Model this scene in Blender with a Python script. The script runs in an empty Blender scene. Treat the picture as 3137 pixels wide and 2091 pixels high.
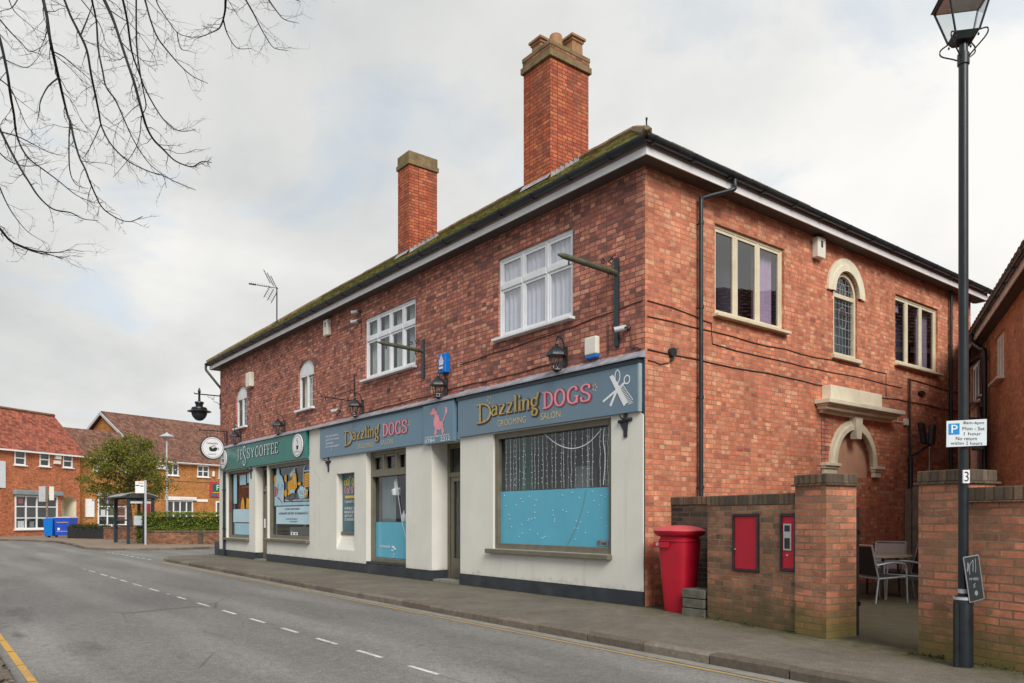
import bpy, bmesh, math, random
from mathutils import Vector, Matrix, noise
from mathutils.geometry import tessellate_polygon
PI = math.pi
sc = bpy.context.scene
COL = sc.collection

# ------------------------------------------------------------ camera
CAM = Vector((8.182, -9.071, 1.4))
cd = bpy.data.cameras.new('camera')
cam = bpy.data.objects.new('camera', cd)
COL.objects.link(cam)
cam.location = CAM
cam.rotation_euler = (PI / 2, 0, math.radians(51.9))
cd.sensor_width = 36.0
cd.lens = 2347.0 / 3137.0 * 36.0
cd.shift_y = (1585.0 - 1045.5) / 3137.0
cd.clip_end = 3000.0
sc.camera = cam

# ------------------------------------------------------------ world: veiled daylight sky with broken cloud
SUN_EL, SUN_AZ = math.radians(36), math.radians(-22)      # sun over +x, a little towards -y
sun_dir = Vector((math.cos(SUN_EL) * math.cos(SUN_AZ), math.cos(SUN_EL) * math.sin(SUN_AZ), math.sin(SUN_EL)))
world = bpy.data.worlds.new('World')
sc.world = world
world.use_nodes = True
wn, wl = world.node_tree.nodes, world.node_tree.links
wn.clear()


def W(t, **kw):
    n = wn.new(t)
    for k, v in kw.items():
        setattr(n, k, v)
    return n


STR = 0.12
sky = W('ShaderNodeTexSky', sky_type='NISHITA')
sky.sun_disc = False
sky.sun_elevation = SUN_EL
sky.sun_rotation = math.atan2(sun_dir.x, sun_dir.y)
tc = W('ShaderNodeTexCoord')
sep = W('ShaderNodeSeparateXYZ')
wl.new(tc.outputs['Generated'], sep.inputs[0])


def wmath(op, a, b=None, clamp=False):
    n = W('ShaderNodeMath', operation=op, use_clamp=clamp)
    for i, v in enumerate((a, b)):
        if v is None:
            continue
        if isinstance(v, (int, float)):
            n.inputs[i].default_value = v
        else:
            wl.new(v, n.inputs[i])
    return n.outputs[0]


def wramp(src, stops):
    r = W('ShaderNodeValToRGB')
    els = r.color_ramp.elements
    while len(els) < len(stops):
        els.new(0.5)
    for e, (p, c) in zip(els, stops):
        e.position = p
        e.color = (c[0], c[1], c[2], 1)
    wl.new(src, r.inputs[0])
    return r.outputs[0]


zz = wmath('ADD', wmath('MAXIMUM', sep.outputs[2], 0.0), 0.22)
comb = W('ShaderNodeCombineXYZ')
wl.new(wmath('DIVIDE', sep.outputs[0], zz), comb.inputs[0])
wl.new(wmath('DIVIDE', sep.outputs[1], zz), comb.inputs[1])


def wnoise(scale, detail, rough, off):
    m = W('ShaderNodeMapping')
    m.inputs['Location'].default_value = off
    wl.new(comb.outputs[0], m.inputs[0])
    n = W('ShaderNodeTexNoise')
    n.inputs['Scale'].default_value = scale
    n.inputs['Detail'].default_value = detail
    n.inputs['Roughness'].default_value = rough
    n.inputs['Distortion'].default_value = 0.25
    wl.new(m.outputs[0], n.inputs['Vector'])
    return n.outputs['Fac']


n_big = wnoise(0.85, 7, 0.55, (3.1, 0.4, 0))
n_sml = wnoise(2.1, 8, 0.6, (1.7, 5.2, 0))
cover = wramp(n_sml, [(0.0, (0.40, 0.40, 0.40)), (0.34, (0.66, 0.66, 0.66)), (0.46, (1, 1, 1))])
# brighter towards +y (right half of the photograph), greyer towards -x
side = wmath('ADD', wmath('MULTIPLY', sep.outputs[1], 0.38), 0.15)
tone = wmath('ADD', wmath('ADD', wmath('MULTIPLY', n_big, 1.9), -0.62), side, True)
ccol = wramp(tone, [(0.0, (0.375, 0.40, 0.42)), (0.30, (0.45, 0.463, 0.465)), (0.55, (0.56, 0.565, 0.555)), (0.82, (0.68, 0.675, 0.655)), (1.0, (0.74, 0.73, 0.71))])
scl = W('ShaderNodeMixRGB', blend_type='MULTIPLY')
scl.inputs[0].default_value = 1
wl.new(ccol, scl.inputs[1])
scl.inputs[2].default_value = (1 / STR, 1 / STR, 1 / STR, 1)
bl = W('ShaderNodeMixRGB', blend_type='MIX')            # blue gaps: nishita lifted by thin veil
bl.inputs[0].default_value = 0.55
wl.new(sky.outputs[0], bl.inputs[1])
bl.inputs[2].default_value = (0.42 / STR, 0.56 / STR, 0.68 / STR, 1)
mx = W('ShaderNodeMixRGB', blend_type='MIX')
wl.new(cover, mx.inputs[0])
wl.new(bl.outputs[0], mx.inputs[1])
wl.new(scl.outputs[0], mx.inputs[2])
bg = W('ShaderNodeBackground')
bg.inputs['Strength'].default_value = STR
wl.new(mx.outputs[0], bg.inputs['Color'])
wo = W('ShaderNodeOutputWorld')
wl.new(bg.outputs[0], wo.inputs['Surface'])

sd = bpy.data.lights.new('sun', 'SUN')
sd.energy = 2.3
sd.angle = math.radians(28)
sd.color = (1.0, 0.95, 0.87)
so = bpy.data.objects.new('sun', sd)
COL.objects.link(so)
so.rotation_euler = (-sun_dir).to_track_quat('-Z', 'Y').to_euler()

vs = sc.view_settings
vs.view_transform = 'Standard'
vs.look = 'None'
vs.exposure = 0.42
vs.gamma = 1
vs.use_curve_mapping = False
sc.cycles.use_denoising = True
sc.cycles.max_bounces = 7
sc.cycles.transparent_max_bounces = 12
sc.cycles.caustics_reflective = False
sc.cycles.caustics_refractive = False


# ------------------------------------------------------------ materials
class N:
    def __init__(s, name):
        s.m = bpy.data.materials.new(name)
        s.m.use_nodes = True
        s.t = s.m.node_tree
        s.t.nodes.clear()
        s.out = s.n('ShaderNodeOutputMaterial')
        s.b = s.n('ShaderNodeBsdfPrincipled')
        s.l(s.b.outputs[0], s.out.inputs[0])

    def n(s, t, **kw):
        x = s.t.nodes.new(t)
        for k, v in kw.items():
            setattr(x, k, v)
        return x

    def l(s, a, b):
        s.t.links.new(a, b)

    def set(s, inp, v):
        if hasattr(v, 'is_linked') or hasattr(v, 'links'):
            s.l(v, inp)
        elif isinstance(v, (tuple, list)) and len(v) == 3 and inp.type == 'RGBA':
            inp.default_value = (v[0], v[1], v[2], 1)
        else:
            inp.default_value = v

    def uv(s):
        return s.n('ShaderNodeTexCoord').outputs['UV']

    def obj(s):
        return s.n('ShaderNodeTexCoord').outputs['Object']

    def pos(s):
        return s.n('ShaderNodeNewGeometry').outputs['Position']

    def noise(s, vec, scale, detail=5, rough=0.55, dist=0.0):
        x = s.n('ShaderNodeTexNoise')
        if vec is not None:
            s.l(vec, x.inputs['Vector'])
        x.inputs['Scale'].default_value = scale
        x.inputs['Detail'].default_value = detail
        x.inputs['Roughness'].default_value = rough
        x.inputs['Distortion'].default_value = dist
        return x.outputs['Fac']

    def ramp(s, fac, stops, interp='LINEAR'):
        r = s.n('ShaderNodeValToRGB')
        r.color_ramp.interpolation = interp
        els = r.color_ramp.elements
        while len(els) < len(stops):
            els.new(0.5)
        for e, (p, c) in zip(els, stops):
            e.position = p
            if isinstance(c, (int, float)):
                c = (c, c, c)
            e.color = (c[0], c[1], c[2], 1)
        s.l(fac, r.inputs[0])
        return r.outputs[0]

    def mix(s, a, b, fac, blend='MIX'):
        x = s.n('ShaderNodeMixRGB', blend_type=blend)
        s.set(x.inputs[0], fac)
        s.set(x.inputs[1], a)
        s.set(x.inputs[2], b)
        return x.outputs[0]

    def math(s, op, a, b=None, clamp=False):
        x = s.n('ShaderNodeMath', operation=op, use_clamp=clamp)
        s.set(x.inputs[0], a)
        if b is not None:
            s.set(x.inputs[1], b)
        return x.outputs[0]

    def mapv(s, vec, sca=(1, 1, 1), loc=(0, 0, 0)):
        x = s.n('ShaderNodeMapping')
        s.l(vec, x.inputs[0])
        x.inputs['Scale'].default_value = sca
        x.inputs['Location'].default_value = loc
        return x.outputs[0]

    def bump(s, h, strength=0.3, dist=0.01):
        x = s.n('ShaderNodeBump')
        x.inputs['Strength'].default_value = strength
        x.inputs['Distance'].default_value = dist
        s.l(h, x.inputs['Height'])
        s.l(x.outputs[0], s.b.inputs['Normal'])

    def base(s, c, rough=0.6, spec=0.5, metal=0.0):
        s.set(s.b.inputs['Base Color'], c)
        s.set(s.b.inputs['Roughness'], rough)
        s.b.inputs['Specular IOR Level'].default_value = spec
        s.b.inputs['Metallic'].default_value = metal
        return s.m


def plain(name, col, rough=0.55, var=0.25, sc_=6.0, spec=0.5, metal=0.0, bump=0.0, dirt=None):
    q = N(name)
    p = q.pos()
    f = q.noise(p, sc_, 6, 0.6)
    lo = tuple(max(0, c * (1 - var)) for c in col)
    hi = tuple(min(1, c * (1 + var)) for c in col)
    c = q.ramp(f, [(0.3, lo), (0.7, hi)])
    if dirt:
        d = q.ramp(q.noise(p, sc_ * 0.35, 8, 0.7), [(0.52, 0.0), (0.75, 1.0)])
        c = q.mix(c, dirt, q.math('MULTIPLY', d, 0.55))
    if bump:
        q.bump(q.noise(p, sc_ * 6, 6, 0.6), bump, 0.01)
    return q.base(c, q.ramp(f, [(0.3, max(0.02, rough - 0.08)), (0.7, min(1, rough + 0.08))]), spec, metal)


def brick(name, palette, mortar, bw=0.235, bh=0.083, ms=0.0085, squash=0.62, stain=(0.10, 0.085, 0.06), stain_amt=0.35, bumpy=0.7, offset=0.5, rain=None, wob=0.010, vary=0.68):
    q = N(name)
    uv = q.uv()
    # wobble joints a little so that courses are hand laid
    wv = q.n('ShaderNodeTexNoise')
    wv.inputs['Scale'].default_value = 3.0
    wv.inputs['Detail'].default_value = 4
    q.l(uv, wv.inputs['Vector'])
    sub = q.n('ShaderNodeVectorMath', operation='SUBTRACT')
    q.l(wv.outputs['Color'], sub.inputs[0])
    sub.inputs[1].default_value = (0.5, 0.5, 0.5)
    scv = q.n('ShaderNodeVectorMath', operation='SCALE')
    q.l(sub.outputs[0], scv.inputs[0])
    scv.inputs['Scale'].default_value = wob * 2
    add = q.n('ShaderNodeVectorMath', operation='ADD')
    q.l(uv, add.inputs[0])
    q.l(scv.outputs[0], add.inputs[1])
    b = q.n('ShaderNodeTexBrick')
    b.offset = offset
    b.squash = squash
    b.squash_frequency = 2
    b.offset_frequency = 2
    q.l(add.outputs[0], b.inputs['Vector'])
    b.inputs['Color1'].default_value = (0, 0, 0, 1)
    b.inputs['Color2'].default_value = (1, 1, 1, 1)
    b.inputs['Mortar'].default_value = (0.5, 0.5, 0.5, 1)
    b.inputs['Scale'].default_value = 1.0
    b.inputs['Mortar Size'].default_value = ms
    b.inputs['Mortar Smooth'].default_value = 0.25
    b.inputs['Bias'].default_value = 0.0
    b.inputs['Brick Width'].default_value = bw
    b.inputs['Row Height'].default_value = bh
    c = q.ramp(b.outputs['Color'], palette)
    # odd brick-by-brick differences that ignore the bond, then rain streaks
    vo = q.n('ShaderNodeTexVoronoi')
    vo.inputs['Scale'].default_value = 1.0
    q.l(q.mapv(add.outputs[0], (1 / (bw * .55), 1 / bh, 1)), vo.inputs['Vector'])
    vs_ = q.n('ShaderNodeSeparateXYZ')
    q.l(vo.outputs['Color'], vs_.inputs[0])
    c = q.mix(c, q.ramp(vs_.outputs[0], [(0.0, 0.66), (0.25, 0.88), (0.75, 1.08), (1.0, 1.30)]), vary, 'MULTIPLY')
    c = q.mix(c, q.ramp(vs_.outputs[1], [(0.0, (1.06, 0.96, 0.92)), (1.0, (0.95, 1.06, 1.10))]), vary, 'MULTIPLY')
    c = q.mix(c, q.ramp(q.noise(q.mapv(uv, (2.6, 0.22, 1)), 1.6, 6, 0.65), [(0.3, 0.80), (0.65, 1.08)]), 0.8, 'MULTIPLY')
    # inside-brick mottling and patches of weathering over many bricks
    c = q.mix(c, q.ramp(q.noise(uv, 26, 5, 0.7), [(0.25, 0.68), (0.75, 1.28)]), 0.75, 'MULTIPLY')
    big = q.noise(uv, 0.9, 6, 0.65)
    c = q.mix(c, q.ramp(big, [(0.3, 0.72), (0.7, 1.22)]), 0.8, 'MULTIPLY')
    mcol = q.mix(mortar, tuple(x * 0.55 for x in mortar), q.ramp(q.noise(uv, 2.2, 5, 0.6), [(0.35, 0.0), (0.7, 1.0)]))
    c = q.mix(c, mcol, b.outputs['Fac'])
    st = q.ramp(q.noise(q.mapv(uv, (1, 0.55, 1), (4, 2, 0)), 1.7, 8, 0.72), [(0.5, 0.0), (0.72, 1.0)])
    c = q.mix(c, stain, q.math('MULTIPLY', st, stain_amt))
    if rain:                                                # dirt and moss rising from the ground, with a ragged edge
        z = q.n('ShaderNodeSeparateXYZ')
        q.l(q.pos(), z.inputs[0])
        ed = q.math('ADD', z.outputs[2], q.math('MULTIPLY', q.noise(uv, 3.0, 6, 0.65), 0.9))
        g = q.ramp(q.math('MULTIPLY', ed, 0.62), [(0.36, 1.0), (0.62, 0.0)])
        c = q.mix(c, rain, q.math('MULTIPLY', g, 0.7))
    h = q.math('SUBTRACT', 1.0, b.outputs['Fac'])
    h = q.math('ADD', h, q.math('MULTIPLY', q.noise(uv, 40, 5, 0.65), 0.35))
    q.bump(h, bumpy, 0.008)
    return q.base(c, 0.88, 0.25)


M = {}
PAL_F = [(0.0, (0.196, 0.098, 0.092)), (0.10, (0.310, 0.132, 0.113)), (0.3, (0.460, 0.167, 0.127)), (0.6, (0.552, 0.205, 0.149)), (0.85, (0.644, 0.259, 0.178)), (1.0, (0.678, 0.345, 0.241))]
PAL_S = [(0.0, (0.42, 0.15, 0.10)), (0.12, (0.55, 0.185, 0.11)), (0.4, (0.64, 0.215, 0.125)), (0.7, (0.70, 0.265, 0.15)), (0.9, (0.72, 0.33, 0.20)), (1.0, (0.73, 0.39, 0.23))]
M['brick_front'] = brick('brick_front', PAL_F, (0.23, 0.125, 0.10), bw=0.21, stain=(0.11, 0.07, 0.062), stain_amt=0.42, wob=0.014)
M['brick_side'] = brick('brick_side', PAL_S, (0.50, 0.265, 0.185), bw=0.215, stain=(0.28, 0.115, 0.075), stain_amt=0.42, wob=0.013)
M['brick_chimney'] = brick('brick_chimney', [(0.0, (0.34, 0.085, 0.055)), (0.3, (0.46, 0.11, 0.058)), (0.7, (0.54, 0.14, 0.065)), (1.0, (0.55, 0.19, 0.09))], (0.16, 0.07, 0.05), stain=(0.12, 0.10, 0.075), stain_amt=0.5)
M['brick_yard'] = brick('brick_yard', [(0.0, (0.336, 0.168, 0.108)), (0.3, (0.444, 0.198, 0.120)), (0.6, (0.540, 0.222, 0.138)), (1.0, (0.660, 0.252, 0.144))], (0.324, 0.228, 0.162), bw=0.25, bh=0.0785, stain=(0.20, 0.155, 0.085), stain_amt=0.5, squash=1.0, rain=(0.115, 0.125, 0.03))
M['brick_dirty'] = brick('brick_dirty', [(0.0, (0.205, 0.119, 0.081)), (0.4, (0.324, 0.162, 0.103)), (0.7, (0.421, 0.194, 0.119)), (1.0, (0.508, 0.221, 0.130))], (0.324, 0.248, 0.173), bw=0.25, bh=0.0785, stain=(0.09, 0.08, 0.05), stain_amt=0.55, squash=0.7, rain=(0.09, 0.085, 0.035))
M['brick_black'] = brick('brick_black', [(0.0, (0.045, 0.04, 0.037)), (0.5, (0.075, 0.062, 0.052)), (1.0, (0.13, 0.09, 0.065))], (0.15, 0.125, 0.10), bw=0.25, bh=0.0785, stain=(0.03, 0.03, 0.03), squash=1.0)
M['brick_cap'] = brick('brick_cap', [(0.0, (0.10, 0.075, 0.06)), (0.5, (0.16, 0.115, 0.08)), (1.0, (0.22, 0.14, 0.09))], (0.10, 0.085, 0.065), bw=0.088, bh=0.5, ms=0.01, squash=1.0, offset=0.0, stain=(0.15, 0.14, 0.10))
M['brick_cap_red'] = brick('mossy_chimney_head', [(0.0, (0.20, 0.09, 0.055)), (0.5, (0.33, 0.14, 0.08)), (1.0, (0.40, 0.19, 0.11))], (0.17, 0.13, 0.07), bw=0.26, bh=0.11, stain=(0.17, 0.165, 0.05), stain_amt=0.75)
M['brick_far'] = brick('brick_far', [(0.0, (0.36, 0.10, 0.055)), (0.4, (0.52, 0.165, 0.075)), (1.0, (0.60, 0.22, 0.10))], (0.50, 0.25, 0.15), bw=0.26, bh=0.09, stain=(0.28, 0.09, 0.05))
M['brick_amber'] = brick('brick_amber', [(0.0, (0.40, 0.165, 0.05)), (0.5, (0.50, 0.215, 0.06)), (1.0, (0.56, 0.26, 0.08))], (0.48, 0.24, 0.12), bw=0.26, bh=0.09, stain=(0.30, 0.12, 0.05))
M['brick_neigh'] = brick('brick_neigh', [(0.0, (0.48, 0.185, 0.11)), (0.5, (0.60, 0.245, 0.14)), (1.0, (0.66, 0.30, 0.18))], (0.50, 0.34, 0.235), bw=0.25, bh=0.0785, stain=(0.22, 0.15, 0.07), stain_amt=0.5, squash=1.0)
M['brick_low'] = brick('brick_low', [(0.0, (0.15, 0.075, 0.05)), (0.5, (0.27, 0.12, 0.07)), (1.0, (0.36, 0.17, 0.10))], (0.17, 0.12, 0.085), stain=(0.10, 0.085, 0.05), stain_amt=0.5, squash=1.0)
def rendermat():
    q = N('cream_render')
    p = q.pos()
    c = q.ramp(q.noise(p, 1.2, 6, 0.6), [(0.3, (0.70, 0.685, 0.63)), (0.7, (0.78, 0.765, 0.715))])
    sp = q.n('ShaderNodeSeparateXYZ')
    q.l(p, sp.inputs[0])
    ed = q.math('ADD', q.math('MULTIPLY', sp.outputs[2], 1.5), q.math('MULTIPLY', q.noise(p, 5, 8, 0.72), 1.1))
    c = q.mix(c, (0.42, 0.385, 0.315), q.ramp(ed, [(0.70, 0.7), (1.45, 0.0)]))           # splash line above the plinth
    st = q.noise(q.mapv(p, (7, 7, 0.35)), 1.0, 6, 0.7)
    c = q.mix(c, (0.50, 0.475, 0.40), q.ramp(st, [(0.56, 0.0), (0.78, 0.5)]))            # runs down the wall
    c = q.mix(c, (0.46, 0.43, 0.36), q.ramp(q.noise(p, 38, 4, 0.8), [(0.66, 0.0), (0.8, 0.5)]))   # specks
    vo = q.n('ShaderNodeTexVoronoi', feature='DISTANCE_TO_EDGE')
    vo.inputs['Scale'].default_value = 0.8
    wv = q.n('ShaderNodeTexNoise')
    wv.inputs['Scale'].default_value = 2.5
    q.l(p, wv.inputs['Vector'])
    q.l(q.mix(p, wv.outputs['Color'], 0.12), vo.inputs['Vector'])
    cr = q.math('MULTIPLY', q.ramp(vo.outputs['Distance'], [(0.0, 1.0), (0.006, 0.0)]), q.ramp(q.noise(p, 0.7, 3, 0.5), [(0.55, 0.0), (0.65, 0.35)]))
    c = q.mix(c, (0.30, 0.28, 0.24), cr)
    q.bump(q.noise(p, 30, 6, 0.65), 0.22, 0.008)
    return q.base(c, 0.85, 0.25)


M['render'] = rendermat()
M['plinth'] = plain('dark_plinth_paint', (0.035, 0.042, 0.052), 0.5, 0.3, 3, 0.4, dirt=(0.10, 0.10, 0.10))
M['olive'] = plain('olive_paint', (0.16, 0.145, 0.105), 0.45, 0.18, 4)
M['white_paint'] = plain('white_paint', (0.80, 0.82, 0.86), 0.4, 0.07, 5, dirt=(0.62, 0.62, 0.6))
M['upvc'] = plain('white_plastic', (0.84, 0.85, 0.86), 0.3, 0.04, 5)
M['cream_paint'] = plain('cream_paint', (0.70, 0.63, 0.47), 0.5, 0.10, 4, dirt=(0.45, 0.38, 0.26))
M['cream_stone'] = plain('cream_stone', (0.76, 0.71, 0.56), 0.7, 0.10, 3, bump=0.1, dirt=(0.46, 0.41, 0.30))
M['tan'] = plain('tan_panel', (0.60, 0.35, 0.235), 0.75, 0.10, 3, bump=0.05)
M['soffit'] = plain('shaded_brown_soffit', (0.075, 0.066, 0.062), 0.6, 0.2, 3)  # brown darkened to carry the shade under the eaves
M['fascia'] = plain('fascia_paint', (0.80, 0.80, 0.82), 0.5, 0.06, 2.5, dirt=(0.52, 0.44, 0.42))
M['fascia_back'] = plain('shaded_board', (0.46, 0.36, 0.34), 0.6, 0.15, 3)  # pinkish tone paints the gutter's shade on the upper fascia
M['gutter'] = plain('black_gutter', (0.022, 0.03, 0.038), 0.35, 0.3, 4)
M['iron'] = plain('black_iron', (0.018, 0.021, 0.026), 0.42, 0.35, 9)
M['iron_green'] = plain('weathered_iron', (0.085, 0.088, 0.055), 0.55, 0.35, 9)
M['lead'] = plain('lead_flashing', (0.36, 0.37, 0.42), 0.55, 0.3, 5, metal=0.2)
M['terracotta'] = plain('terracotta', (0.33, 0.175, 0.09), 0.8, 0.25, 6, dirt=(0.2, 0.19, 0.08))
M['cap_moss'] = plain('mossy_cap', (0.20, 0.14, 0.075), 0.9, 0.4, 5, bump=0.2, dirt=(0.19, 0.19, 0.04))
M['teal'] = plain('teal_sign', (0.020, 0.185, 0.165), 0.35, 0.08, 2)
M['sign_blue'] = plain('slate_blue_sign', (0.135, 0.235, 0.325), 0.35, 0.06, 2)
M['sign_grey'] = plain('slate_grey_sign', (0.145, 0.225, 0.30), 0.35, 0.06, 2)
M['sign_edge'] = plain('sign_edge', (0.33, 0.42, 0.45), 0.4, 0.1, 4)
M['navy_strip'] = plain('navy_strip', (0.03, 0.05, 0.075), 0.4, 0.2, 3)
M['gold'] = plain('gold_letter', (0.46, 0.33, 0.10), 0.35, 0.45, 9)
M['gold_pale'] = plain('pale_gold_letter', (0.60, 0.50, 0.24), 0.4, 0.15, 9)
M['letter_dark'] = plain('letter_outline', (0.05, 0.035, 0.03), 0.5, 0.2, 5)
M['pink'] = plain('pink_letter', (0.80, 0.30, 0.36), 0.4, 0.10, 5)
M['pink_dark'] = plain('pink_outline', (0.28, 0.06, 0.09), 0.5, 0.1, 5)
M['white'] = plain('white_letter', (0.82, 0.83, 0.86), 0.4, 0.03, 5)
M['ink'] = plain('dark_ink', (0.02, 0.025, 0.03), 0.5, 0.2, 5)
M['cable_brown'] = plain('brown_cable', (0.075, 0.040, 0.032), 0.6, 0.3, 5)
M['yellow_ink'] = plain('yellow_ink', (0.70, 0.52, 0.05), 0.5, 0.1, 5)
M['orange_ink'] = plain('orange_ink', (0.75, 0.36, 0.02), 0.5, 0.2, 8)
M['ice_blue'] = plain('pale_blue_print', (0.36, 0.60, 0.72), 0.5, 0.10, 5)
M['deep_red'] = plain('red_print', (0.45, 0.04, 0.07), 0.5, 0.1, 5)
M['film'] = plain('blue_film', (0.11, 0.44, 0.61), 0.22, 0.07, 1.1, dirt=(0.22, 0.52, 0.66))
M['poster_blue'] = plain('poster_blue', (0.50, 0.70, 0.80), 0.5, 0.05, 3)
M['poster_dark'] = plain('teal_poster', (0.05, 0.14, 0.18), 0.4, 0.25, 3)
M['dark_room'] = plain('dark_interior', (0.075, 0.09, 0.095), 0.9, 0.5, 1.2)
M['blind_grey'] = plain('grey_blind', (0.24, 0.29, 0.31), 0.7, 0.1, 2)
M['green_panel'] = plain('green_panel', (0.0, 0.12, 0.07), 0.5, 0.2, 2)
M['red_paint'] = plain('post_box_red', (0.52, 0.006, 0.028), 0.5, 0.10, 3, dirt=(0.40, 0.02, 0.03))
M['red_top'] = plain('pale_red', (0.60, 0.085, 0.105), 0.5, 0.10, 6)  # lid is a paler red than the body
M['steel'] = plain('brushed_steel', (0.55, 0.57, 0.58), 0.35, 0.1, 8, metal=0.7)
M['alu'] = plain('aluminium_tube', (0.30, 0.34, 0.38), 0.35, 0.12, 8, metal=0.6)
M['mesh_grey'] = plain('grey_sling', (0.030, 0.032, 0.035), 0.8, 0.2, 20, 0.15)
M['mesh_pale'] = plain('pale_grey_sling', (0.30, 0.28, 0.275), 0.7, 0.08, 12)
M['table_top'] = plain('brown_table', (0.24, 0.19, 0.165), 0.4, 0.15, 6)
M['post_navy'] = plain('dark_post_paint', (0.011, 0.016, 0.021), 0.36, 0.3, 5)
M['blue_box'] = plain('blue_plastic', (0.0, 0.16, 0.62), 0.3, 0.1, 5)
M['cream_box'] = plain('cream_plastic', (0.76, 0.74, 0.66), 0.4, 0.05, 5)
M['park_white'] = plain('sign_white', (0.66, 0.72, 0.78), 0.35, 0.05, 6, dirt=(0.55, 0.58, 0.30))
M['park_blue'] = plain('sign_blue', (0.0, 0.24, 0.60), 0.35, 0.05, 6)
M['wood'] = plain('weathered_wood', (0.23, 0.175, 0.135), 0.85, 0.3, 5)
M['bin_blue'] = plain('bin_blue', (0.0, 0.17, 0.62), 0.4, 0.1, 4)
M['bin_royal'] = plain('bin_royal_blue', (0.012, 0.075, 0.52), 0.4, 0.1, 4)
M['shelter'] = plain('shelter_paint', (0.022, 0.038, 0.052), 0.4, 0.2, 4)
M['shelter_roof'] = plain('shelter_roof_sheet', (0.36, 0.38, 0.40), 0.35, 0.1, 3)
M['grey_metal'] = plain('grey_metal', (0.47, 0.49, 0.52), 0.45, 0.08, 5)
M['soil'] = plain('dark_planter', (0.02, 0.025, 0.028), 0.6, 0.3, 5)
M['bark'] = plain('twig_bark', (0.016, 0.013, 0.014), 0.9, 0.35, 25)
M['bark_brown'] = plain('trunk_bark', (0.085, 0.06, 0.04), 0.9, 0.35, 15)
M['curtain'] = plain('curtain', (0.74, 0.70, 0.76), 0.9, 0.10, 6)
M['net_curtain'] = plain('net_curtain', (0.86, 0.84, 0.92), 0.9, 0.05, 6)
M['curtain_grey'] = plain('grey_curtain', (0.46, 0.48, 0.47), 0.9, 0.15, 6)
M['stone_block'] = plain('mossy_stone', (0.13, 0.125, 0.10), 0.9, 0.35, 8, bump=0.4, dirt=(0.07, 0.09, 0.03))
M['lamp_plate'] = plain('lantern_reflector', (0.62, 0.66, 0.70), 0.5, 0.15, 5)  # plain pale plate under the lantern roof, emits nothing
M['tile_far'] = brick('clay_tiles_far', [(0.0, (0.20, 0.06, 0.045)), (0.5, (0.36, 0.105, 0.065)), (1.0, (0.46, 0.15, 0.09))], (0.16, 0.06, 0.045), bw=0.30, bh=0.24, ms=0.014, squash=1.0, stain=(0.20, 0.09, 0.07), stain_amt=0.5)
M['tile_brown'] = brick('brown_tiles_far', [(0.0, (0.13, 0.065, 0.05)), (0.5, (0.20, 0.095, 0.068)), (1.0, (0.28, 0.14, 0.10))], (0.10, 0.055, 0.045), bw=0.30, bh=0.24, ms=0.014, squash=1.0, stain=(0.18, 0.11, 0.07), stain_amt=0.4)


def glass(name, tint=(0.9, 0.94, 0.95), extra=0.02):
    q = N(name)
    q.t.nodes.remove(q.b)
    tr = q.n('ShaderNodeBsdfTransparent')
    tr.inputs[0].default_value = (*tint, 1)
    gl = q.n('ShaderNodeBsdfGlossy')
    gl.inputs['Roughness'].default_value = 0.015
    wob = q.n('ShaderNodeBump')
    wob.inputs['Strength'].default_value = 0.12
    wob.inputs['Distance'].default_value = 0.02
    q.l(q.noise(q.pos(), 1.3, 2, 0.5), wob.inputs['Height'])
    q.l(wob.outputs[0], gl.inputs['Normal'])
    fr = q.n('ShaderNodeFresnel')
    bk = q.n('ShaderNodeNewGeometry').outputs['Backfacing']
    q.l(q.math('SUBTRACT', 1.5, q.math('MULTIPLY', bk, 0.8333)), fr.inputs[0])
    mxs = q.n('ShaderNodeMixShader')
    q.l(q.math('ADD', fr.outputs[0], extra, True), mxs.inputs[0])
    q.l(tr.outputs[0], mxs.inputs[1])
    q.l(gl.outputs[0], mxs.inputs[2])
    q.l(mxs.outputs[0], q.out.inputs[0])
    return q.m


M['glass'] = glass('window_glass', extra=0.05)
M['glass_dusk'] = glass('mauve_reflection_glass', (0.70, 0.64, 0.76), 0.11)  # mauve tint paints in the reflection of a purplish sky
M['glass_sky'] = glass('sky_reflecting_glass', (0.92, 0.96, 1.0), 0.24)
M['glass_clear'] = glass('clear_glass', (0.93, 0.95, 0.95), 0.0)


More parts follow.
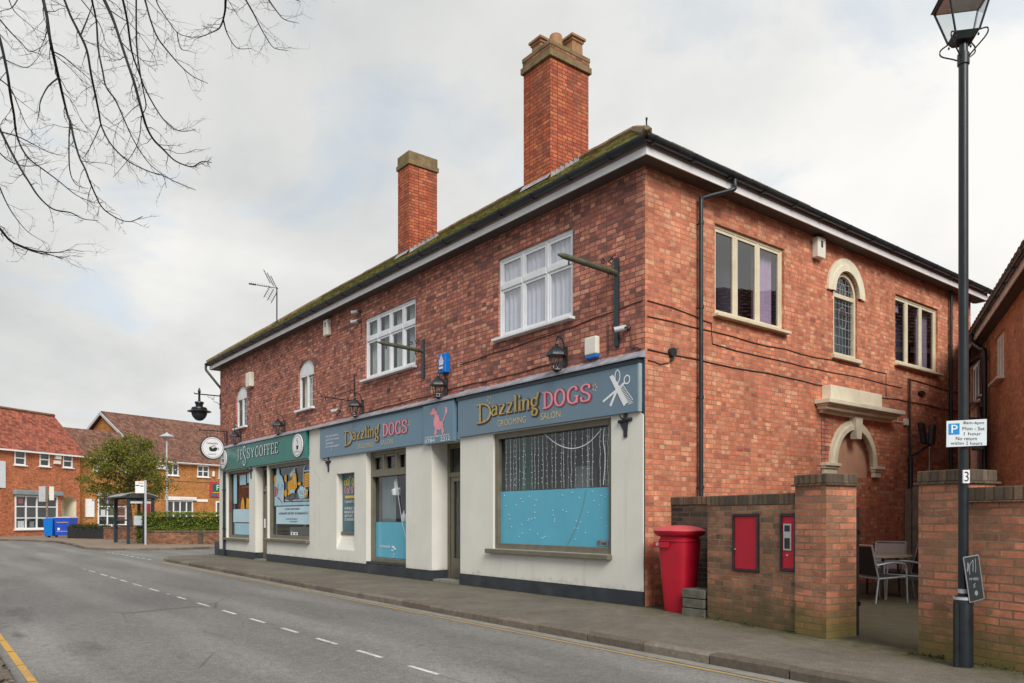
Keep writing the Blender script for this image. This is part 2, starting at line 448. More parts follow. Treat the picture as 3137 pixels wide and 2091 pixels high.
def asphalt():
    q = N('asphalt')
    p = q.pos()
    fine = q.noise(p, 95, 3, 0.8)
    med = q.noise(p, 9, 6, 0.65)
    big = q.noise(q.mapv(p, (0.25, 1.0, 1)), 0.75, 5, 0.6)
    c = q.ramp(fine, [(0.28, (0.092, 0.089, 0.084)), (0.5, (0.211, 0.205, 0.197)), (0.75, (0.356, 0.346, 0.329))])
    c = q.mix(c, q.ramp(q.noise(p, 34, 2, 0.9), [(0.3, 0.80), (0.7, 1.2)]), 1.0, 'MULTIPLY')
    c = q.mix(c, q.ramp(med, [(0.25, 0.78), (0.75, 1.18)]), 1.0, 'MULTIPLY')
    c = q.mix(c, q.ramp(big, [(0.30, 0.76), (0.68, 1.16)]), 1.0, 'MULTIPLY')
    # dark damp patches in the near lane and along the gutters
    for (x, y, rx, ry, a) in ((-6.0, -7.75, 1.5, 0.32, 0.75), (-3.4, -8.0, 0.5, 0.10, 0.8), (-1.75, -7.45, 0.75, 0.30, 0.55), (-2.0, -6.0, 0.7, 0.12, 0.35), (-13.4, -7.2, 2.2, 0.5, 0.45), (-9.0, -7.9, 2.5, 0.35, 0.4), (0.2, -8.0, 0.9, 0.25, 0.45), (-24.0, -5.6, 4.0, 0.25, 0.3)):
        v = q.mapv(p, (1 / rx, 1 / ry, 0), (-x / rx, -y / ry, 0))
        ln = q.n('ShaderNodeVectorMath', operation='LENGTH')
        q.l(v, ln.inputs[0])
        d = q.math('ADD', ln.outputs['Value'], q.math('MULTIPLY', q.noise(q.mapv(p, (0.6, 2.2, 1), (x, y, 0)), 2.2, 7, 0.75), 2.6))
        f = q.ramp(q.math('MULTIPLY', d, 0.4), [(0.40, a), (0.92, 0.0)])
        c = q.mix(c, (0.042, 0.040, 0.034), f)
    sy = q.n('ShaderNodeSeparateXYZ')
    q.l(p, sy.inputs[0])
    wob_ = q.math('MULTIPLY', q.noise(q.mapv(p, (0.12, 0.4, 1)), 1.0, 3, 0.5), 1.2)
    tr = q.math('SINE', q.math('MULTIPLY', q.math('ADD', sy.outputs[1], wob_), 4.1))
    c = q.mix(c, q.ramp(tr, [(0.0, 0.90), (1.0, 1.08)]), 1.0, 'MULTIPLY')
    c = q.mix(c, (0.06, 0.057, 0.052), q.ramp(q.noise(p, 4.2, 3, 0.5), [(0.70, 0.0), (0.76, 0.45)]))
    # fine cracks
    vo = q.n('ShaderNodeTexVoronoi', feature='DISTANCE_TO_EDGE')
    vo.inputs['Scale'].default_value = 0.55
    q.l(q.mapv(p, (0.6, 1.4, 1)), vo.inputs['Vector'])
    cr = q.math('MULTIPLY', q.ramp(vo.outputs['Distance'], [(0.0, 1.0), (0.012, 0.0)]), q.ramp(q.noise(p, 0.5, 3, 0.5), [(0.52, 0.0), (0.62, 0.55)]))
    c = q.mix(c, (0.05, 0.048, 0.045), cr)
    q.bump(fine, 0.35, 0.006)
    return q.base(c, q.ramp(big, [(0.3, 0.7), (0.7, 0.92)]), 0.35)


M['asphalt'] = asphalt()


def paving():
    q = N('pavement_tarmac')
    p = q.pos()
    fine = q.noise(p, 70, 3, 0.8)
    c = q.ramp(fine, [(0.28, (0.08, 0.071, 0.058)), (0.5, (0.172, 0.153, 0.127)), (0.78, (0.285, 0.255, 0.212))])
    c = q.mix(c, q.ramp(q.noise(p, 30, 2, 0.9), [(0.3, 0.78), (0.7, 1.22)]), 1.0, 'MULTIPLY')
    c = q.mix(c, q.ramp(q.noise(p, 0.8, 6, 0.65), [(0.3, 0.72), (0.7, 1.22)]), 1.0, 'MULTIPLY')
    c = q.mix(c, q.ramp(q.noise(p, 6, 6, 0.65), [(0.3, 0.82), (0.7, 1.15)]), 1.0, 'MULTIPLY')
    sp = q.n('ShaderNodeSeparateXYZ')
    q.l(p, sp.inputs[0])
    # moss growing out of the joint at the foot of the walls (ragged, patchy)
    wl_ = q.math('ADD', sp.outputs[1], q.math('MULTIPLY', q.math('MAXIMUM', q.math('SUBTRACT', sp.outputs[0], 1.0), 0.0), 0.21))
    ed = q.math('ADD', q.math('ADD', wl_, 0.32), q.math('MULTIPLY', q.noise(p, 3.5, 7, 0.7), 1.1))
    ms = q.ramp(ed, [(0.0, 0.0), (0.55, 1.0)])
    ms = q.math('MULTIPLY', ms, q.ramp(sp.outputs[0], [(0.0, 0.35), (0.5, 1.0)]))
    ms = q.math('MULTIPLY', ms, q.ramp(q.noise(p, 5, 6, 0.7), [(0.36, 0.1), (0.62, 1.0)]))
    c = q.mix(c, (0.085, 0.085, 0.024), q.math('MULTIPLY', ms, 0.9))
    jt = q.math('ADD', wl_, q.math('MULTIPLY', q.noise(p, 9, 6, 0.75), 0.22))
    c = q.mix(c, (0.045, 0.043, 0.028), q.math('MULTIPLY', q.ramp(q.math('ADD', jt, 0.5), [(0.47, 0.0), (0.60, 0.75)]), q.ramp(sp.outputs[1], [(-0.9, 1.0), (0.4, 1.0)])))
    q.bump(fine, 0.4, 0.006)
    return q.base(c, 0.9, 0.25)


M['paving'] = paving()
M['paving_far'] = plain('pinkish_paving', (0.26, 0.20, 0.155), 0.9, 0.25, 2.0, 0.2, bump=0.1)
def kerbmat():
    q = N('kerb_stone')
    p = q.pos()
    r = q.n('ShaderNodeNewGeometry').outputs['Random Per Island']
    c = q.ramp(r, [(0.0, (0.125, 0.105, 0.086)), (0.5, (0.18, 0.15, 0.122)), (1.0, (0.24, 0.205, 0.168))])
    c = q.mix(c, q.ramp(q.noise(p, 18, 6, 0.7), [(0.25, 0.65), (0.75, 1.25)]), 1.0, 'MULTIPLY')
    c = q.mix(c, (0.06, 0.052, 0.04), q.ramp(q.noise(p, 3.5, 7, 0.7), [(0.5, 0.0), (0.75, 0.7)]))
    q.bump(q.noise(p, 45, 5, 0.7), 0.4, 0.008)
    return q.base(c, 0.88, 0.25)


M['kerb'] = kerbmat()
M['kerb_joint'] = plain('kerb_joint', (0.05, 0.045, 0.04), 0.9, 0.3, 8)


def worn(name, col, thr=0.45):
    q = N(name)
    p = q.pos()
    f = q.math('ADD', q.noise(p, 22, 6, 0.75), q.math('MULTIPLY', q.noise(p, 1.4, 4, 0.6), 0.5))
    m = q.ramp(f, [(thr + 0.05, 1.0), (thr + 0.35, 0.0)])
    return q.base(q.mix((0.19, 0.185, 0.175), col, m), 0.8, 0.3)


M['line_white'] = worn('worn_white_paint', (0.72, 0.72, 0.70), 0.62)
M['line_yellow'] = worn('worn_yellow_paint', (0.50, 0.33, 0.11), 0.60)
M['line_yellow2'] = worn('yellow_paint', (0.62, 0.36, 0.08), 0.66)
M['gutter_stone'] = plain('channel_strip', (0.25, 0.24, 0.215), 0.85, 0.2, 6)
M['earth'] = plain('ground_earth', (0.12, 0.115, 0.09), 0.95, 0.3, 1.0)


def leafmat(name, stops, rough=0.75):
    q = N(name)
    r = q.n('ShaderNodeNewGeometry').outputs['Random Per Island']
    c = q.ramp(r, stops)
    m = q.base(c, rough, 0.25)
    tl = q.n('ShaderNodeBsdfTranslucent')
    q.set(tl.inputs[0], c)
    ms = q.n('ShaderNodeMixShader')
    ms.inputs[0].default_value = 0.3
    q.l(q.b.outputs[0], ms.inputs[1])
    q.l(tl.outputs[0], ms.inputs[2])
    q.l(ms.outputs[0], q.out.inputs[0])
    return m


M['leaf_olive'] = leafmat('olive_leaves', [(0.0, (0.075, 0.095, 0.02)), (0.5, (0.15, 0.175, 0.035)), (0.88, (0.25, 0.235, 0.04)), (1.0, (0.36, 0.26, 0.04))])
M['leaf_hedge'] = leafmat('hedge_leaves', [(0.0, (0.05, 0.085, 0.012)), (0.5, (0.14, 0.21, 0.025)), (0.85, (0.25, 0.31, 0.04)), (1.0, (0.36, 0.38, 0.05))])
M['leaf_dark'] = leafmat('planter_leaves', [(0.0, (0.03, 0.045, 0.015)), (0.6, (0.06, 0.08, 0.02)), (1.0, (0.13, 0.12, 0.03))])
M['leaf_brown'] = leafmat('fallen_leaves', [(0.0, (0.05, 0.035, 0.02)), (0.6, (0.12, 0.08, 0.035)), (1.0, (0.22, 0.15, 0.06))])


def roofmat():
    q = N('mossy_roof_tiles')
    p = q.pos()
    r = q.n('ShaderNodeNewGeometry').outputs['Random Per Island']
    c = q.ramp(r, [(0.0, (0.10, 0.085, 0.055)), (0.5, (0.16, 0.13, 0.085)), (1.0, (0.24, 0.20, 0.12))])
    sp = q.n('ShaderNodeSeparateXYZ')
    q.l(p, sp.inputs[0])
    amt = q.ramp(q.math('ADD', q.math('MULTIPLY', sp.outputs[0], -0.045), q.math('MULTIPLY', q.noise(p, 4.5, 7, 0.75), 1.25)), [(0.35, 0.15), (0.85, 0.9)])
    moss = q.ramp(q.noise(p, 14, 5, 0.7), [(0.3, (0.075, 0.075, 0.015)), (0.7, (0.23, 0.21, 0.035))])
    c = q.mix(c, moss, amt)
    c = q.mix(c, q.ramp(r, [(0.0, 0.55), (0.5, 0.95), (1.0, 1.45)]), 0.9, 'MULTIPLY')
    c = q.mix(c, q.ramp(q.noise(p, 7, 5, 0.7), [(0.35, 0.6), (0.65, 1.25)]), 0.9, 'MULTIPLY')
    q.bump(q.noise(p, 40, 5, 0.7), 0.5, 0.01)
    return q.base(c, 0.95, 0.2)


M['roof_tiles'] = roofmat()


# ------------------------------------------------------------ mesh helpers
class Face:
    """a vertical plane: u runs along it, d stands out of it towards the viewer's side"""

    def __init__(s, p0, dr, nrm, z0=0.0):
        s.p0 = Vector((p0[0], p0[1], z0))
        s.dr = Vector((dr[0], dr[1], 0)).normalized()
        s.nr = Vector((nrm[0], nrm[1], 0)).normalized()

    def p(s, u, z, d=0.0):
        return s.p0 + s.dr * u + s.nr * d + Vector((0, 0, z))


def face2(a, b, toward=CAM):
    a, b = Vector(a), Vector(b)
    dr = (b - a).normalized()
    n = Vector((-dr.y, dr.x))
    if n.dot(Vector((toward[0], toward[1])) - a) < 0:
        n = -n
    return Face(a, dr, n)


FR = Face((0, 0), (1, 0), (0, -1))
SI = Face((0, 0), (0, 1), (1, 0))
_world = {}


class MB:
    def __init__(s):
        s.v, s.f, s.fm, s.sm, s.mats = [], [], [], [], []
        s.mi = 0
        s.smooth = False
        s.X = None

    def mat(s, m):
        m = M[m] if isinstance(m, str) else m
        if m not in s.mats:
            s.mats.append(m)
        s.mi = s.mats.index(m)
        return s

    def add(s, vs, fs):
        o = len(s.v)
        for p in vs:
            p = Vector(p)
            s.v.append(s.X @ p if s.X else p)
        for f in fs:
            s.f.append([o + i for i in f])
            s.fm.append(s.mi)
            s.sm.append(s.smooth)

    def quad(s, a, b, c, d):
        s.add([a, b, c, d], [(0, 1, 2, 3)])

    def hexa(s, c):
        s.add(c, [(0, 3, 2, 1), (4, 5, 6, 7), (0, 1, 5, 4), (1, 2, 6, 5), (2, 3, 7, 6), (3, 0, 4, 7)])

    def box(s, x0, x1, y0, y1, z0, z1):
        s.hexa([(x0, y0, z0), (x1, y0, z0), (x1, y1, z0), (x0, y1, z0), (x0, y0, z1), (x1, y0, z1), (x1, y1, z1), (x0, y1, z1)])

    def fbox(s, F, u0, u1, z0, z1, d0, d1):
        s.hexa([F.p(u0, z0, d0), F.p(u1, z0, d0), F.p(u1, z0, d1), F.p(u0, z0, d1), F.p(u0, z1, d0), F.p(u1, z1, d0), F.p(u1, z1, d1), F.p(u0, z1, d1)])

    def frect(s, F, u0, u1, z0, z1, d):
        s.quad(F.p(u0, z0, d), F.p(u1, z0, d), F.p(u1, z1, d), F.p(u0, z1, d))

    def fprism(s, F, poly, d0, d1):
        """polygon (u, z) extruded from d0 to d1"""
        n = len(poly)
        vs = [F.p(u, z, d0) for u, z in poly] + [F.p(u, z, d1) for u, z in poly]
        tris = tessellate_polygon([[Vector((u, z, 0)) for u, z in poly]])
        fs = [tuple(n + i for i in t) for t in tris] + [tuple(reversed(t)) for t in tris]
        fs += [(i, (i + 1) % n, n + (i + 1) % n, n + i) for i in range(n)]
        s.add(vs, fs)

    def fpoly(s, F, loops, d):
        fl = [p for L in loops for p in L]
        tris = tessellate_polygon([[Vector((u, z, 0)) for u, z in L] for L in loops])
        s.add([F.p(u, z, d) for u, z in fl], [tuple(t) for t in tris])

    def reveal(s, F, loop, d0, d1):
        n = len(loop)
        s.add([F.p(u, z, d0) for u, z in loop] + [F.p(u, z, d1) for u, z in loop], [(i, (i + 1) % n, n + (i + 1) % n, n + i) for i in range(n)])

    def tube(s, pts, r, n=8, caps=True):
        pts = [Vector(p) for p in pts]
        rs = r if isinstance(r, (list, tuple)) else [r] * len(pts)
        up = None
        vs, fs = [], []
        for i, p in enumerate(pts):
            t = (pts[min(i + 1, len(pts) - 1)] - pts[max(i - 1, 0)])
            if t.length < 1e-9:
                t = Vector((0, 0, 1))
            t.normalize()
            if up is None:
                up = Vector((0, 0, 1)) if abs(t.z) < 0.9 else Vector((1, 0, 0))
            a = t.cross(up)
            if a.length < 1e-6:
                a = t.orthogonal()
            a.normalize()
            b = t.cross(a).normalized()
            up = a.cross(t).normalized() if False else up
            for k in range(n):
                an = 2 * PI * k / n
                vs.append(p + (a * math.cos(an) + b * math.sin(an)) * rs[i])
        for i in range(len(pts) - 1):
            for k in range(n):
                k2 = (k + 1) % n
                fs.append((i * n + k, i * n + k2, (i + 1) * n + k2, (i + 1) * n + k))
        if caps:
            fs.append(tuple(reversed(range(n))))
            o = (len(pts) - 1) * n
            fs.append(tuple(o + k for k in range(n)))
        sm = s.smooth
        s.smooth = n > 5
        s.add(vs, fs)
        s.smooth = sm

    def lathe(s, prof, c=(0, 0, 0), n=20, sx=1.0, sy=1.0, power=2.0, rot=0.0):
        c = Vector(c)
        vs, fs = [], []
        for r, z in prof:
            for k in range(n):
                a = 2 * PI * k / n
                ca, sa = math.cos(a), math.sin(a)
                e = 2.0 / power
                x = math.copysign(abs(ca) ** e, ca) * r * sx
                y = math.copysign(abs(sa) ** e, sa) * r * sy
                x, y = x * math.cos(rot) - y * math.sin(rot), x * math.sin(rot) + y * math.cos(rot)
                vs.append(c + Vector((x, y, z)))
        for i in range(len(prof) - 1):
            for k in range(n):
                k2 = (k + 1) % n
                fs.append((i * n + k, i * n + k2, (i + 1) * n + k2, (i + 1) * n + k))
        fs.append(tuple(reversed(range(n))))
        fs.append(tuple((len(prof) - 1) * n + k for k in range(n)))
        sm = s.smooth
        s.smooth = True
        s.add(vs, fs)
        s.smooth = sm

    def build(s, name, mat=None, parent=None, loc=None, bevel=0.0, recalc=True):
        me = bpy.data.meshes.new(name)
        off = _world[parent.as_pointer()] if parent else Vector(loc or (0, 0, 0))
        me.from_pydata([tuple(p - off) for p in s.v], [], s.f)
        if mat is not None:
            s.mats = [M[mat] if isinstance(mat, str) else mat]
            s.fm = [0] * len(s.f)
        for m in s.mats:
            me.materials.append(m)
        for i, pl in enumerate(me.polygons):
            pl.material_index = s.fm[i]
            pl.use_smooth = s.sm[i]
        uvl = me.uv_layers.new(name='UVMap')
        for pl in me.polygons:
            nrm = pl.normal
            if abs(nrm.z) > 0.75:
                t, w = Vector((1, 0, 0)), Vector((0, 1, 0))
            else:
                t = Vector((-nrm.y, nrm.x, 0))
                if t.length < 1e-6:
                    t = Vector((1, 0, 0))
                t.normalize()
                if abs(t.x) > abs(t.y):
                    t = t if t.x > 0 else -t
                else:
                    t = t if t.y > 0 else -t
                w = Vector((0, 0, 1)) if abs(nrm.z) < 0.3 else nrm.cross(t)
            for li in pl.loop_indices:
                co = s.v[me.loops[li].vertex_index]
                uvl.data[li].uv = (co.dot(t), co.dot(w))
        if recalc:
            bm = bmesh.new()
            bm.from_mesh(me)
            bmesh.ops.recalc_face_normals(bm, faces=bm.faces)
            bm.to_mesh(me)
            bm.free()
        o = bpy.data.objects.new(name, me)
        COL.objects.link(o)
        o.location = (0, 0, 0) if parent else off
        if parent:
            o.parent = parent
        _world[o.as_pointer()] = off
        if any(s.sm):
            try:
                me.set_sharp_from_angle(angle=math.radians(45))
            except Exception:
                pass
        if bevel:
            md = o.modifiers.new('bevel', 'BEVEL')
            md.width = bevel
            md.segments = 2
            md.limit_method = 'ANGLE'
            md.angle_limit = math.radians(40)
        return o


def tag(o, label, cat, group=None, kind=None):
    o['label'] = label
    o['category'] = cat
    if group:
        o['group'] = group
    if kind:
        o['kind'] = kind
    return o


def thing(name, loc, label, cat, group=None):
    o = bpy.data.objects.new(name, None)
    o.empty_display_size = 0.2
    COL.objects.link(o)
    o.location = loc
    _world[o.as_pointer()] = Vector(loc)
    return tag(o, label, cat, group)


def struct(o, label, cat):
    return tag(o, label, cat, None, 'structure')


def kids(o):
    return [c for c in bpy.data.objects if c.parent == o]


def dup(o, loc, rz=0.0, label=None, parent=None):
    c = o.copy()
    COL.objects.link(c)
    if parent:
        c.parent = parent
    else:
        c.location = loc
        c.rotation_euler = (0, 0, rz)
    if label:
        c['label'] = label
    for k in kids(o):
        dup(k, None, 0, None, c)
    return c


def rect(u0, u1, z0, z1):
    return [(u0, z0), (u1, z0), (u1, z1), (u0, z1)]


def arch_loop(u0, u1, z0, zs, rise, n=10):
    """rectangle with an arched head: springing at zs, crown at zs + rise"""
    uc, hw = (u0 + u1) / 2, (u1 - u0) / 2
    if rise >= hw * 0.999:
        top = [(uc + hw * math.cos(a), zs + rise * math.sin(a)) for a in [PI * k / n for k in range(n + 1)]]
    else:
        R = (hw * hw + rise * rise) / (2 * rise)
        a0 = math.asin(hw / R)
        top = [(uc + R * math.sin(a), zs + rise - R + R * math.cos(a)) for a in [a0 - 2 * a0 * k / n for k in range(n + 1)]]
    return [(u0, z0), (u1, z0)] + top


def crom(pts, k=6):
    P = [Vector((p[0], p[1], p[2] if len(p) > 2 else 0)) for p in pts]
    if len(P) < 3:
        return P
    out = []
    for i in range(len(P) - 1):
        a, b, c, d = P[max(i - 1, 0)], P[i], P[i + 1], P[min(i + 2, len(P) - 1)]
        for j in range(k):
            t = j / k
            out.append(0.5 * ((2 * b) + (c - a) * t + (2 * a - 5 * b + 4 * c - d) * t * t + (3 * b - a - 3 * c + d) * t ** 3))
    out.append(P[-1])
    return out


def stroke(mb, F, pts, thick, thin, d, curve=True, k=6):
    """flat calligraphic stroke: vertical parts take the thick width"""
    P = crom(pts, k) if curve else [Vector((p[0], p[1], 0)) for p in pts]
    vs = []
    n = len(P)
    for i, p in enumerate(P):
        t = P[min(i + 1, n - 1)] - P[max(i - 1, 0)]
        if t.length < 1e-9:
            t = Vector((1, 0, 0))
        t.normalize()
        w = thin + (thick - thin) * abs(t.y)
        nn = Vector((-t.y, t.x, 0)) * (w / 2)
        dd = d + i * 2e-5
        vs.append(F.p(p.x + nn.x, p.y + nn.y, dd))
        vs.append(F.p(p.x - nn.x, p.y - nn.y, dd))
    mb.add(vs, [(2 * i, 2 * i + 1, 2 * i + 3, 2 * i + 2) for i in range(n - 1)])


def ell(cx, cy, rx, ry, n=16):
    return [(cx + rx * math.cos(2 * PI * k / n), cy + ry * math.sin(2 * PI * k / n)) for k in range(n + 1)]


GLY = {  # width, strokes (list of points; tuples marked straight by 's')
    'D': (.80, [('s', (.17, 0), (.17, 1)), ('c', (0, 1), (.32, 1), (.62, .84), (.72, .5), (.62, .16), (.32, 0), (0, 0))]),
    'O': (.88, [('c', *ell(.42, .5, .34, .5))]),
    'G': (.88, [('c', (.70, .76), (.62, .96), (.42, 1), (.16, .84), (.07, .5), (.16, .15), (.42, 0), (.64, .08), (.70, .2)), ('s', (.70, .0), (.70, .42)), ('s', (.52, .42), (.84, .42))]),
    'S': (.74, [('c', (.60, .72), (.58, .93), (.36, 1), (.14, .91), (.09, .74), (.22, .58), (.46, .46), (.62, .28), (.56, .07), (.32, 0), (.10, .06), (.05, .28))]),
    'C': (.76, [('c', (.66, .74), (.60, .95), (.40, 1), (.15, .84), (.07, .5), (.15, .16), (.40, 0), (.60, .06), (.67, .26))]),
    'E': (.68, [('s', (.15, 0), (.15, 1)), ('s', (0, .985), (.58, .985)), ('s', (.15, .51), (.46, .51)), ('s', (0, .015), (.60, .015)), ('s', (.57, .80), (.57, 1.0)), ('s', (.59, 0), (.59, .22))]),
    'F': (.62, [('s', (.15, 0), (.15, 1)), ('s', (0, .985), (.58, .985)), ('s', (.15, .51), (.46, .51)), ('s', (0, .015), (.30, .015)), ('s', (.57, .80), (.57, 1.0))]),
    'J': (.50, [('c', (.28, 1), (.28, .4), (.26, -.05), (.12, -.22), (.0, -.16)), ('s', (.06, .985), (.46, .985))]),
    'Y': (.70, [('s', (.06, 1), (.36, .5)), ('s', (.66, 1), (.36, .5)), ('s', (.36, .5), (.36, 0)), ('s', (.22, .015), (.5, .015))]),
    'a': (.54, [('c', (.08, .50), (.22, .62), (.40, .54), (.42, .34), (.42, .0)), ('c', (.42, .36), (.20, .36), (.06, .18), (.18, .01), (.40, .10))]),
    'z': (.52, [('s', (.04, .60), (.46, .60)), ('t', (.43, .58), (.08, .02)), ('s', (.03, .02), (.48, .02))]),
    'l': (.26, [('s', (.13, 1), (.13, 0)), ('s', (.02, .02), (.24, .02)), ('s', (.02, .98), (.13, .98))]),
    'i': (.26, [('s', (.13, .62), (.13, 0)), ('s', (.02, .02), (.24, .02)), ('t', (.08, .82), (.18, .92))]),
    'n': (.56, [('s', (.10, .62), (.10, 0)), ('c', (.10, .44), (.26, .62), (.42, .54), (.44, .34), (.44, 0)), ('s', (.0, .02), (.2, .02)), ('s', (.34, .02), (.54, .02))]),
    'g': (.56, [('c', *ell(.25, .38, .18, .24, 12)), ('c', (.40, .54), (.48, .72), (.52, .92)), ('c', (.22, .14), (.12, .03), (.32, -.04), (.44, -.2), (.34, -.40), (.14, -.36), (.12, -.18), (.22, -.08))]),
}


def letter_word(mb, F, word, u0, u1, z0, h, d, thick=0.16, thin=0.05, gap=0.06, grow=0.0):
    w = sum(GLY[c][0] for c in word) + gap * (len(word) - 1)
    sx = (u1 - u0) / w
    x = 0.0
    k = 0
    for c in word:
        gw, sts = GLY[c]
        for st in sts:
            pts = [((x + p[0]) * sx + u0, z0 + p[1] * h) for p in st[1:]]
            tk, tn = thick * h * 0.9 + grow, thin * h + grow
            if st[0] == 't':
                tn = tk
            stroke(mb, F, pts, tk, tn, d + k * 2e-4, curve=(st[0] == 'c'), k=5)
            k += 1
        x += gw + gap


_tx = {}


def text_geo(sx):
    if sx not in _tx:
        cu = bpy.data.curves.new('text', 'FONT')
        cu.body = sx
        cu.resolution_u = 3
        ob = bpy.data.objects.new('text', cu)
        COL.objects.link(ob)
        bpy.context.view_layer.update()
        me = bpy.data.meshes.new_from_object(ob.evaluated_get(bpy.context.evaluated_depsgraph_get()))
        vs = [v.co.copy() for v in me.vertices]
        fs = [tuple(p.vertices) for p in me.polygons]
        bpy.data.objects.remove(ob)
        bpy.data.curves.remove(cu)
        bpy.data.meshes.remove(me)
        _tx[sx] = (vs, fs)
    return _tx[sx]


def text(mb, F, sx, u0, u1, z0, z1, d):
    vs, fs = text_geo(sx)
    x0, x1 = min(v.x for v in vs), max(v.x for v in vs)
    y0, y1 = min(v.y for v in vs), max(v.y for v in vs)
    mb.add([F.p(u0 + (v.x - x0) / (x1 - x0) * (u1 - u0), z0 + (v.y - y0) / (y1 - y0) * (z1 - z0), d) for v in vs], fs)


def scribble(mb, F, u0, u1, z0, z1, d, seed=0, words=(0.4, 0.3)):
    """lettering too small to read in the photograph: short pen strokes in word groups"""
    r = random.Random(seed)
    h = z1 - z0
    u = u0
    wi = 0
    wl_ = [w * (u1 - u0) for w in words]
    while u < u1 - 1e-6 and wi < len(wl_):
        e = min(u + wl_[wi], u1)
        while u < e - h * 0.2:
            a = h * r.uniform(0.35, 0.6)
            t = r.choice((0, 1, 2, 3))
            if t == 0:
                P = [(u, z0), (u, z1), (u + a, z1)]
            elif t == 1:
                P = [(u, z0), (u, z0 + h * .6), (u + a, z0 + h * .6), (u + a, z0)]
            elif t == 2:
                P = [(u + a, z1), (u, z0 + h * .6), (u + a, z0 + h * .3), (u, z0)]
            else:
                P = ell(u + a / 2, z0 + h * .4, a / 2, h * .4, 8)
            stroke(mb, F, P, h * 0.2, h * 0.16, d, curve=False)
            u += a + h * 0.22
        u = e + h * 0.5
        wi += 1


def ring_part(mb, F, u0, u1, zs, w, d0, d1, n=14, rise=None):
    """semicircular archivolt of width w round an opening u0..u1 springing at zs"""
    uc, hw = (u0 + u1) / 2, (u1 - u0) / 2
    ry = rise if rise else hw
    for k in range(n):
        a, b = PI * k / n, PI * (k + 1) / n
        q = [(uc + hw * math.cos(t), zs + ry * math.sin(t)) for t in (a, b)]
        o = [(uc + (hw + w) * math.cos(t), zs + (ry + w) * math.sin(t)) for t in (a, b)]
        pr = [q[0], q[1], o[1], o[0]]
        vs = [F.p(u, z, d0) for u, z in pr] + [F.p(u, z, d1) for u, z in pr]
        mb.add(vs, [(4, 5, 6, 7), (0, 1, 5, 4), (2, 3, 7, 6)] + ([(3, 0, 4, 7)] if k == 0 else []) + ([(1, 2, 6, 5)] if k == n - 1 else []))


def leaf(mb, p, size, r):
    a = Vector((r.gauss(0, 1), r.gauss(0, 1), r.gauss(0, 1))).normalized()
    b = a.orthogonal().normalized()
    b.rotate(Matrix.Rotation(r.uniform(0, 6.28), 3, a))
    c = a.cross(b)
    L, w = size, size * r.uniform(0.4, 0.65)
    mb.add([p - b * L / 2, p + c * w / 2, p + b * L / 2, p - c * w / 2], [(0, 1, 2, 3)])

# ------------------------------------------------------------ ground, roads, pavements
m = MB()
m.quad((-900, -900, -0.14), (900, -900, -0.14), (900, 900, -0.14), (-900, 900, -0.14))
struct(m.build('ground', 'earth'), 'flat earth under the whole street', 'ground')
m = MB()
for q in ([(-95, -60), (60, -60), (60, -2.3), (-95, -2.3)], [(-31.5, -2.3), (-19.3, -2.3), (-19.3, 60), (-31.5, 60)]):
    m.add([(x, y, -0.1) for x, y in q], [(0, 1, 2, 3)])
struct(m.build('road', 'asphalt'), 'grey worn tarmac road with a side street opening on the left', 'road')

kx = lambda x: -2.6 - 0.0172 * x
arc = [(-19.6 + 2.3 * math.cos(a) * 1.0, 0.05 + 2.3 * math.sin(a)) for a in [math.radians(270 - 15 * k) for k in range(0, 7)]]
kerb_line = [(40, kx(40)), (-5, kx(-5)), (-19.4, kx(-19.4))] + [(x, y) for x, y in arc[1:]] + [(-22.1, 30)]


def offset_line(L, d):
    out = []
    for i, p in enumerate(L):
        a, b = Vector(L[max(i - 1, 0)]), Vector(L[min(i + 1, len(L) - 1)])
        t = (b - a).normalized()
        out.append((p[0] - t.y * d, p[1] + t.x * d))
    return out


def pave(name, poly, z, mat):
    m = MB()
    tris = tessellate_polygon([[Vector((x, y, 0)) for x, y in poly]])
    m.add([(x, y, z) for x, y in poly], [tuple(t) for t in tris])
    n = len(poly)
    m.add([(x, y, z) for x, y in poly] + [(x, y, -0.13) for x, y in poly], [(i, (i + 1) % n, n + (i + 1) % n, n + i) for i in range(n)])
    return m.build(name, mat)


def kerb(name, line, width, top, side=-1, block=0.92, seed=1):
    """separate kerb stones with open joints; line is the road edge, width on its pavement side"""
    r = random.Random(seed)
    m = MB().mat('kerb')
    P = [Vector(p) for p in line]
    for i in range(len(P) - 1):
        a, b = P[i], P[i + 1]
        L = (b - a).length
        n = max(1, round(L / block))
        t = (b - a) / L
        nn = Vector((-t.y, t.x)) * side
        for k in range(n):
            s0, s1 = L * k / n + 0.009, L * (k + 1) / n - 0.009
            j = r.uniform(-0.007, 0.007)
            h = top + r.uniform(-0.006, 0.006)
            q = [a + t * s0 + nn * j, a + t * s1 + nn * j, a + t * s1 + nn * (width + j), a + t * s0 + nn * (width + j)]
            qt = [q[0] + nn * 0.018, q[1] + nn * 0.018, q[2], q[3]]
            m.add([(p.x, p.y, -0.13) for p in q] + [(p.x, p.y, h - 0.02) for p in q[:2]] + [(p.x, p.y, h) for p in qt], [(0, 1, 5, 4), (4, 5, 7, 6), (6, 7, 8, 9), (0, 4, 6, 9, 3), (1, 2, 8, 7, 5), (2, 3, 9, 8)])
    return m.build(name)


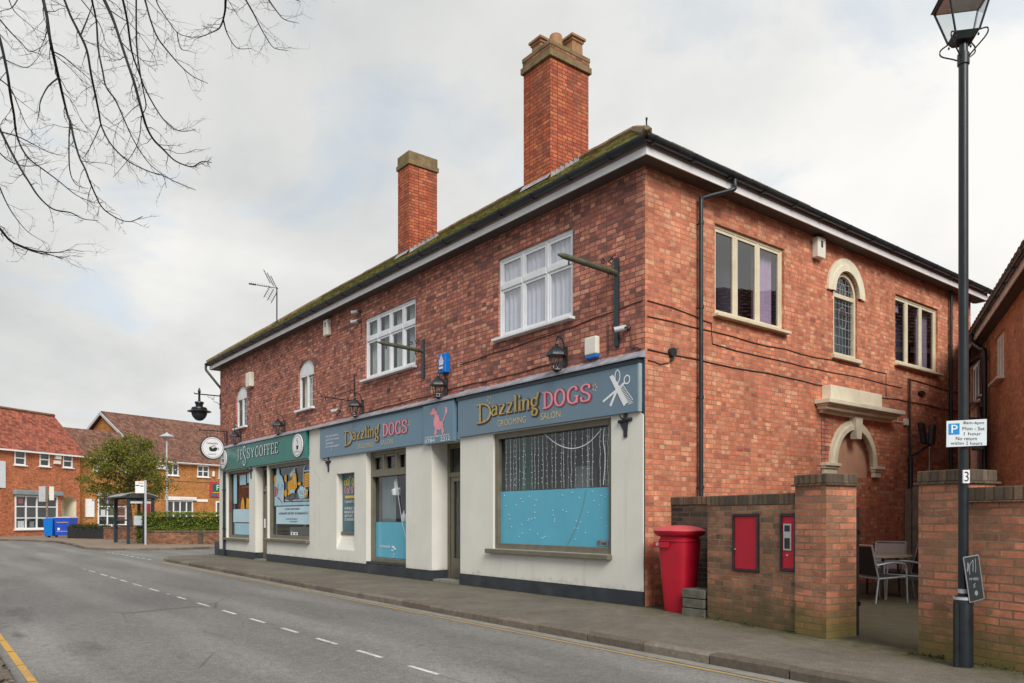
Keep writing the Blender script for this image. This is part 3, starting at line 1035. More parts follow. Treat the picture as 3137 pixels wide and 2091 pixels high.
inner = offset_line(kerb_line, -0.145)
near_pave = inner + [(-22.0, 40), (40, 40)]
near_pave = [p for p in near_pave]
struct(pave('pavement', near_pave, 0.0, 'paving'), 'grey tarmac pavement along the shopfronts', 'pavement')
struct(kerb('kerb', kerb_line, 0.14, 0.004), 'brown stone kerb of the shop pavement', 'kerb')
far_line = [(-29.9, 40), (-29.85, 3.0), (-29.3, 0.6), (-29.6, -0.9), (-30.6, -2.0), (-33.0, -2.6), (-40.0, -2.25), (-44.5, -2.2), (-48.0, -3.0), (-52.5, -5.0), (-60, -10.5), (-70, -20), (-80, -34)]
fin = offset_line(far_line, -0.145)
struct(pave('pavement', fin + [(-95, -34), (-95, 40)], 0.0, 'paving_far'), 'pinkish pavement on the far side of the junction', 'pavement')
struct(kerb('kerb', far_line, 0.14, 0.006, seed=5), 'stone kerb of the far pavement at the junction', 'kerb')
left_line = [(-60, -8.36), (-20, -8.36), (40, -8.36)]
struct(pave('pavement', [(-60, -8.5), (-60, -16), (40, -16), (40, -8.5)], 0.0, 'paving'), 'near pavement under the bare tree', 'pavement')
struct(kerb('kerb', left_line, 0.14, 0.004, seed=9), 'stone kerb of the near pavement', 'kerb')

# painted lines and the pale channel beside the kerb
m = MB()
for a, b in ((-17.1, -16.9), (-16.23, -15.39), (-14.6, -13.74), (-13.33, -12.55), (-12.15, -11.45), (-10.81, -9.94), (-9.27, -8.48), (-7.85, -7.70), (-7.11, -6.54), (-5.82, -5.14), (-4.44, -3.8), (-3.16, -2.57), (-1.94, -1.39), (-0.79, -0.22), (0.31, 0.88), (1.45, 2.0), (2.65, 3.2), (3.85, 4.4), (5.05, 5.6), (6.3, 6.8)):
    m.add([(a, -5.14, -0.096), (b, -5.14, -0.096), (b, -5.085, -0.096), (a, -5.085, -0.096)], [(0, 1, 2, 3)])
struct(m.build('centre_line', 'line_white'), 'broken white centre line of the road', 'road marking')
m = MB()
xs = [30 - 1.5 * k for k in range(33)] + [-19.4]
for a, b in zip(xs[:-1], xs[1:]):
    m.add([(a, kx(a) - 0.28, -0.096), (b, kx(b) - 0.28, -0.096), (b, kx(b) - 0.215, -0.096), (a, kx(a) - 0.215, -0.096)], [(0, 1, 2, 3)])
struct(m.build('yellow_line', 'line_yellow'), 'faded yellow line beside the shop kerb', 'road marking')
m = MB()
for k in range(60):
    a = -40 + k
    m.add([(a, -8.235, -0.096), (a + .97, -8.235, -0.096), (a + .97, -8.165, -0.096), (a, -8.165, -0.096)], [(0, 1, 2, 3)])
struct(m.build('yellow_line', 'line_yellow2'), 'yellow line beside the near kerb', 'road marking')
m = MB()
for a, b in zip(xs[:-1], xs[1:]):
    m.add([(a, kx(a) - 0.185, -0.096), (b, kx(b) - 0.185, -0.096), (b, kx(b) - 0.012, -0.096), (a, kx(a) - 0.012, -0.096)], [(0, 1, 2, 3)])
struct(m.build('road_channel', 'gutter_stone'), 'pale channel strip between kerb and road', 'road channel')
m = MB()
r = random.Random(4)
for k in range(9):
    a = -21.2 - 0.9 * k
    m.add([(a, -2.40 + r.uniform(-.02, .02), -0.096), (a - .5, -2.40, -0.096), (a - .5, -2.31, -0.096), (a, -2.31, -0.096)], [(0, 1, 2, 3)])
struct(m.build('give_way_line', 'line_white'), 'worn white dashes across the side street mouth', 'road marking')
m = MB()
r = random.Random(12)
for k in range(420):
    x = r.uniform(-6.5, 2.0)
    y = -8.33 - abs(r.gauss(0, 0.35))
    z = (-0.085 if y > -8.355 else 0.012) + r.uniform(0, 0.012)
    leaf(m, Vector((x, y, z)), r.uniform(0.03, 0.07), r)
tag(m.build('fallen_leaves', 'leaf_brown', recalc=False), 'brown leaf litter along the near kerb', 'leaves', None, 'stuff')

# ------------------------------------------------------------ the corner building
B = thing('corner_shop_building', (0, 0, 0), 'two storey red brick corner building with cream rendered shopfronts and two tall brick chimneys', 'building')
ZE = 6.93
XL, YB = -21.03, 12.25
W1 = arch_loop(-19.30, -18.15, 4.56, 5.72, 0.28, 8)
W2 = arch_loop(-13.73, -12.58, 4.58, 5.72, 0.30, 8)
W3 = rect(-9.44, -6.96, 4.88, 6.44)
W4 = rect(-3.83, -1.67, 4.90, 6.46)
m = MB()
up = [W1, W2, W3, W4]
m.fpoly(FR, [rect(XL, 0, 3.12, ZE + .05)] + up, 0)
for L in up:
    m.reveal(FR, L, 0, -0.16)
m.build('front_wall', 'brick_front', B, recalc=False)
SW1 = rect(1.76, 3.85, 4.89, 6.45)
SW2 = rect(8.22, 10.36, 4.85, 6.41)
SWA = arch_loop(5.60, 6.55, 4.68, 5.98, 0.475, 14)
NIC = arch_loop(5.53, 7.22, 2.24, 2.50, 0.80, 14)
m = MB()
ho = [SW1, SW2, SWA, NIC]
m.fpoly(SI, [rect(0, YB, 0, ZE + .05)] + ho, 0)
for L in ho:
    m.reveal(SI, L, 0, -0.14)
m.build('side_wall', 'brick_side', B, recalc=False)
m = MB()
m.quad((XL, 0, 0), (XL, 6.0, 0), (XL, 6.0, ZE), (XL, 0, ZE))
m.quad((XL, 6.0, 0), (-6, 6.0, 0), (-6, 6.0, ZE), (XL, 6.0, ZE))
m.quad((-6, 6.0, 0), (-6, YB, 0), (-6, YB, ZE), (-6, 6.0, ZE))
m.quad((-6, YB, 0), (0, YB, 0), (0, YB, ZE), (-6, YB, ZE))
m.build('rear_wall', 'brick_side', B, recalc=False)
# rendered ground floor
OPEN = {'cl': (-20.22, -17.84, 0.68, 3.08), 'cd': (-17.24, -16.18, 0.0, 3.08), 'cr': (-16.10, -12.82, 0.74, 3.08),
        'md': (-9.32, -7.34, 0.25, 3.05), 'rw': (-3.96, -0.71, 0.79, 3.05), 'rc': (-6.22, -5.10, 0.0, 3.05)}
dR = 0.03
m = MB()
holes = [rect(*OPEN[k]) for k in ('cl', 'cr', 'md', 'rw')]
slot = rect(-11.03, -9.97, 0.54, 2.58)
m.fpoly(FR, [[(XL, 0.2), (-17.24, 0.2), (-17.24, 3.08), (-16.18, 3.08), (-16.18, 0.2), (-6.22, 0.2), (-6.22, 3.05), (-5.10, 3.05), (-5.10, 0.2), (-0.02, 0.2), (-0.02, 3.20), (-12.0, 3.2), (-12.0, 3.93), (-12.83, 3.93), (-12.83, 3.2), (XL, 3.2)]] + holes + [slot], dR)
for k, dep in (('cl', 0.16), ('cr', 0.10), ('md', 0.22), ('rw', 0.08)):
    m.reveal(FR, rect(*OPEN[k]), dR, -dep)
# slot window niche with a steep sloping sill
f = FR.p
sd_ = -0.145
m.quad(f(-11.03, .54, dR), f(-11.03, .96, sd_), f(-11.03, 2.58, sd_), f(-11.03, 2.58, dR))
m.quad(f(-9.97, .54, dR), f(-9.97, .96, sd_), f(-9.97, 2.58, sd_), f(-9.97, 2.58, dR))
m.quad(f(-11.03, .54, dR), f(-9.97, .54, dR), f(-9.97, .96, sd_), f(-11.03, .96, sd_))
m.quad(f(-11.03, 2.58, dR), f(-9.97, 2.58, dR), f(-9.97, 2.58, sd_), f(-11.03, 2.58, sd_))
# door recesses
for u, w in ((-6.22, -0.47), (-5.10, -0.47)):
    m.quad(f(u, 0.2, dR), f(u, 0.2, w), f(u, 3.05, w), f(u, 3.05, dR))
m.quad(f(-6.22, 3.05, dR), f(-5.10, 3.05, dR), f(-5.10, 3.05, -.47), f(-6.22, 3.05, -.47))
for u in (-17.24, -16.18):
    m.quad(f(u, 0.2, dR), f(u, 0.2, -.3), f(u, 3.08, -.3), f(u, 3.08, dR))
m.quad(f(XL, 0.2, dR), f(XL, .2, 0), f(XL, 3.2, 0), f(XL, 3.2, dR))
m.quad(f(-.02, 0.2, dR), f(-.02, .2, 0), f(-.02, 3.2, 0), f(-.02, 3.2, dR))
m.build('render_wall', 'render', B, recalc=False)
m = MB()
for a, b in ((XL - .015, -17.24), (-16.18, -6.20), (-5.10, -0.01)):
    m.fbox(FR, a, b, -0.02, 0.235, -0.05, dR + 0.022)
for u in (-6.215, -5.105):
    s = 1 if u < -5.5 else -1
    m.fbox(FR, u, u + s * .02, -0.02, 0.235, -0.47, -0.05)
for u in (-17.235, -16.185):
    s = 1 if u < -17 else -1
    m.fbox(FR, u, u + s * .02, -0.02, 0.235, -0.3, -0.05)
m.fbox(FR, OPEN['md'][0], OPEN['md'][1], 0.236, 0.30, -0.20, 0.03)
m.build('plinth', 'plinth', B)
m = MB()
m.fbox(FR, -17.24, -16.18, -0.02, 0.03, -0.3, 0.06)
m.build('doorstep', 'gutter_stone', B)
m = MB()
m.fbox(FR, -6.19, -5.13, -0.02, 0.05, -0.47, 0.02)
m.build('doorstep', 'gutter_stone', B)

# roof: tiled hips, each tile a small sheet that overlaps the one below
TP, EO = 0.72, 0.36
rr = random.Random(77)


def tiles(m, p_at, left_at, right_at, T, course=0.20, tw=0.27):
    n = int(T / (course * 0.82))
    for k in range(n):
        t0, t1 = T * k / n, T * (k + 1) / n
        a0, b0, a1, b1 = left_at(t0), right_at(t0), left_at(t1), right_at(t1)
        nb = max(1, int((b0 - a0) / tw))
        sh = (k % 2) * 0.5
        for j in range(-1, nb + 1):
            f0, f1 = (j + sh) / nb, (j + 1 + sh) / nb
            f0, f1 = max(0, f0), min(1, f1)
            if f1 - f0 < 1e-4:
                continue
            h = 0.028 + rr.uniform(-0.006, 0.010)
            q = [p_at(a0 + (b0 - a0) * f0 + 0.003, t0 - 0.02, h), p_at(a0 + (b0 - a0) * f1 - 0.003, t0 - 0.02, h), p_at(a1 + (b1 - a1) * f1 - 0.003, t1, 0.008), p_at(a1 + (b1 - a1) * f0 + 0.003, t1, 0.008)]
            g = [p_at(a0 + (b0 - a0) * f0 + 0.003, t0 - 0.02, h - 0.02), p_at(a0 + (b0 - a0) * f1 - 0.003, t0 - 0.02, h - 0.02)]
            m.add(q + g, [(0, 1, 2, 3), (4, 5, 1, 0)])


m = MB()
RX0, RX1, RY0 = XL - EO, EO, -EO
RZ0 = 7.17
RW = 3.18
tiles(m, lambda u, t, h: (u, RY0 + t, RZ0 + TP * t + h), lambda t: RX0 + t, lambda t: RX1 - t, RW)
tiles(m, lambda u, t, h: (RX1 - t, u, RZ0 + TP * t + h), lambda t: RY0 + t, lambda t: YB + EO - t, RW)
tiles(m, lambda u, t, h: (RX0 + t, u, RZ0 + TP * t + h), lambda t: RY0 + t, lambda t: 6.0 + EO - t, RW, 0.3, 0.5)
tiles(m, lambda u, t, h: (u, 6.0 + EO - t, RZ0 + TP * t + h), lambda t: RX0 + t, lambda t: -6.0 - EO + t, RW, 0.4, 0.8)
roof = m.build('roof', 'roof_tiles', B, recalc=False)
m = MB()
zr = RZ0 + TP * RW
A_, Bq, Cq, Dq = Vector((RX0, RY0, RZ0)), Vector((RX0 + RW, RY0 + RW, zr)), Vector((RX1 - RW, RY0 + RW, zr)), Vector((RX1, RY0, RZ0))
Eq = Vector((RX1 - RW, YB + EO - RW, zr))
for a, b in ((A_, Bq), (Bq, Cq), (Cq, Dq), (Cq, Eq)):
    n = max(2, int((b - a).length / 0.36))
    for k in range(n):
        p, q = a.lerp(b, (k + 0.02) / n), a.lerp(b, (k + 0.98) / n)
        o = Vector((0, 0, 0.035 + rr.uniform(-.006, .008)))
        m.tube([p + o, q + o], 0.085, 7)
# upturned hip tile with its iron at the street corner
m.tube([Dq + Vector((-.12, .12, .07)), Dq + Vector((-.02, .02, .05)), Dq + Vector((.03, -.03, .08))], [.09, .08, .045], 7)
m.build('ridge_tile', 'cap_moss', B)
m = MB()
m.tube([Dq + Vector((-.06, .06, .10)), Dq + Vector((-.06, .06, .24)), Dq + Vector((-.03, .03, .27))], [.012, .012, .018], 6)
m.build('hip_iron', 'iron', B)
m = MB()                                                         # boarded underside keeps the loft dark
m.quad(Vector(A_) - Vector((0, 0, .03)), Vector(Dq) - Vector((0, 0, .03)), Vector(Cq) - Vector((0, 0, .03)), Vector(Bq) - Vector((0, 0, .03)))
m.quad(Vector(Dq) - Vector((0, 0, .03)), (RX1, YB + EO, RZ0 - .03), Vector(Eq) - Vector((0, 0, .03)), Vector(Cq) - Vector((0, 0, .03)))
m.build('roof_boarding', 'soffit', B, recalc=False)
m = MB()
m.quad((RX0 + .05, RY0 + .07, ZE), (.29, RY0 + .07, ZE), (.29, .05, ZE), (RX0 + .05, .05, ZE))
m.quad((-.05, .05, ZE), (.29, .05, ZE), (.29, YB + .3, ZE), (-.05, YB + .3, ZE))
m.quad((RX0 + .05, .05, ZE), (XL + .05, .05, ZE), (XL + .05, 6.3, ZE), (RX0 + .05, 6.3, ZE))
m.build('soffit', 'soffit', B, recalc=False)
m = MB()
m.box(RX0 + .05, .30, -.30, -.278, ZE - .012, 7.03)
m.box(.278, .30, -.278, YB + .3, ZE - .012, 7.03)
m.box(RX0 + .05, RX0 + .072, -.278, 6.3, ZE - .012, 7.03)
m.box(.0, .278, YB + .28, YB + .3, ZE - .012, 7.03)
m.build('fascia', 'fascia', B)
m = MB()
m.box(RX0 + .06, .285, -.285, -.262, 7.03, 7.15)
m.box(.262, .285, -.262, YB + .29, 7.03, 7.15)
m.box(RX0 + .06, RX0 + .08, -.262, 6.3, 7.03, 7.15)
m.build('fascia_back', 'fascia_back', B)


def half_gutter(m, a, b, r=0.080):
    a, b = Vector(a), Vector(b)
    t = (b - a).normalized()
    s = t.cross(Vector((0, 0, 1)))
    n = 8
    for off, rev in ((r, 1), (r - .008, 0)):
        vs = []
        for p in (a, b):
            for k in range(n + 1):
                an = PI * k / n
                vs.append(p + s * math.cos(an) * off - Vector((0, 0, math.sin(an) * off)))
        m.smooth = True
        m.add(vs, [(k, k + 1, n + 2 + k, n + 1 + k) for k in range(n)])
        m.smooth = False
    L = (b - a).length
    for k in range(int(L / 0.95) + 1):                          # bracket straps and joints
        p = a + t * min(L, 0.15 + k * 0.95)
        vs = []
        for q in (p - t * .02, p + t * .02):
            for j in range(n + 1):
                an = PI * j / n
                vs.append(q + s * math.cos(an) * (r + .012) - Vector((0, 0, math.sin(an) * (r + .012))))
        m.add(vs, [(j, j + 1, n + 2 + j, n + 1 + j) for j in range(n)])
        m.box(p.x - .018, p.x + .018, p.y - .018, p.y + .018, p.z - .10, p.z - .05)


m = MB()
half_gutter(m, (RX0 - .06, -.372, 7.15), (.39, -.372, 7.15))
half_gutter(m, (.372, -.39, 7.15), (.372, YB + .42, 7.15))
half_gutter(m, (RX0 - .01, 6.3, 7.15), (RX0 - .01, -.40, 7.15))
m.build('gutter', 'gutter', B, recalc=False)


def pipe(pts, r, name='downpipe', clips=(), F=None):
    m = MB().mat('gutter')
    m.tube(crom(pts, 4), r, 10)
    for c in clips:
        m.lathe([(r * 1.25, -.03), (r * 1.25, .03)], c, 10)
        if F:
            m.tube([c, Vector(c) - F.nr * 0.09], .012, 5)
    return m.build(name, None, B)


s = SI.p
pipe([s(1.80, 7.08, .37), s(1.80, 6.96, .37), s(1.77, 6.90, .34), s(1.34, 6.74, .12), s(1.27, 6.66, .10), s(1.26, 6.4, .10), s(1.26, 3.0, .10), s(1.26, 0, .10)], .038, clips=[s(1.26, z, .10) for z in (6.3, 4.9, 3.4, 1.9, .6)], F=SI)
pipe([s(10.92, ZE, .08), s(10.92, 6, .07), s(10.92, 2.4, .07), s(10.92, .0, .07)], .036, clips=[s(10.92, z, .07) for z in (5.6, 4.2)], F=SI)
pipe([s(8.80, 4.56, .05), s(8.80, 3.6, .05), s(8.80, 2.7, .06)], .022)
pipe([s(8.80, 2.75, .07), s(8.80, 1.6, .07), s(8.80, 0, .07)], .05)
pipe([f(-20.30, 3.08, .09), f(-20.30, 1.6, .09), f(-20.30, 0, .09)], .05, clips=[f(-20.30, z, .09) for z in (2.4, 1.0)], F=FR)
pipe([(XL - .33, -.42, 7.08), (XL - .32, -.42, 6.92), (XL - .25, -.36, 6.80), (XL - .06, -.07, 6.36), (XL - .05, .03, 6.22), (XL - .06, .14, 5.8), (XL - .06, .14, 0)], .045)

# chimneys
def chimney(x0, x1, y0, y1, zc, zt, big):
    m = MB().mat('brick_chimney')
    m.box(x0, x1, y0, y1, 7.6, zc)
    ch = m.build('chimney', None, B)
    m = MB().mat('cap_moss')
    e = .045
    if big:
        m.mat('brick_cap_red')
        m.box(x0 - .02, x1 + .02, y0 - .02, y1 + .02, zc, zt - .1)
        m.mat('cap_moss')
        for q_ in ((x0 - .055, x1 + .055, y0 - .055, y0 + .05), (x0 - .055, x1 + .055, y1 - .05, y1 + .055), (x0 - .055, x0 + .05, y0 + .05, y1 - .05), (x1 - .05, x1 + .055, y0 + .05, y1 - .05)):
            m.box(*q_, zc - .01, zc + .13)
        m.box(x0 - .03, x1 + .03, y0 - .03, y1 + .03, zt - .1, zt)
        m.box(x0 + .03, x1 - .03, y0 + .03, y1 - .03, zt, zt + .05)
    else:
        m.box(x0 - .04, x1 + .04, y0 - .04, y1 + .04, zc, zc + .13)
        m.box(x0 - .012, x1 + .012, y0 - .012, y1 + .012, zc + .13, zt)
    m.build('chimney_cap', None, ch, bevel=.012)
    if big:
        for px, py, sq in ((x0 + .20, y0 + .36, 1), (x1 - .22, y1 - .28, 1)):
            m = MB().mat('terracotta')
            m.X = Matrix.Translation((px, py, zt))
            m.lathe([(.26, 0), (.225, .05), (.215, .30), (.25, .32), (.25, .36), (.30, .38), (.30, .43), (.20, .43), (.20, .2)], n=4, rot=PI / 4, power=2)
            m.build('chimney_pot', None, ch)
        m = MB().mat('terracotta')
        m.smooth = True
        m.lathe([(.15, -.05), (.145, .27), (.13, .30), (.095, .30), (.09, .1)], (x1 - .19, y0 + .33, zt), 16)
        m.build('chimney_pot', None, ch)
    m = MB()
    k = 0
    y = y0
    while y < min(y1, 2.82) - .02:                              # stepped lead soakers up the slope
        z = RZ0 + TP * (y - RY0)
        m.add([(x1 + .012, y, z - .05), (x1 + .012, y + .15, z + .05), (x1 + .012, y + .15, z + .17), (x1 + .012, y + .02, z + .17)], [(0, 1, 2, 3)])
        m.add([(x1 + .012, y, z + .02), (x1 + .012, y + .15, z + .125), (x1 + .10, y + .15, z + .125), (x1 + .10, y, z + .02)], [(0, 1, 2, 3)])
        y += .135
    z = RZ0 + TP * (y0 - RY0)
    m.add([(x0 - .03, y0 - .012, z + .12), (x1 + .03, y0 - .012, z + .12), (x1 + .03, y0 - .10, z - .01), (x0 - .03, y0 - .10, z - .01)], [(0, 1, 2, 3)])
    m.build('flashing', 'lead', ch, recalc=False)


chimney(-5.38, -4.457, 1.9, 3.05, 11.48, 11.83, True)
chimney(-10.93, -10.315, 1.8, 2.72, 11.22, 11.60, False)


# ------------------------------------------------------------ windows
def interior(F, u0, u1, z0, z1, d0, depth, parent, mat='dark_room'):
    m = MB()
    e = .03
    a, b, c, d = u0 - e, u1 + e, z0 - e, z1 + e
    p = F.p
    D = d0 - depth
    m.quad(p(a, c, D), p(b, c, D), p(b, d, D), p(a, d, D))
    for (x, y, x2, y2) in ((a, c, b, c), (b, c, b, d), (b, d, a, d), (a, d, a, c)):
        m.quad(p(x, y, d0), p(x2, y2, d0), p(x2, y2, D), p(x, y, D))
    return m.build('interior', mat, parent, recalc=False)


def window(F, u0, u1, z0, z1, d, mat, mulls=(), trans=None, fw=.06, sash=.045, sill=True, par=None, glassm='glass', sillmat=None, sill_over=.06, open_sash=None, depth=.45, room=True):
    """casement window: outer frame standing at depth d, lights between the mullions"""
    m = MB().mat(mat)
    th = .07
    m.fbox(F, u0, u0 + fw, z0, z1, d - th, d)
    m.fbox(F, u1 - fw, u1, z0, z1, d - th, d)
    m.fbox(F, u0 + fw, u1 - fw, z1 - fw, z1, d - th, d)
    m.fbox(F, u0 + fw, u1 - fw, z0, z0 + fw, d - th, d)
    us = [u0 + fw] + list(mulls) + [u1 - fw]
    for q in mulls:
        m.fbox(F, q - fw * .45, q + fw * .45, z0 + fw, z1 - fw, d - th, d - .002)
    zs = [z0 + fw] + ([trans] if trans else []) + [z1 - fw]
    if trans:
        for i in range(len(us) - 1):
            m.fbox(F, us[i] + (fw * .45 if i else 0), us[i + 1] - (fw * .45 if i < len(us) - 2 else 0), trans - .045, trans + .045, d - th, d + .012)
    w = m.build('window', None, par, bevel=.006)
    m = MB().mat(mat)
    for i in range(len(us) - 1):
        for j in range(len(zs) - 1):
            a = us[i] + (fw * .45 if i else 0)
            b = us[i + 1] - (fw * .45 if i < len(us) - 2 else 0)
            c = zs[j] + (.045 if j else 0)
            e = zs[j + 1] - (.045 if j < len(zs) - 2 else 0)
            s_ = sash
            D0, D1 = d - .055, d - .012
            m.fbox(F, a, a + s_, c, e, D0, D1)
            m.fbox(F, b - s_, b, c, e, D0, D1)
            m.fbox(F, a + s_, b - s_, c, c + s_, D0, D1)
            m.fbox(F, a + s_, b - s_, e - s_, e, D0, D1)
    m.build('sash', None, w, bevel=.004)
    m = MB()
    m.frect(F, u0 + fw * .5, u1 - fw * .5, z0 + fw * .5, z1 - fw * .5, d - .036)
    m.build('pane', glassm, w, recalc=False)
    if sill:
        m = MB()
        m.fbox(F, u0 - sill_over, u1 + sill_over, z0 - .055, z0 - .002, d - .10, d + .17)
        m.build('sill', sillmat or mat, w, bevel=.008)
    if room:
        interior(F, u0, u1, z0, z1, d - .075, depth, w)
    return w


def drape(F, u0, u1, z0, z1, d, parent, mat, folds=9, amp=.025):
    m = MB()
    m.smooth = True
    n = folds * 8
    vs = []
    for z in (z0, z1):
        for k in range(n + 1):
            vs.append(F.p(u0 + (u1 - u0) * k / n, z, d + amp * math.sin(2 * PI * folds * k / n + 0.6 * math.sin(k * .37))))
    m.add(vs, [(k, k + 1, n + 2 + k, n + 1 + k) for k in range(n)])
    return m.build('curtain', mat, parent, recalc=False)


def arch_window(F, u0, u1, z0, zs, rise, d, par):
    """white two-light window under a segmental head board"""
    L = arch_loop(u0, u1, zs - .12, zs, rise, 8)
    m = MB().mat('white_paint')
    m.fprism(F, L, d - .07, d)
    w = m.build('window', None, par)
    m = MB().mat('white_paint')
    fw = .05
    zt = zs - .122
    uc = (u0 + u1) / 2
    for a, b in ((u0, u0 + fw), (u1 - fw, u1), (uc - .035, uc + .035)):
        m.fbox(F, a, b, z0, zt, d - .07, d)
    for a, b in ((u0 + fw, uc - .035), (uc + .035, u1 - fw)):
        m.fbox(F, a, b, z0, z0 + .06, d - .07, d)
        m.fbox(F, a, b, zt - .05, zt, d - .07, d)
    m.build('frame', None, w, bevel=.006)
    m = MB()
    m.frect(F, u0 + .03, u1 - .03, z0 + .03, zt - .02, d - .045)
    m.build('pane', 'glass', w, recalc=False)
    m = MB()
    m.fbox(F, u0 - .07, u1 + .07, z0 - .06, z0 - .002, d - .1, d + .16)
    m.build('sill', 'white_paint', w, bevel=.008)
    interior(F, u0, u1, z0, zs, d - .075, .5, w)
    return w


w = arch_window(FR, -19.30, -18.15, 4.56, 5.72, .28, -.06, B)
drape(FR, -19.25, -18.95, 4.6, 5.6, -.22, w, 'curtain_grey', 3)
m = MB()                                                          # leaded lights of the two small windows
for z in (4.85, 5.1, 5.35):
    m.fbox(FR, -18.66, -18.21, z, z + .012, -.112, -.100)
for u in (-18.5, -18.36):
    m.fbox(FR, u, u + .01, 4.62, 5.55, -.112, -.101)
m.build('leaded_light', 'white_paint', w)
w = arch_window(FR, -13.73, -12.58, 4.58, 5.72, .30, -.06, B)
drape(FR, -13.7, -13.15, 4.62, 5.6, -.22, w, 'cream_paint', 5)
m = MB()
for z in (4.83, 5.05, 5.27, 5.48):
    m.fbox(FR, -13.08, -12.64, z, z + .012, -.112, -.100)
for u in (-12.94, -12.80):
    m.fbox(FR, u, u + .01, 4.65, 5.56, -.112, -.101)
m.build('leaded_light', 'white_paint', w)
w = window(FR, -9.44, -6.96, 4.88, 6.44, -.04, 'white_paint', (-8.82, -8.20, -7.58), 5.90, par=B, sash=.05)
for a, b in ((-9.38, -9.05), (-8.75, -8.45), (-8.13, -7.85), (-7.52, -7.30)):
    drape(FR, a, b, 4.95, 6.38, -.2, w, 'curtain_grey', 3)
w = window(FR, -3.83, -1.67, 4.90, 6.46, -.04, 'white_paint', (-3.11, -2.40), 5.90, par=B, sash=.05, glassm='glass_sky')
drape(FR, -3.78, -1.72, 4.95, 6.42, -.145, w, 'net_curtain', 15, .022)
w = window(SI, 1.76, 3.85, 4.89, 6.45, -.05, 'cream_paint', (2.42, 3.09), None, fw=.055, sash=.05, par=B, glassm='glass_dusk')
drape(SI, 3.15, 3.82, 4.95, 6.4, -.24, w, 'curtain', 6, .03)
w = window(SI, 8.22, 10.36, 4.85, 6.41, -.05, 'cream_paint', (8.88, 9.58), None, fw=.055, sash=.05, par=B, glassm='glass_dusk')
drape(SI, 9.65, 10.3, 4.9, 6.35, -.24, w, 'curtain_grey', 5, .03)
drape(SI, 8.28, 8.8, 6.1, 6.36, -.2, w, 'curtain', 4, .02)
m = MB()
for k in range(5):
    m.fbox(SI, 8.3, 8.8, 5.35 + k * .13, 5.41 + k * .13, -.26, -.25)
m.build('blue_slat', 'park_blue', w)

# arched leaded window on the side wall
m = MB().mat('cream_paint')
outer = arch_loop(5.62, 6.53, 4.70, 5.98, .455, 14)
inn = arch_loop(5.69, 6.46, 4.77, 5.98, .385, 14)
m.fpoly(SI, [outer, inn], -.03)
m.reveal(SI, inn, -.03, -.10)
m.fbox(SI, 5.69, 6.46, 5.90, 5.98, -.10, -.032)
aw = m.build('arched_window', None, B, recalc=False)
m = MB()
m.fpoly(SI, [inn], -.075)
m.build('pane', 'glass', aw, recalc=False)
m = MB()
for z in (4.95, 5.12, 5.30, 5.48, 5.66, 5.80, 6.10, 6.22):
    hw = .385 if z < 5.98 else math.sqrt(max(0, .385 ** 2 - (z - 5.98) ** 2))
    m.fbox(SI, 6.075 - hw, 6.075 + hw, z, z + .009, -.072, -.066)
for u in (5.82, 5.95, 6.075, 6.20, 6.33):
    zt = 5.98 + math.sqrt(max(0, .385 ** 2 - (u - 6.075) ** 2))
    m.fbox(SI, u - .004, u + .004, 4.77, zt, -.0715, -.0665)
for k in range(10):
    stroke(m, SI, ell(6.075, 5.52, .16, .22, 16), .012, .012, -.063) if k == 0 else None
stroke(m, SI, ell(6.075, 6.08, .10, .14, 14), .012, .012, -.063)
m.build('leaded_light', 'lead', aw)
m = MB()
stroke(m, SI, [(5.70, 5.60), (5.95, 5.58), (6.0, 5.66), (6.075, 5.70), (6.15, 5.66), (6.2, 5.58), (6.45, 5.60)], .024, .018, -.060)
m.frect(SI, 6.02, 6.13, 5.58, 5.66, -.0605)
m.build('stained_glass', 'cable_brown', aw, recalc=False)
m = MB()
m.fbox(SI, 5.52, 6.62, 4.62, 4.698, -.1, .08)
m.build('sill', 'cream_paint', aw, bevel=.008)
interior(SI, 5.62, 6.53, 4.7, 6.42, -.15, .35, aw, 'blind_grey')
m = MB()
ring_part(m, SI, 5.60, 6.55, 5.98, .26, 0.0, .045, 18, rise=.475)
ring_part(m, SI, 5.60, 6.55, 5.98, .12, 0.0, .065, 18, rise=.475)
m.build('arch_moulding', 'cream_stone', B)

# blind doorway: tan infill, cream arch, keystone, imposts, hood
m = MB()
m.fpoly(SI, [NIC], -.12)
m.build('arch_infill', 'tan', B, recalc=False)
m = MB()
ring_part(m, SI, 5.62, 7.12, 2.50, .20, -.02, .05, 18, rise=.72)
ring_part(m, SI, 5.62, 7.12, 2.50, .10, -.02, .085, 18, rise=.72)
m.fprism(SI, [(6.28, 3.03), (6.46, 3.03), (6.52, 3.47), (6.22, 3.47)], 0, .14)
m.build('arch_moulding', 'cream_stone', B)
for a, b in ((5.10, 5.66), (7.08, 7.46)):
    m = MB()
    m.fbox(SI, a + .05, b - .05, 2.26, 2.38, 0, .08)
    m.fbox(SI, a + .02, b - .02, 2.38, 2.43, 0, .11)
    m.fbox(SI, a, b, 2.43, 2.49, 0, .15)
    m.build('impost', 'cream_stone', B, bevel=.008)
m = MB()
m.fbox(SI, 5.04, 7.78, 3.47, 3.53, 0, .10)
m.fbox(SI, 4.98, 7.86, 3.53, 3.60, 0, .22)
m.fbox(SI, 4.94, 7.92, 3.60, 3.63, 0, .26)
m.fbox(SI, 4.88, 7.98, 3.63, 3.72, 0, .34)
m.build('door_hood', 'cream_stone', B, bevel=.012)
m = MB()
m.fbox(SI, 5.16, 7.22, 3.722, 4.02, 0, .20)
m.build('hood_block', 'cream_stone', B, bevel=.01)
m = MB()  # darker brick laid on the wall, painting in a dark recess
m.fbox(SI, 5.14, 5.38, .0, 3.46, .002, .012)
m.build('recess_strip', 'brick_front', B)

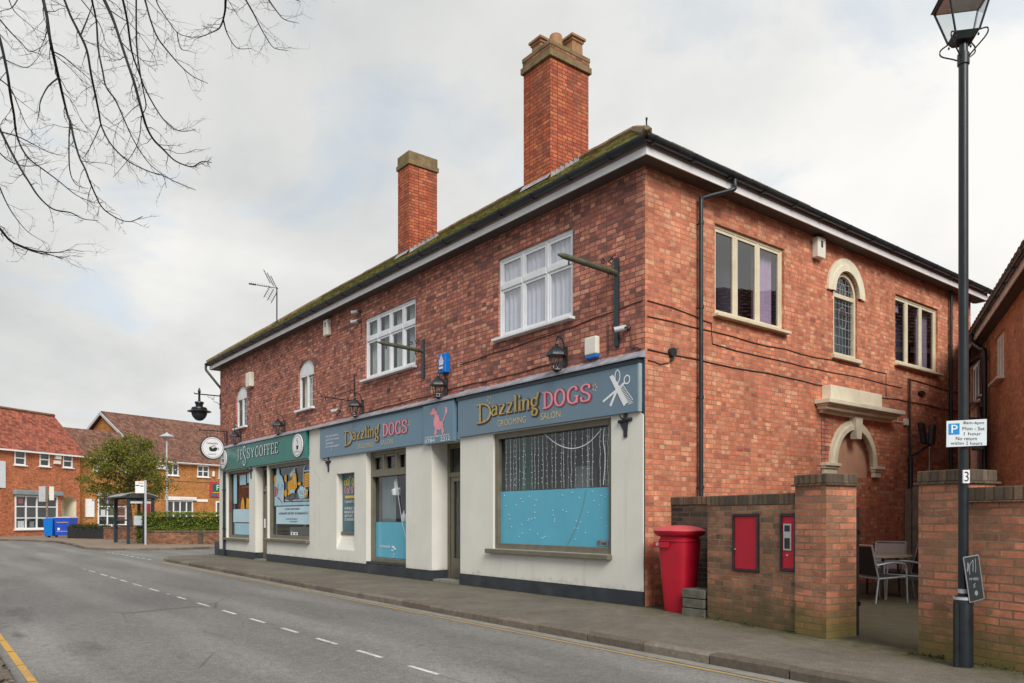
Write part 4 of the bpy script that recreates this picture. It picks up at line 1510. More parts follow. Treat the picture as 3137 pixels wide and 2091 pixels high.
# shop windows
def shopwin(k, d, fw, mulls=(), par=B, sill=True, depth=1.4, stall=None):
    u0, u1, z0, z1 = OPEN[k]
    m = MB().mat('olive')
    th = .09
    m.fbox(FR, u0, u0 + fw, z0, z1, d - th, d)
    m.fbox(FR, u1 - fw, u1, z0, z1, d - th, d)
    m.fbox(FR, u0 + fw, u1 - fw, z1 - fw, z1, d - th, d)
    m.fbox(FR, u0 + fw, u1 - fw, z0, z0 + fw, d - th, d)
    for q in mulls:
        m.fbox(FR, q - .03, q + .03, z0 + fw, z1 - fw, d - th, d - .004)
    w = m.build('shop_window', None, par, bevel=.008)
    m = MB()
    m.frect(FR, u0 + fw * .5, u1 - fw * .5, z0 + fw * .5, z1 - fw * .5, d - .088)
    m.build('pane', 'glass', w, recalc=False)
    if sill:
        m = MB()
        m.fbox(FR, u0 - .13, u1 + .02, z0 - .085, z0 - .002, d - .08, max(d + .1, .14))
        m.build('sill', 'olive', w, bevel=.01)
    interior(FR, u0, u1, z0, z1, d - th - .004, depth, w)
    return w


# right-hand salon window: blue film, fairy lights, green board
w = shopwin('rw', -.02, .11)
m = MB()
m.frect(FR, -3.85, -0.82, .90, 1.91, -.085)
m.build('window_film', 'film', w, recalc=False)
m = MB()
m.frect(FR, -3.82, -3.42, 1.6, 3.0, -.55)
m.build('green_board', 'green_panel', w, recalc=False)
r = random.Random(3)
m = MB().mat('white')
for k in range(30):
    if k in (7, 13, 21, 26):
        continue
    u = -3.70 + k * .097 + r.uniform(-.04, .04)
    zb = 1.93 if k not in (4, 18) else 1.1
    pts = [(u + r.uniform(-.012, .012), 2.96 - (2.96 - zb) * i / 7) for i in range(8)]
    stroke(m, FR, pts, .010 if k % 2 else .006, .006, -.112 - r.uniform(0, .03))
    for i in range(9):
        z = 2.9 - (2.9 - zb) * (i + r.uniform(-.2, .2)) / 9
        m.lathe([(.001, -.012), (.011, 0), (.001, .012)], FR.p(u + r.uniform(-.015, .015), z, -.122), 5)
for k in range(48):
    m.lathe([(.001, -.010), (.010, 0), (.001, .010)], FR.p(r.uniform(-3.8, -.9), r.uniform(.95, 1.86), -.078), 5)
stroke(m, FR, [(-2.55, 2.94), (-2.2, 2.73), (-1.8, 2.62), (-1.4, 2.68), (-1.05, 2.9)], .016, .016, -.10)
stroke(m, FR, [(-1.0, 2.92), (-1.02, 2.7), (-.98, 2.4), (-1.02, 1.95)], .02, .02, -.102)
m.build('fairy_lights', None, w)
m = MB()
stroke(m, FR, [(-1.90, .92), (-1.7, 1.2), (-1.52, 1.55), (-1.42, 1.88)], .012, .012, -.076)
m.build('cable', 'blind_grey', w, recalc=False)
m = MB()
m.frect(FR, -1.16, -.88, .92, 1.02, -.077)
m.build('sticker', 'blind_grey', w, recalc=False)
m = MB().mat('ink')
scribble(m, FR, -1.14, -.9, .94, 1.0, -.074, 5, (.9,))
m.build('sticker_text', None, w, recalc=False)
m = MB()                                                           # counter and shelving inside
m.fbox(FR, -3.6, -1.0, .8, 1.6, -1.35, -1.1)
m.fbox(FR, -2.9, -2.5, .8, 2.4, -1.4, -1.2)
m.build('shop_counter', 'curtain_grey', w)

# middle entrance glazing
u0, u1, z0, z1 = OPEN['md']
m = MB().mat('olive')
d = -.10
for a, b in ((u0, u0 + .10), (u1 - .06, u1)):
    m.fbox(FR, a, b, .30, z1, d - .1, d)
m.fbox(FR, u0 + .1, u1 - .06, z1 - .09, z1, d - .1, d)
m.fbox(FR, u0 + .1, u1 - .06, 2.42, 2.55, d - .1, d + .02)
m.fbox(FR, u0 + .1, u1 - .06, .30, .40, d - .1, d + .02)
for u in (-8.66, -8.02):
    m.fbox(FR, u - .045, u + .045, 2.55, z1 - .09, d - .1, d)
mw = m.build('shop_window', None, B, bevel=.008)
m = MB().mat('olive')
for a, b in ((-9.22, -8.705), (-8.615, -8.065), (-7.975, -7.40)):
    for (p_, q_, y0_, y1_) in ((a, a + .06, 2.55, 2.96), (b - .06, b, 2.55, 2.96), (a + .06, b - .06, 2.55, 2.60), (a + .06, b - .06, 2.90, 2.96)):
        m.fbox(FR, p_, q_, y0_, y1_, d - .08, d - .02)
m.build('top_light', None, mw, bevel=.005)
m = MB()
m.frect(FR, u0 + .05, u1 - .03, .35, 3.0, d - .094)
m.build('pane', 'glass', mw, recalc=False)
m = MB()
m.frect(FR, -9.2, -7.41, .41, 1.29, d - .085)
m.build('window_film', 'film', mw, recalc=False)
m = MB()
m.frect(FR, -9.12, -8.42, 1.295, 2.42, d - .22)
m.fbox(FR, -8.9, -8.885, 1.295, 2.42, d - .218, d - .21)
m.build('blind', 'blind_grey', mw, recalc=False)
interior(FR, u0, u1, .3, z1, d - .105, 1.5, mw)
m = MB().mat('white')
for pts in ([(-8.15, 2.4), (-8.05, 1.9), (-7.95, 1.55), (-7.88, 1.3), (-7.7, .95), (-7.5, .7)], [(-7.45, 2.4), (-7.55, 1.8), (-7.62, 1.3)]):
    stroke(m, FR, pts, .022, .02, d - .075)
for k in range(14):
    m.lathe([(.002, -.03), (.03, 0), (.002, .03)], FR.p(-7.5 + r.uniform(-.07, .07), 2.15 + r.uniform(-.3, .22), d - .11), 6)
for (u, z, s1) in ((-8.3, .66, .07), (-8.22, .62, .06), (-8.34, .58, .05), (-8.27, .5, .03), (-8.3, .44, .025)):
    m.frect(FR, u - s1, u + s1, z, z + s1 * .7, d - .074 - u * .0001)
scribble(m, FR, -8.95, -8.45, .66, .72, d - .075, 8, (.5, .4))
m.build('garland', None, mw)
for u in (-8.18, -8.0):                                             # two bottles and a hanging ornament inside
    m = MB().mat('white')
    m.lathe([(.06, 0), (.06, .16), (.03, .2), (.018, .22), (.018, .27)], FR.p(u, 1.30, d - .3), 10)
    m.build('bottle', None, mw)
m = MB().mat('white')
m.lathe([(.001, 0), (.10, .03), (.12, .16), (.05, .2), (.06, .36), (.02, .42)], FR.p(-8.3, 1.92, d - .16), 10)
m.fbox(FR, -8.42, -8.12, 2.08, 2.13, d - .17, d - .15)
m.build('ornament', None, mw)

# slot window poster
m = MB()
m.frect(FR, -11.06, -9.94, .98, 2.60, -.147)
sw = m.build('slot_window', 'poster_dark', B, recalc=False)
m = MB().mat('yellow_ink')
scribble(m, FR, -10.90, -10.02, 2.26, 2.48, -.143, 3, (.95,))
m.frect(FR, -10.88, -10.18, 1.92, 1.99, -.143)
m.mat('pink')
scribble(m, FR, -10.88, -10.0, 2.04, 2.22, -.143, 4, (1.0,))
m.mat('white')
scribble(m, FR, -10.88, -10.0, 1.80, 1.86, -.143, 6, (.4, .5))
for k in range(4):
    scribble(m, FR, -10.90, -9.99, 1.62 - k * .1, 1.69 - k * .1, -.143, 20 + k, (.55, .4) if k != 1 else (1.0,))
m.build('poster_text', None, sw, recalc=False)
m = MB()
m.fbox(FR, -11.02, -9.98, .955, 1.02, -.145, -.09)
m.build('sill', 'olive', sw, bevel=.006)

# recessed salon door
m = MB().mat('olive')
D = -.47
for a, b in ((-6.22, -6.13), (-5.19, -5.10)):
    m.fbox(FR, a, b, .05, 3.05, D, D + .09)
m.fbox(FR, -6.13, -5.19, 2.93, 3.05, D, D + .09)
m.fbox(FR, -6.13, -5.19, 2.30, 2.40, D, D + .09)
m.fbox(FR, -6.10, -6.0, .06, 2.30, D + .02, D + .07)
m.fbox(FR, -5.30, -5.2, .06, 2.30, D + .02, D + .07)
m.fbox(FR, -6.0, -5.3, .06, .5, D + .02, D + .07)
m.fbox(FR, -6.0, -5.3, 2.2, 2.3, D + .02, D + .07)
dr = m.build('door', None, B, bevel=.006)
m = MB()
m.frect(FR, -6.12, -5.2, .5, 2.95, D + .03)
m.build('pane', 'glass', dr, recalc=False)
m = MB()
m.tube([FR.p(-5.4, 1.0, D + .12), FR.p(-5.4, 1.35, D + .12)], .014, 8)
m.build('handle', 'steel', dr)
interior(FR, -6.13, -5.19, .06, 2.95, D - .002, 1.0, dr)

# coffee shop windows and door
w = shopwin('cl', -.05, .10)
m = MB()
m.frect(FR, -19.9, -17.95, 1.24, 1.70, -.115)
pb = m.build('window_poster', 'poster_blue', w, recalc=False)
m = MB().mat('ice_blue')                                           # painted drinks on the left pane
m.frect(FR, -19.86, -19.5, 1.9, 2.95, -.112)
m.frect(FR, -19.2, -18.55, 2.55, 2.9, -.112)
m.frect(FR, -18.45, -18.1, 2.6, 2.92, -.112)
m.frect(FR, -19.75, -18.1, .8, 1.2, -.113)
m.mat('orange_ink')
m.fpoly(FR, [[(-19.1, 1.71), (-18.7, 1.71), (-18.75, 2.0), (-18.88, 2.12), (-19.05, 1.95)]], -.111)
m.fpoly(FR, [[(-18.55, 1.72), (-18.05, 1.72), (-18.2, 2.05), (-18.5, 2.08)]], -.111)
m.mat('deep_red')
m.build('window_drawing', None, w, recalc=False)
m = MB()
m.frect(FR, -20.1, -19.98, 1.65, 2.05, -.035)
m.build('red_sticker', 'deep_red', w, recalc=False)
m = MB()
m.fbox(FR, -19.9, -18.0, 1.0, 1.04, -.7, -.3)
m.fbox(FR, -19.0, -18.94, .7, 2.9, -.5, -.44)
m.fbox(FR, -19.8, -18.2, 2.48, 2.52, -.7, -.4)
m.build('shelf', 'curtain_grey', w)
w = shopwin('cr', -.03, .11)
m = MB()
m.frect(FR, -15.70, -12.95, 1.20, 1.74, -.095)
pb = m.build('window_poster', 'poster_blue', w, recalc=False)
m = MB().mat('ink')
scribble(m, FR, -14.95, -13.75, 1.64, 1.70, -.09, 31, (.36, .3, .22))
scribble(m, FR, -15.45, -13.05, 1.50, 1.57, -.09, 32, (.3, .2, .4))
scribble(m, FR, -14.9, -13.9, 1.34, 1.38, -.09, 33, (.9,))
scribble(m, FR, -14.6, -13.9, 1.26, 1.30, -.09, 34, (.9,))
m.build('poster_text', None, pb, recalc=False)
m = MB().mat('ice_blue')                                           # painted bottle, cups and glasses
m.fpoly(FR, [[(-15.85, 1.78), (-15.1, 1.78), (-15.05, 2.45), (-15.2, 2.68), (-15.42, 2.78), (-15.46, 2.98), (-15.64, 2.98), (-15.68, 2.78), (-15.85, 2.62)]], -.095)
m.fpoly(FR, [[(-13.85, 1.95), (-13.45, 1.98), (-13.2, 2.2), (-13.5, 2.3), (-13.75, 2.36), (-14.0, 2.2)]], -.0945)
m.fpoly(FR, [[(-15.1, 1.78), (-12.98, 1.78), (-12.98, 1.86), (-15.1, 1.88)]], -.0946)
m.frect(FR, -14.55, -14.2, 2.15, 2.25, -.088)
for k, pts in enumerate(([(-13.55, 2.35), (-13.55, 2.75), (-13.45, 2.92), (-13.25, 2.96), (-13.05, 2.9), (-12.98, 2.7), (-12.98, 2.3)], [(-13.5, 2.78), (-13.0, 2.78)])):
    stroke(m, FR, pts, .04, .04, -.0935)
m.fpoly(FR, [[(-14.62, 2.74), (-14.2, 2.92), (-14.15, 2.80), (-14.5, 2.62)]], -.0936)
m.mat('orange_ink')
m.fpoly(FR, [[(-14.75, 2.08), (-14.30, 2.16), (-14.02, 2.32), (-14.10, 2.74), (-14.30, 2.82), (-14.42, 2.55), (-14.72, 2.52)]], -.093)
m.fpoly(FR, [[(-13.48, 2.28), (-13.06, 2.32), (-13.06, 2.72), (-13.48, 2.70)]], -.093)
for cx_, cz_, rx, rz in ((-15.78, 2.62, .1, .14), (-14.92, 2.62, .09, .12), (-14.92, 2.16, .11, .12), (-12.98, 2.94, .06, .12), (-13.35, 2.12, .12, .12), (-13.85, 2.42, .14, .05)):
    m.fpoly(FR, [ell(cx_, cz_, rx, rz, 12)[:-1]], -.0925)
m.mat('ink')
stroke(m, FR, [(-14.8, 2.1), (-14.62, 1.92), (-14.35, 1.95), (-14.2, 2.15)], .03, .03, -.0915)
for k in range(5):
    stroke(m, FR, [(-14.68 + k * .13, 2.16), (-14.62 + k * .13, 2.5)], .012, .012, -.0912, curve=False)
    stroke(m, FR, [(-13.44, 2.35 + k * .07), (-13.1, 2.37 + k * .07)], .012, .012, -.0912, curve=False)
m.mat('white')
for k, pts in enumerate(([(-15.62, 2.75), (-15.66, 2.5), (-15.62, 1.9)], [(-15.3, 2.6), (-15.2, 2.3), (-15.22, 1.9)], [(-13.95, 2.15), (-13.7, 2.05), (-13.4, 2.1), (-13.25, 2.2)], [(-13.8, 2.3), (-13.6, 2.2), (-13.5, 2.05)], [(-14.3, 2.75), (-14.2, 2.5), (-14.12, 2.4)], [(-15.0, 1.95), (-14.6, 1.92), (-14.0, 1.93), (-13.1, 1.92)])):
    stroke(m, FR, pts, .022, .018, -.0908 - k * .0002)
m.mat('ink')
for k in range(14):
    u = -13.95 + .05 * k
    stroke(m, FR, [(u, 2.02 + .12 * math.sin(k * 1.9)), (u + .05, 2.12 + .1 * math.sin(k * 2.3))], .012, .012, -.0906 - k * 2e-5, curve=False)
    v = -15.75 + .045 * k
    stroke(m, FR, [(v, 2.35 + .1 * math.sin(k * 2.1)), (v + .03, 2.42 + .1 * math.sin(k * 1.3))], .010, .010, -.0906 - k * 2e-5, curve=False)
m.mat('deep_red')
m.fpoly(FR, [[(-15.82, 2.05), (-15.6, 2.1), (-15.5, 2.3), (-15.7, 2.38), (-15.82, 2.4)]], -.0926)
stroke(m, FR, [(-15.6, 2.05), (-15.4, 1.98), (-15.2, 1.85)], .04, .05, -.0924)
m.build('window_drawing', None, w, recalc=False)
m = MB().mat('white')
m.frect(FR, -14.5, -13.95, .87, .96, -.09)
m.mat('ink')
m.fpoly(FR, [ell(-14.35, .915, .05, .03, 10)[:-1]], -.088)
m.fpoly(FR, [ell(-14.1, .915, .05, .03, 10)[:-1]], -.088)
m.build('card', None, w, recalc=False)
m = MB()
m.fbox(FR, -16, -12.9, 2.9, 2.94, -1.0, -.96)
m.fbox(FR, -15.6, -13.2, .76, 1.1, -1.1, -.5)
m.fbox(FR, -14.6, -14.52, .8, 2.2, -.6, -.54)
m.build('counter', 'curtain_grey', w)
D = -.24
m = MB().mat('olive')
for a, b in ((-17.24, -17.13), (-16.29, -16.18)):
    m.fbox(FR, a, b, .03, 3.08, D - .08, D + .02)
m.fbox(FR, -17.13, -16.29, 2.98, 3.08, D - .08, D + .02)
m.fbox(FR, -17.13, -16.29, 2.26, 2.36, D - .08, D + .05)
for (a, b, c, e) in ((-17.11, -16.99, .05, 2.25), (-16.43, -16.31, .05, 2.25), (-16.99, -16.43, 2.13, 2.25), (-16.99, -16.43, .05, .2), (-16.99, -16.43, .98, 1.12)):
    m.fbox(FR, a, b, c, e, D - .06, D)
m.fbox(FR, -16.99, -16.43, .2, .98, D - .05, D - .02)
dr = m.build('door', None, B, bevel=.006)
m = MB()
m.frect(FR, -17.1, -16.3, 1.12, 3.0, D - .04)
m.build('pane', 'glass', dr, recalc=False)
m = MB().mat('steel')
m.fbox(FR, -16.42, -16.36, .98, 1.25, D, D + .015)
m.tube([FR.p(-16.39, 1.16, D + .02), FR.p(-16.39, 1.16, D + .06), FR.p(-16.52, 1.16, D + .06)], .011, 8)
m.build('handle', None, dr)
m = MB().mat('white')
m.fbox(FR, -17.09, -17.01, 1.06, 1.36, D + .002, D + .03)
m.build('letter_sleeve', None, dr)
m = MB()
stroke(m, FR, [(-17.1, 2.38), (-16.4, 2.72)], .025, .025, D - .02, curve=False)
m.build('stay', 'curtain', dr, recalc=False)
interior(FR, -17.13, -16.29, .05, 3.0, D - .085, 1.0, dr)

# lead flashing and dark strip above the signs
m = MB()
rl = random.Random(5)
u = -20.75
while u < 0.03:
    e = min(u + rl.uniform(.9, 1.5), .03)
    if -5.12 < e and u < -5.2:
        e = -5.16
    zt = 4.03 + rl.uniform(-.01, .012)
    m.hexa([FR.p(u, 3.92, 0.0), FR.p(e - .008, 3.92, 0.0), FR.p(e - .008, 3.90, .16), FR.p(u, 3.90, .16), FR.p(u, zt, .0), FR.p(e - .008, zt, .0), FR.p(e - .008, 3.925, .16), FR.p(u, 3.925, .16)])
    u = e
m.build('flashing', 'lead', B)
m = MB()
m.fbox(FR, -5.13, -.03, 3.83, 3.90, .0, .11)
m.fbox(FR, -11.98, -5.2, 3.86, 3.90, .0, .11)
m.fbox(FR, -.045, .0, 3.04, 3.9, .0, .03)
m.build('sign_board_strip', 'navy_strip', B)

# ------------------------------------------------------------ shop signs
def board(name, label, u0, u1, z0, z1, d0, d1, mat, edge=None):
    m = MB()
    m.fbox(FR, u0, u1, z0, z1, d0, d1)
    o = m.build(name, mat, None, FR.p((u0 + u1) / 2, z0, d0), bevel=.006)
    return tag(o, label, 'shop sign', 'shop fascia signs')


S1 = board('shop_sign', 'long teal fascia sign reading JESSY COFFEE between two white ovals', -20.62, -12.85, 3.11, 3.90, .036, .12, 'teal')
D = .124
m = MB().mat('ink')
words = [('J', -18.74, -18.50, 3.44, .31), ('E', -18.45, -18.20, 3.41, .33), ('S', -18.15, -17.86, 3.19, .64), ('S', -17.76, -17.44, 3.41, .33), ('Y', -17.38, -17.04, 3.41, .33), ('COFFEE', -16.94, -14.95, 3.41, .33)]
for wd, a, b, z, h in words:
    letter_word(m, FR, wd, a + .022, b + .022, z - .014, h, D, .11, .05, .16, .015)
m.mat('white')
for wd, a, b, z, h in words:
    letter_word(m, FR, wd, a, b, z, h, D + .012, (.14 if h < .5 else .09) if wd not in 'JE' else .11, .05, .16)
m.build('lettering', None, S1, recalc=False)
for uc, nm in ((-20.22, 1), (-13.42, 2)):
    m = MB().mat('ink')
    m.fprism(FR, ell(uc + .03, 3.51, .385, .345, 28)[:-1], .12, .126)
    m.mat('white')
    m.fprism(FR, ell(uc, 3.52, .375, .335, 28)[:-1], .12, .15)
    md = m.build('roundel', None, S1)
    m = MB().mat('ink')
    stroke(m, FR, ell(uc, 3.52, .325, .285, 28), .012, .012, .1525)
    m.fpoly(FR, [[(uc - .09, 3.52), (uc + .1, 3.52), (uc + .06, 3.40), (uc - .05, 3.40)]], .1526)
    stroke(m, FR, [(uc - .02, 3.56), (uc + .05, 3.62), (uc - .05, 3.68), (uc + .04, 3.74)], .025, .02, .1527)
    scribble(m, FR, uc - .18, uc + .18, 3.32, 3.36, .1526, 40 + nm, (.95,))
    m.build('cup_emblem', None, md, recalc=False)


def dazzling(parent, u0, u1, ud0, ud1, zb, d, h1=.30, zd=3.37, hd=.28):
    m = MB().mat('letter_dark')
    letter_word(m, FR, 'D', u0 + .02, u0 + .52, zb - .12, .36, d, .2, .08, .05, .03)
    letter_word(m, FR, 'azzling', u0 + .50, u1 + .02, zb - .012, .31, d + .0002, .2, .08, .04, .035)
    m.mat('gold')
    letter_word(m, FR, 'D', u0, u0 + .50, zb - .10, .36, d + .008, .20, .07, .05)
    letter_word(m, FR, 'azzling', u0 + .48, u1, zb, .31, d + .008, .20, .07, .04)
    m.mat('pink_dark')
    letter_word(m, FR, 'DOGS', ud0 + .02, ud1 + .02, zd - .012, hd, d, .22, .08, .07, .03)
    m.mat('pink')
    letter_word(m, FR, 'DOGS', ud0, ud1, zd, hd, d + .008, .22, .075, .07)
    m.mat('gold_pale')
    for k, (x, z) in enumerate(((.30, .33), (.36, .42), (.42, .36), (.46, .46), (.38, .49))):
        m.fpoly(FR, [ell(u0 + x, zb + z - .1, .02, .02, 6)[:-1]], d + .003)
    for k in range(5):                                            # little paw print at the end
        a = 2 * PI * k / 5
        m.fpoly(FR, [ell(ud1 + .08 + .045 * math.cos(a), zd + hd * .72 + .05 * math.sin(a), .016, .02, 7)[:-1]], d + .003)
    return m


S4 = board('shop_sign', 'slate blue sign reading Dazzling DOGS GROOMING SALON with white scissors and comb', -5.10, -.07, 3.07, 3.832, .034, .095, 'sign_grey')
m = dazzling(S4, -4.40, -2.46, -2.36, -1.10, 3.40, .098)
m.mat('gold_pale')
text(m, FR, 'GROOMING', -3.72, -2.84, 3.165, 3.29, .101)
text(m, FR, 'SALON', -2.42, -1.88, 3.165, 3.29, .101)
m.build('lettering', None, S4, recalc=False)
m = MB().mat('white')
stroke(m, FR, ell(-.50, 3.68, .055, .10, 14), .022, .022, .1)
stroke(m, FR, ell(-.29, 3.60, .06, .065, 14), .022, .022, .1002)
stroke(m, FR, [(-.50, 3.58), (-.52, 3.45), (-.66, 3.22)], .05, .03, .1004, curve=False)
stroke(m, FR, [(-.34, 3.56), (-.50, 3.47), (-.83, 3.31)], .03, .045, .1006, curve=False)
m.fpoly(FR, [[(-.68, 3.70), (-.60, 3.72), (-.27, 3.24), (-.36, 3.18)]], .1012)
for k in range(13):
    t = k / 12
    a = (-.50 + .24 * t, 3.50 - .30 * t)
    stroke(m, FR, [(a[0], a[1]), (a[0] + .10, a[1] + .02)], .012, .012, .1016, curve=False)
stroke(m, FR, [(-.40, 3.55), (-.16, 3.26)], .014, .014, .102, curve=False)
m.build('scissors_emblem', None, S4, recalc=False)
m = MB()
m.fbox(FR, -.068, -.035, 3.07, 3.83, .03, .097)
m.build('edge_trim', 'sign_edge', S4)

S2 = board('shop_sign', 'blue Dazzling DOGS fascia sign over the slot window with small white list at its end', -11.97, -6.44, 3.05, 3.86, .034, .09, 'sign_blue')
m = dazzling(S2, -10.44, -8.50, -8.33, -7.16, 3.40, .093)
m.mat('gold_pale')
text(m, FR, 'GROOMING', -9.70, -8.80, 3.155, 3.275, .096)
text(m, FR, 'SALON', -8.42, -7.85, 3.155, 3.275, .096)
m.mat('white')
for k in range(4):
    scribble(m, FR, -11.58, -10.72, 3.60 - k * .095, 3.645 - k * .095, .096, 50 + k, ((.5, .4), (.6, .35), (.6,), (.6, .35))[k])
m.mat('pink')
m.fpoly(FR, [ell(-11.2, 3.24, .03, .03, 8)[:-1]], .096)
m.build('lettering', None, S2, recalc=False)

S3 = board('shop_sign', 'short blue panel with pink standing poodle and white phone number over the recessed door', -6.42, -5.20, 3.01, 3.865, .040, .13, 'sign_blue')
D = .134
m = MB().mat('pink')
for cx_, cz_, rx, rz in ((-5.99, 3.71, .075, .07), (-6.06, 3.67, .07, .03), (-5.90, 3.64, .05, .085), (-5.86, 3.48, .12, .15), (-5.74, 3.38, .15, .095), (-5.48, 3.68, .05, .075), (-5.90, 3.25, .05, .05), (-5.62, 3.25, .05, .05)):
    m.fpoly(FR, [ell(cx_, cz_, rx, rz, 14)[:-1]], D + rx * .003 + (cx_ + 6) * .001)
stroke(m, FR, [(-5.66, 3.42), (-5.56, 3.52), (-5.49, 3.64)], .035, .035, D + .0022)
stroke(m, FR, [(-5.66, 3.36), (-5.60, 3.28), (-5.62, 3.19)], .06, .05, D + .0024)
stroke(m, FR, [(-5.88, 3.40), (-5.89, 3.28), (-5.91, 3.19)], .06, .05, D + .0026)
m.build('poodle_emblem', None, S3, recalc=False)
m = MB().mat('white')
scribble(m, FR, -6.33, -5.34, 3.145, 3.18, D, 61, (.35, .25, .34))
text(m, FR, '0784', -6.34, -5.94, 3.04, 3.125, D)
text(m, FR, '2212', -5.70, -5.34, 3.04, 3.125, D)
m.build('lettering', None, S3, recalc=False)


# hanging coffee sign and its bracket
hx = -20.2
t = thing('hanging_sign', (hx, 0, 3.49), 'round white hanging sign with black coffee cup on an iron bracket at the building end', 'hanging sign')
m = MB()
m.X = None
HF = Face((hx, 0), (0, 1), (1, 0))
m.tube([HF.p(-.99, 4.53, 0), HF.p(.0, 4.53, 0)], .018, 6)
m.tube([HF.p(-.97, 4.49, 0), HF.p(-.97, 4.57, 0)], .02, 6)
m.tube([HF.p(-.02, 4.57, 0), HF.p(-.02, 3.98, 0)], .022, 6)
m.tube([HF.p(-.10, 4.5, 0), HF.p(-.10, 4.15, 0)], .014, 6)
m.tube([HF.p(-.10, 4.15, 0), HF.p(-.02, 4.15, 0)], .014, 6)
m.tube([HF.p(-.72, 4.53, 0), HF.p(-.72, 4.30, 0)], .008, 5)
m.tube([HF.p(-.36, 4.53, 0), HF.p(-.36, 4.30, 0)], .008, 5)
m.build('bracket', 'iron', t)
m = MB().mat('ink')
m.fprism(HF, ell(-.54, 3.91, .42, .42, 36)[:-1], -.05, .045)
bd = m.build('board', None, t)
m = MB().mat('white')
for dd in (.048, -.053):
    m.fpoly(HF, [ell(-.54, 3.91, .385, .385, 36)[:-1]], dd)
m.build('board_face', None, bd, recalc=False)
m = MB().mat('ink')
stroke(m, HF, ell(-.54, 3.91, .345, .345, 36), .010, .010, .051)
m.fpoly(HF, [[(-.67, 3.92), (-.60, 3.95), (-.54, 3.88), (-.47, 3.94), (-.37, 3.92), (-.40, 3.82), (-.47, 3.78), (-.60, 3.78), (-.65, 3.82)]], .0512)
stroke(m, HF, [(-.60, 3.97), (-.54, 3.95), (-.50, 4.0), (-.44, 3.97)], .02, .02, .0514)
stroke(m, HF, [(-.37, 3.91), (-.32, 3.9), (-.34, 3.85), (-.39, 3.85)], .015, .015, .0514)
scribble(m, HF, -.74, -.32, 4.04, 4.11, .0514, 71, (.95,))
scribble(m, HF, -.70, -.38, 3.66, 3.70, .0514, 72, (.95,))
m.build('cup_emblem', None, bd, recalc=False)

# bell-shaped street lantern on the corner bracket
t = thing('bracket_lantern', (XL, -.76, 4.94), 'large grey bell-shaped lantern on a scrolled bracket off the far corner', 'lantern')
LF = Face((XL + .03, 0), (0, 1), (1, 0))
m = MB()
m.tube([LF.p(.0, 5.93), LF.p(-.92, 5.93)], .022, 8)
m.tube([LF.p(-.92, 5.93), LF.p(-.94, 5.97)], .02, 6)
m.fbox(LF, -.03, .0, 5.45, 6.0, -.03, .03)
m.tube([LF.p(a, z) for a, z in [(-.04, 5.60), (-.10, 5.66), (-.24, 5.70), (-.28, 5.80), (-.22, 5.9)]], .010, 6)
m.tube([LF.p(a, z) for a, z in [(-.22, 5.80), (-.30, 5.78), (-.36, 5.86), (-.44, 5.84), (-.46, 5.90)]], .009, 6)
m.build('bracket', 'iron', t)
m = MB().mat('grey_metal')
m.mat('iron')
c = LF.p(-.76, 0)
m.lathe([(.015, 6.16), (.03, 6.12), (.05, 6.05), (.05, 5.98), (.035, 5.95), (.045, 5.66), (.15, 5.645), (.165, 5.60), (.13, 5.56), (.125, 5.46), (.25, 5.44), (.28, 5.38), (.27, 5.345), (.40, 5.31), (.42, 5.28), (.28, 5.275)], c, 24)
m.build('hood', 'post_navy', t)
m = MB()
m.lathe([(.275, 5.275), (.265, 5.18), (.22, 5.08), (.14, 4.99), (.06, 4.955), (.01, 4.95)], c, 24)
m.build('bowl', 'soil', t)


# carriage lanterns above the signs
def lantern(name, u, label):
    t = thing(name, FR.p(u, 3.95, .0), label, 'wall lantern', 'black carriage lanterns above the shop signs')
    m = MB().mat('iron')
    m.fbox(FR, u - .05, u + .05, 4.06, 4.40, .0, .03)
    m.tube(crom([FR.p(u, 4.36, .03), FR.p(u, 4.50, .07), FR.p(u, 4.56, .15), FR.p(u, 4.54, .21), FR.p(u, 4.46, .22)], 4), .012, 6)
    m.build('bracket', None, t)
    c = FR.p(u, 0, .22)
    m = MB().mat('iron')
    m.lathe([(.01, 4.47), (.025, 4.44), (.03, 4.42), (.02, 4.40), (.05, 4.385), (.075, 4.37), (.19, 4.24), (.19, 4.215), (.13, 4.21)], c, 6)
    m.build('cap', None, t)
    m = MB().mat('iron')
    for k in range(6):
        a = 2 * PI * k / 6
        m.tube([c + Vector((.135 * math.cos(a), .135 * math.sin(a), 4.215)), c + Vector((.085 * math.cos(a), .085 * math.sin(a), 3.99))], .008, 4)
    m.lathe([(.085, 3.99), (.09, 3.97), (.05, 3.955), (.02, 3.93)], c, 6)
    m.lathe([(.022, 3.99), (.022, 4.08), (.012, 4.09), (.012, 4.12)], c, 8)
    m.build('cage', None, t)
    m = MB()
    m.lathe([(.128, 4.212), (.080, 3.992)], c, 6)
    m.build('glass', 'glass_clear', t, recalc=False)
    return t


l0 = lantern('wall_lantern', -1.85, 'black lantern on brick above the scissors sign, beside the white alarm box')
ld = FR.p(-1.85, 3.95, 0)
for u, lb in ((-5.66, 'black lantern directly below the bright blue alarm box'), (-9.55, 'black lantern hanging beside the rusty scroll bracket'), (-14.75, 'black lantern above the word COFFEE of the teal sign'), (-18.75, 'black lantern above the left half of the teal sign, nearest the round hanging sign')):
    dup(l0, Vector((u, 0, 3.95)), 0, lb)

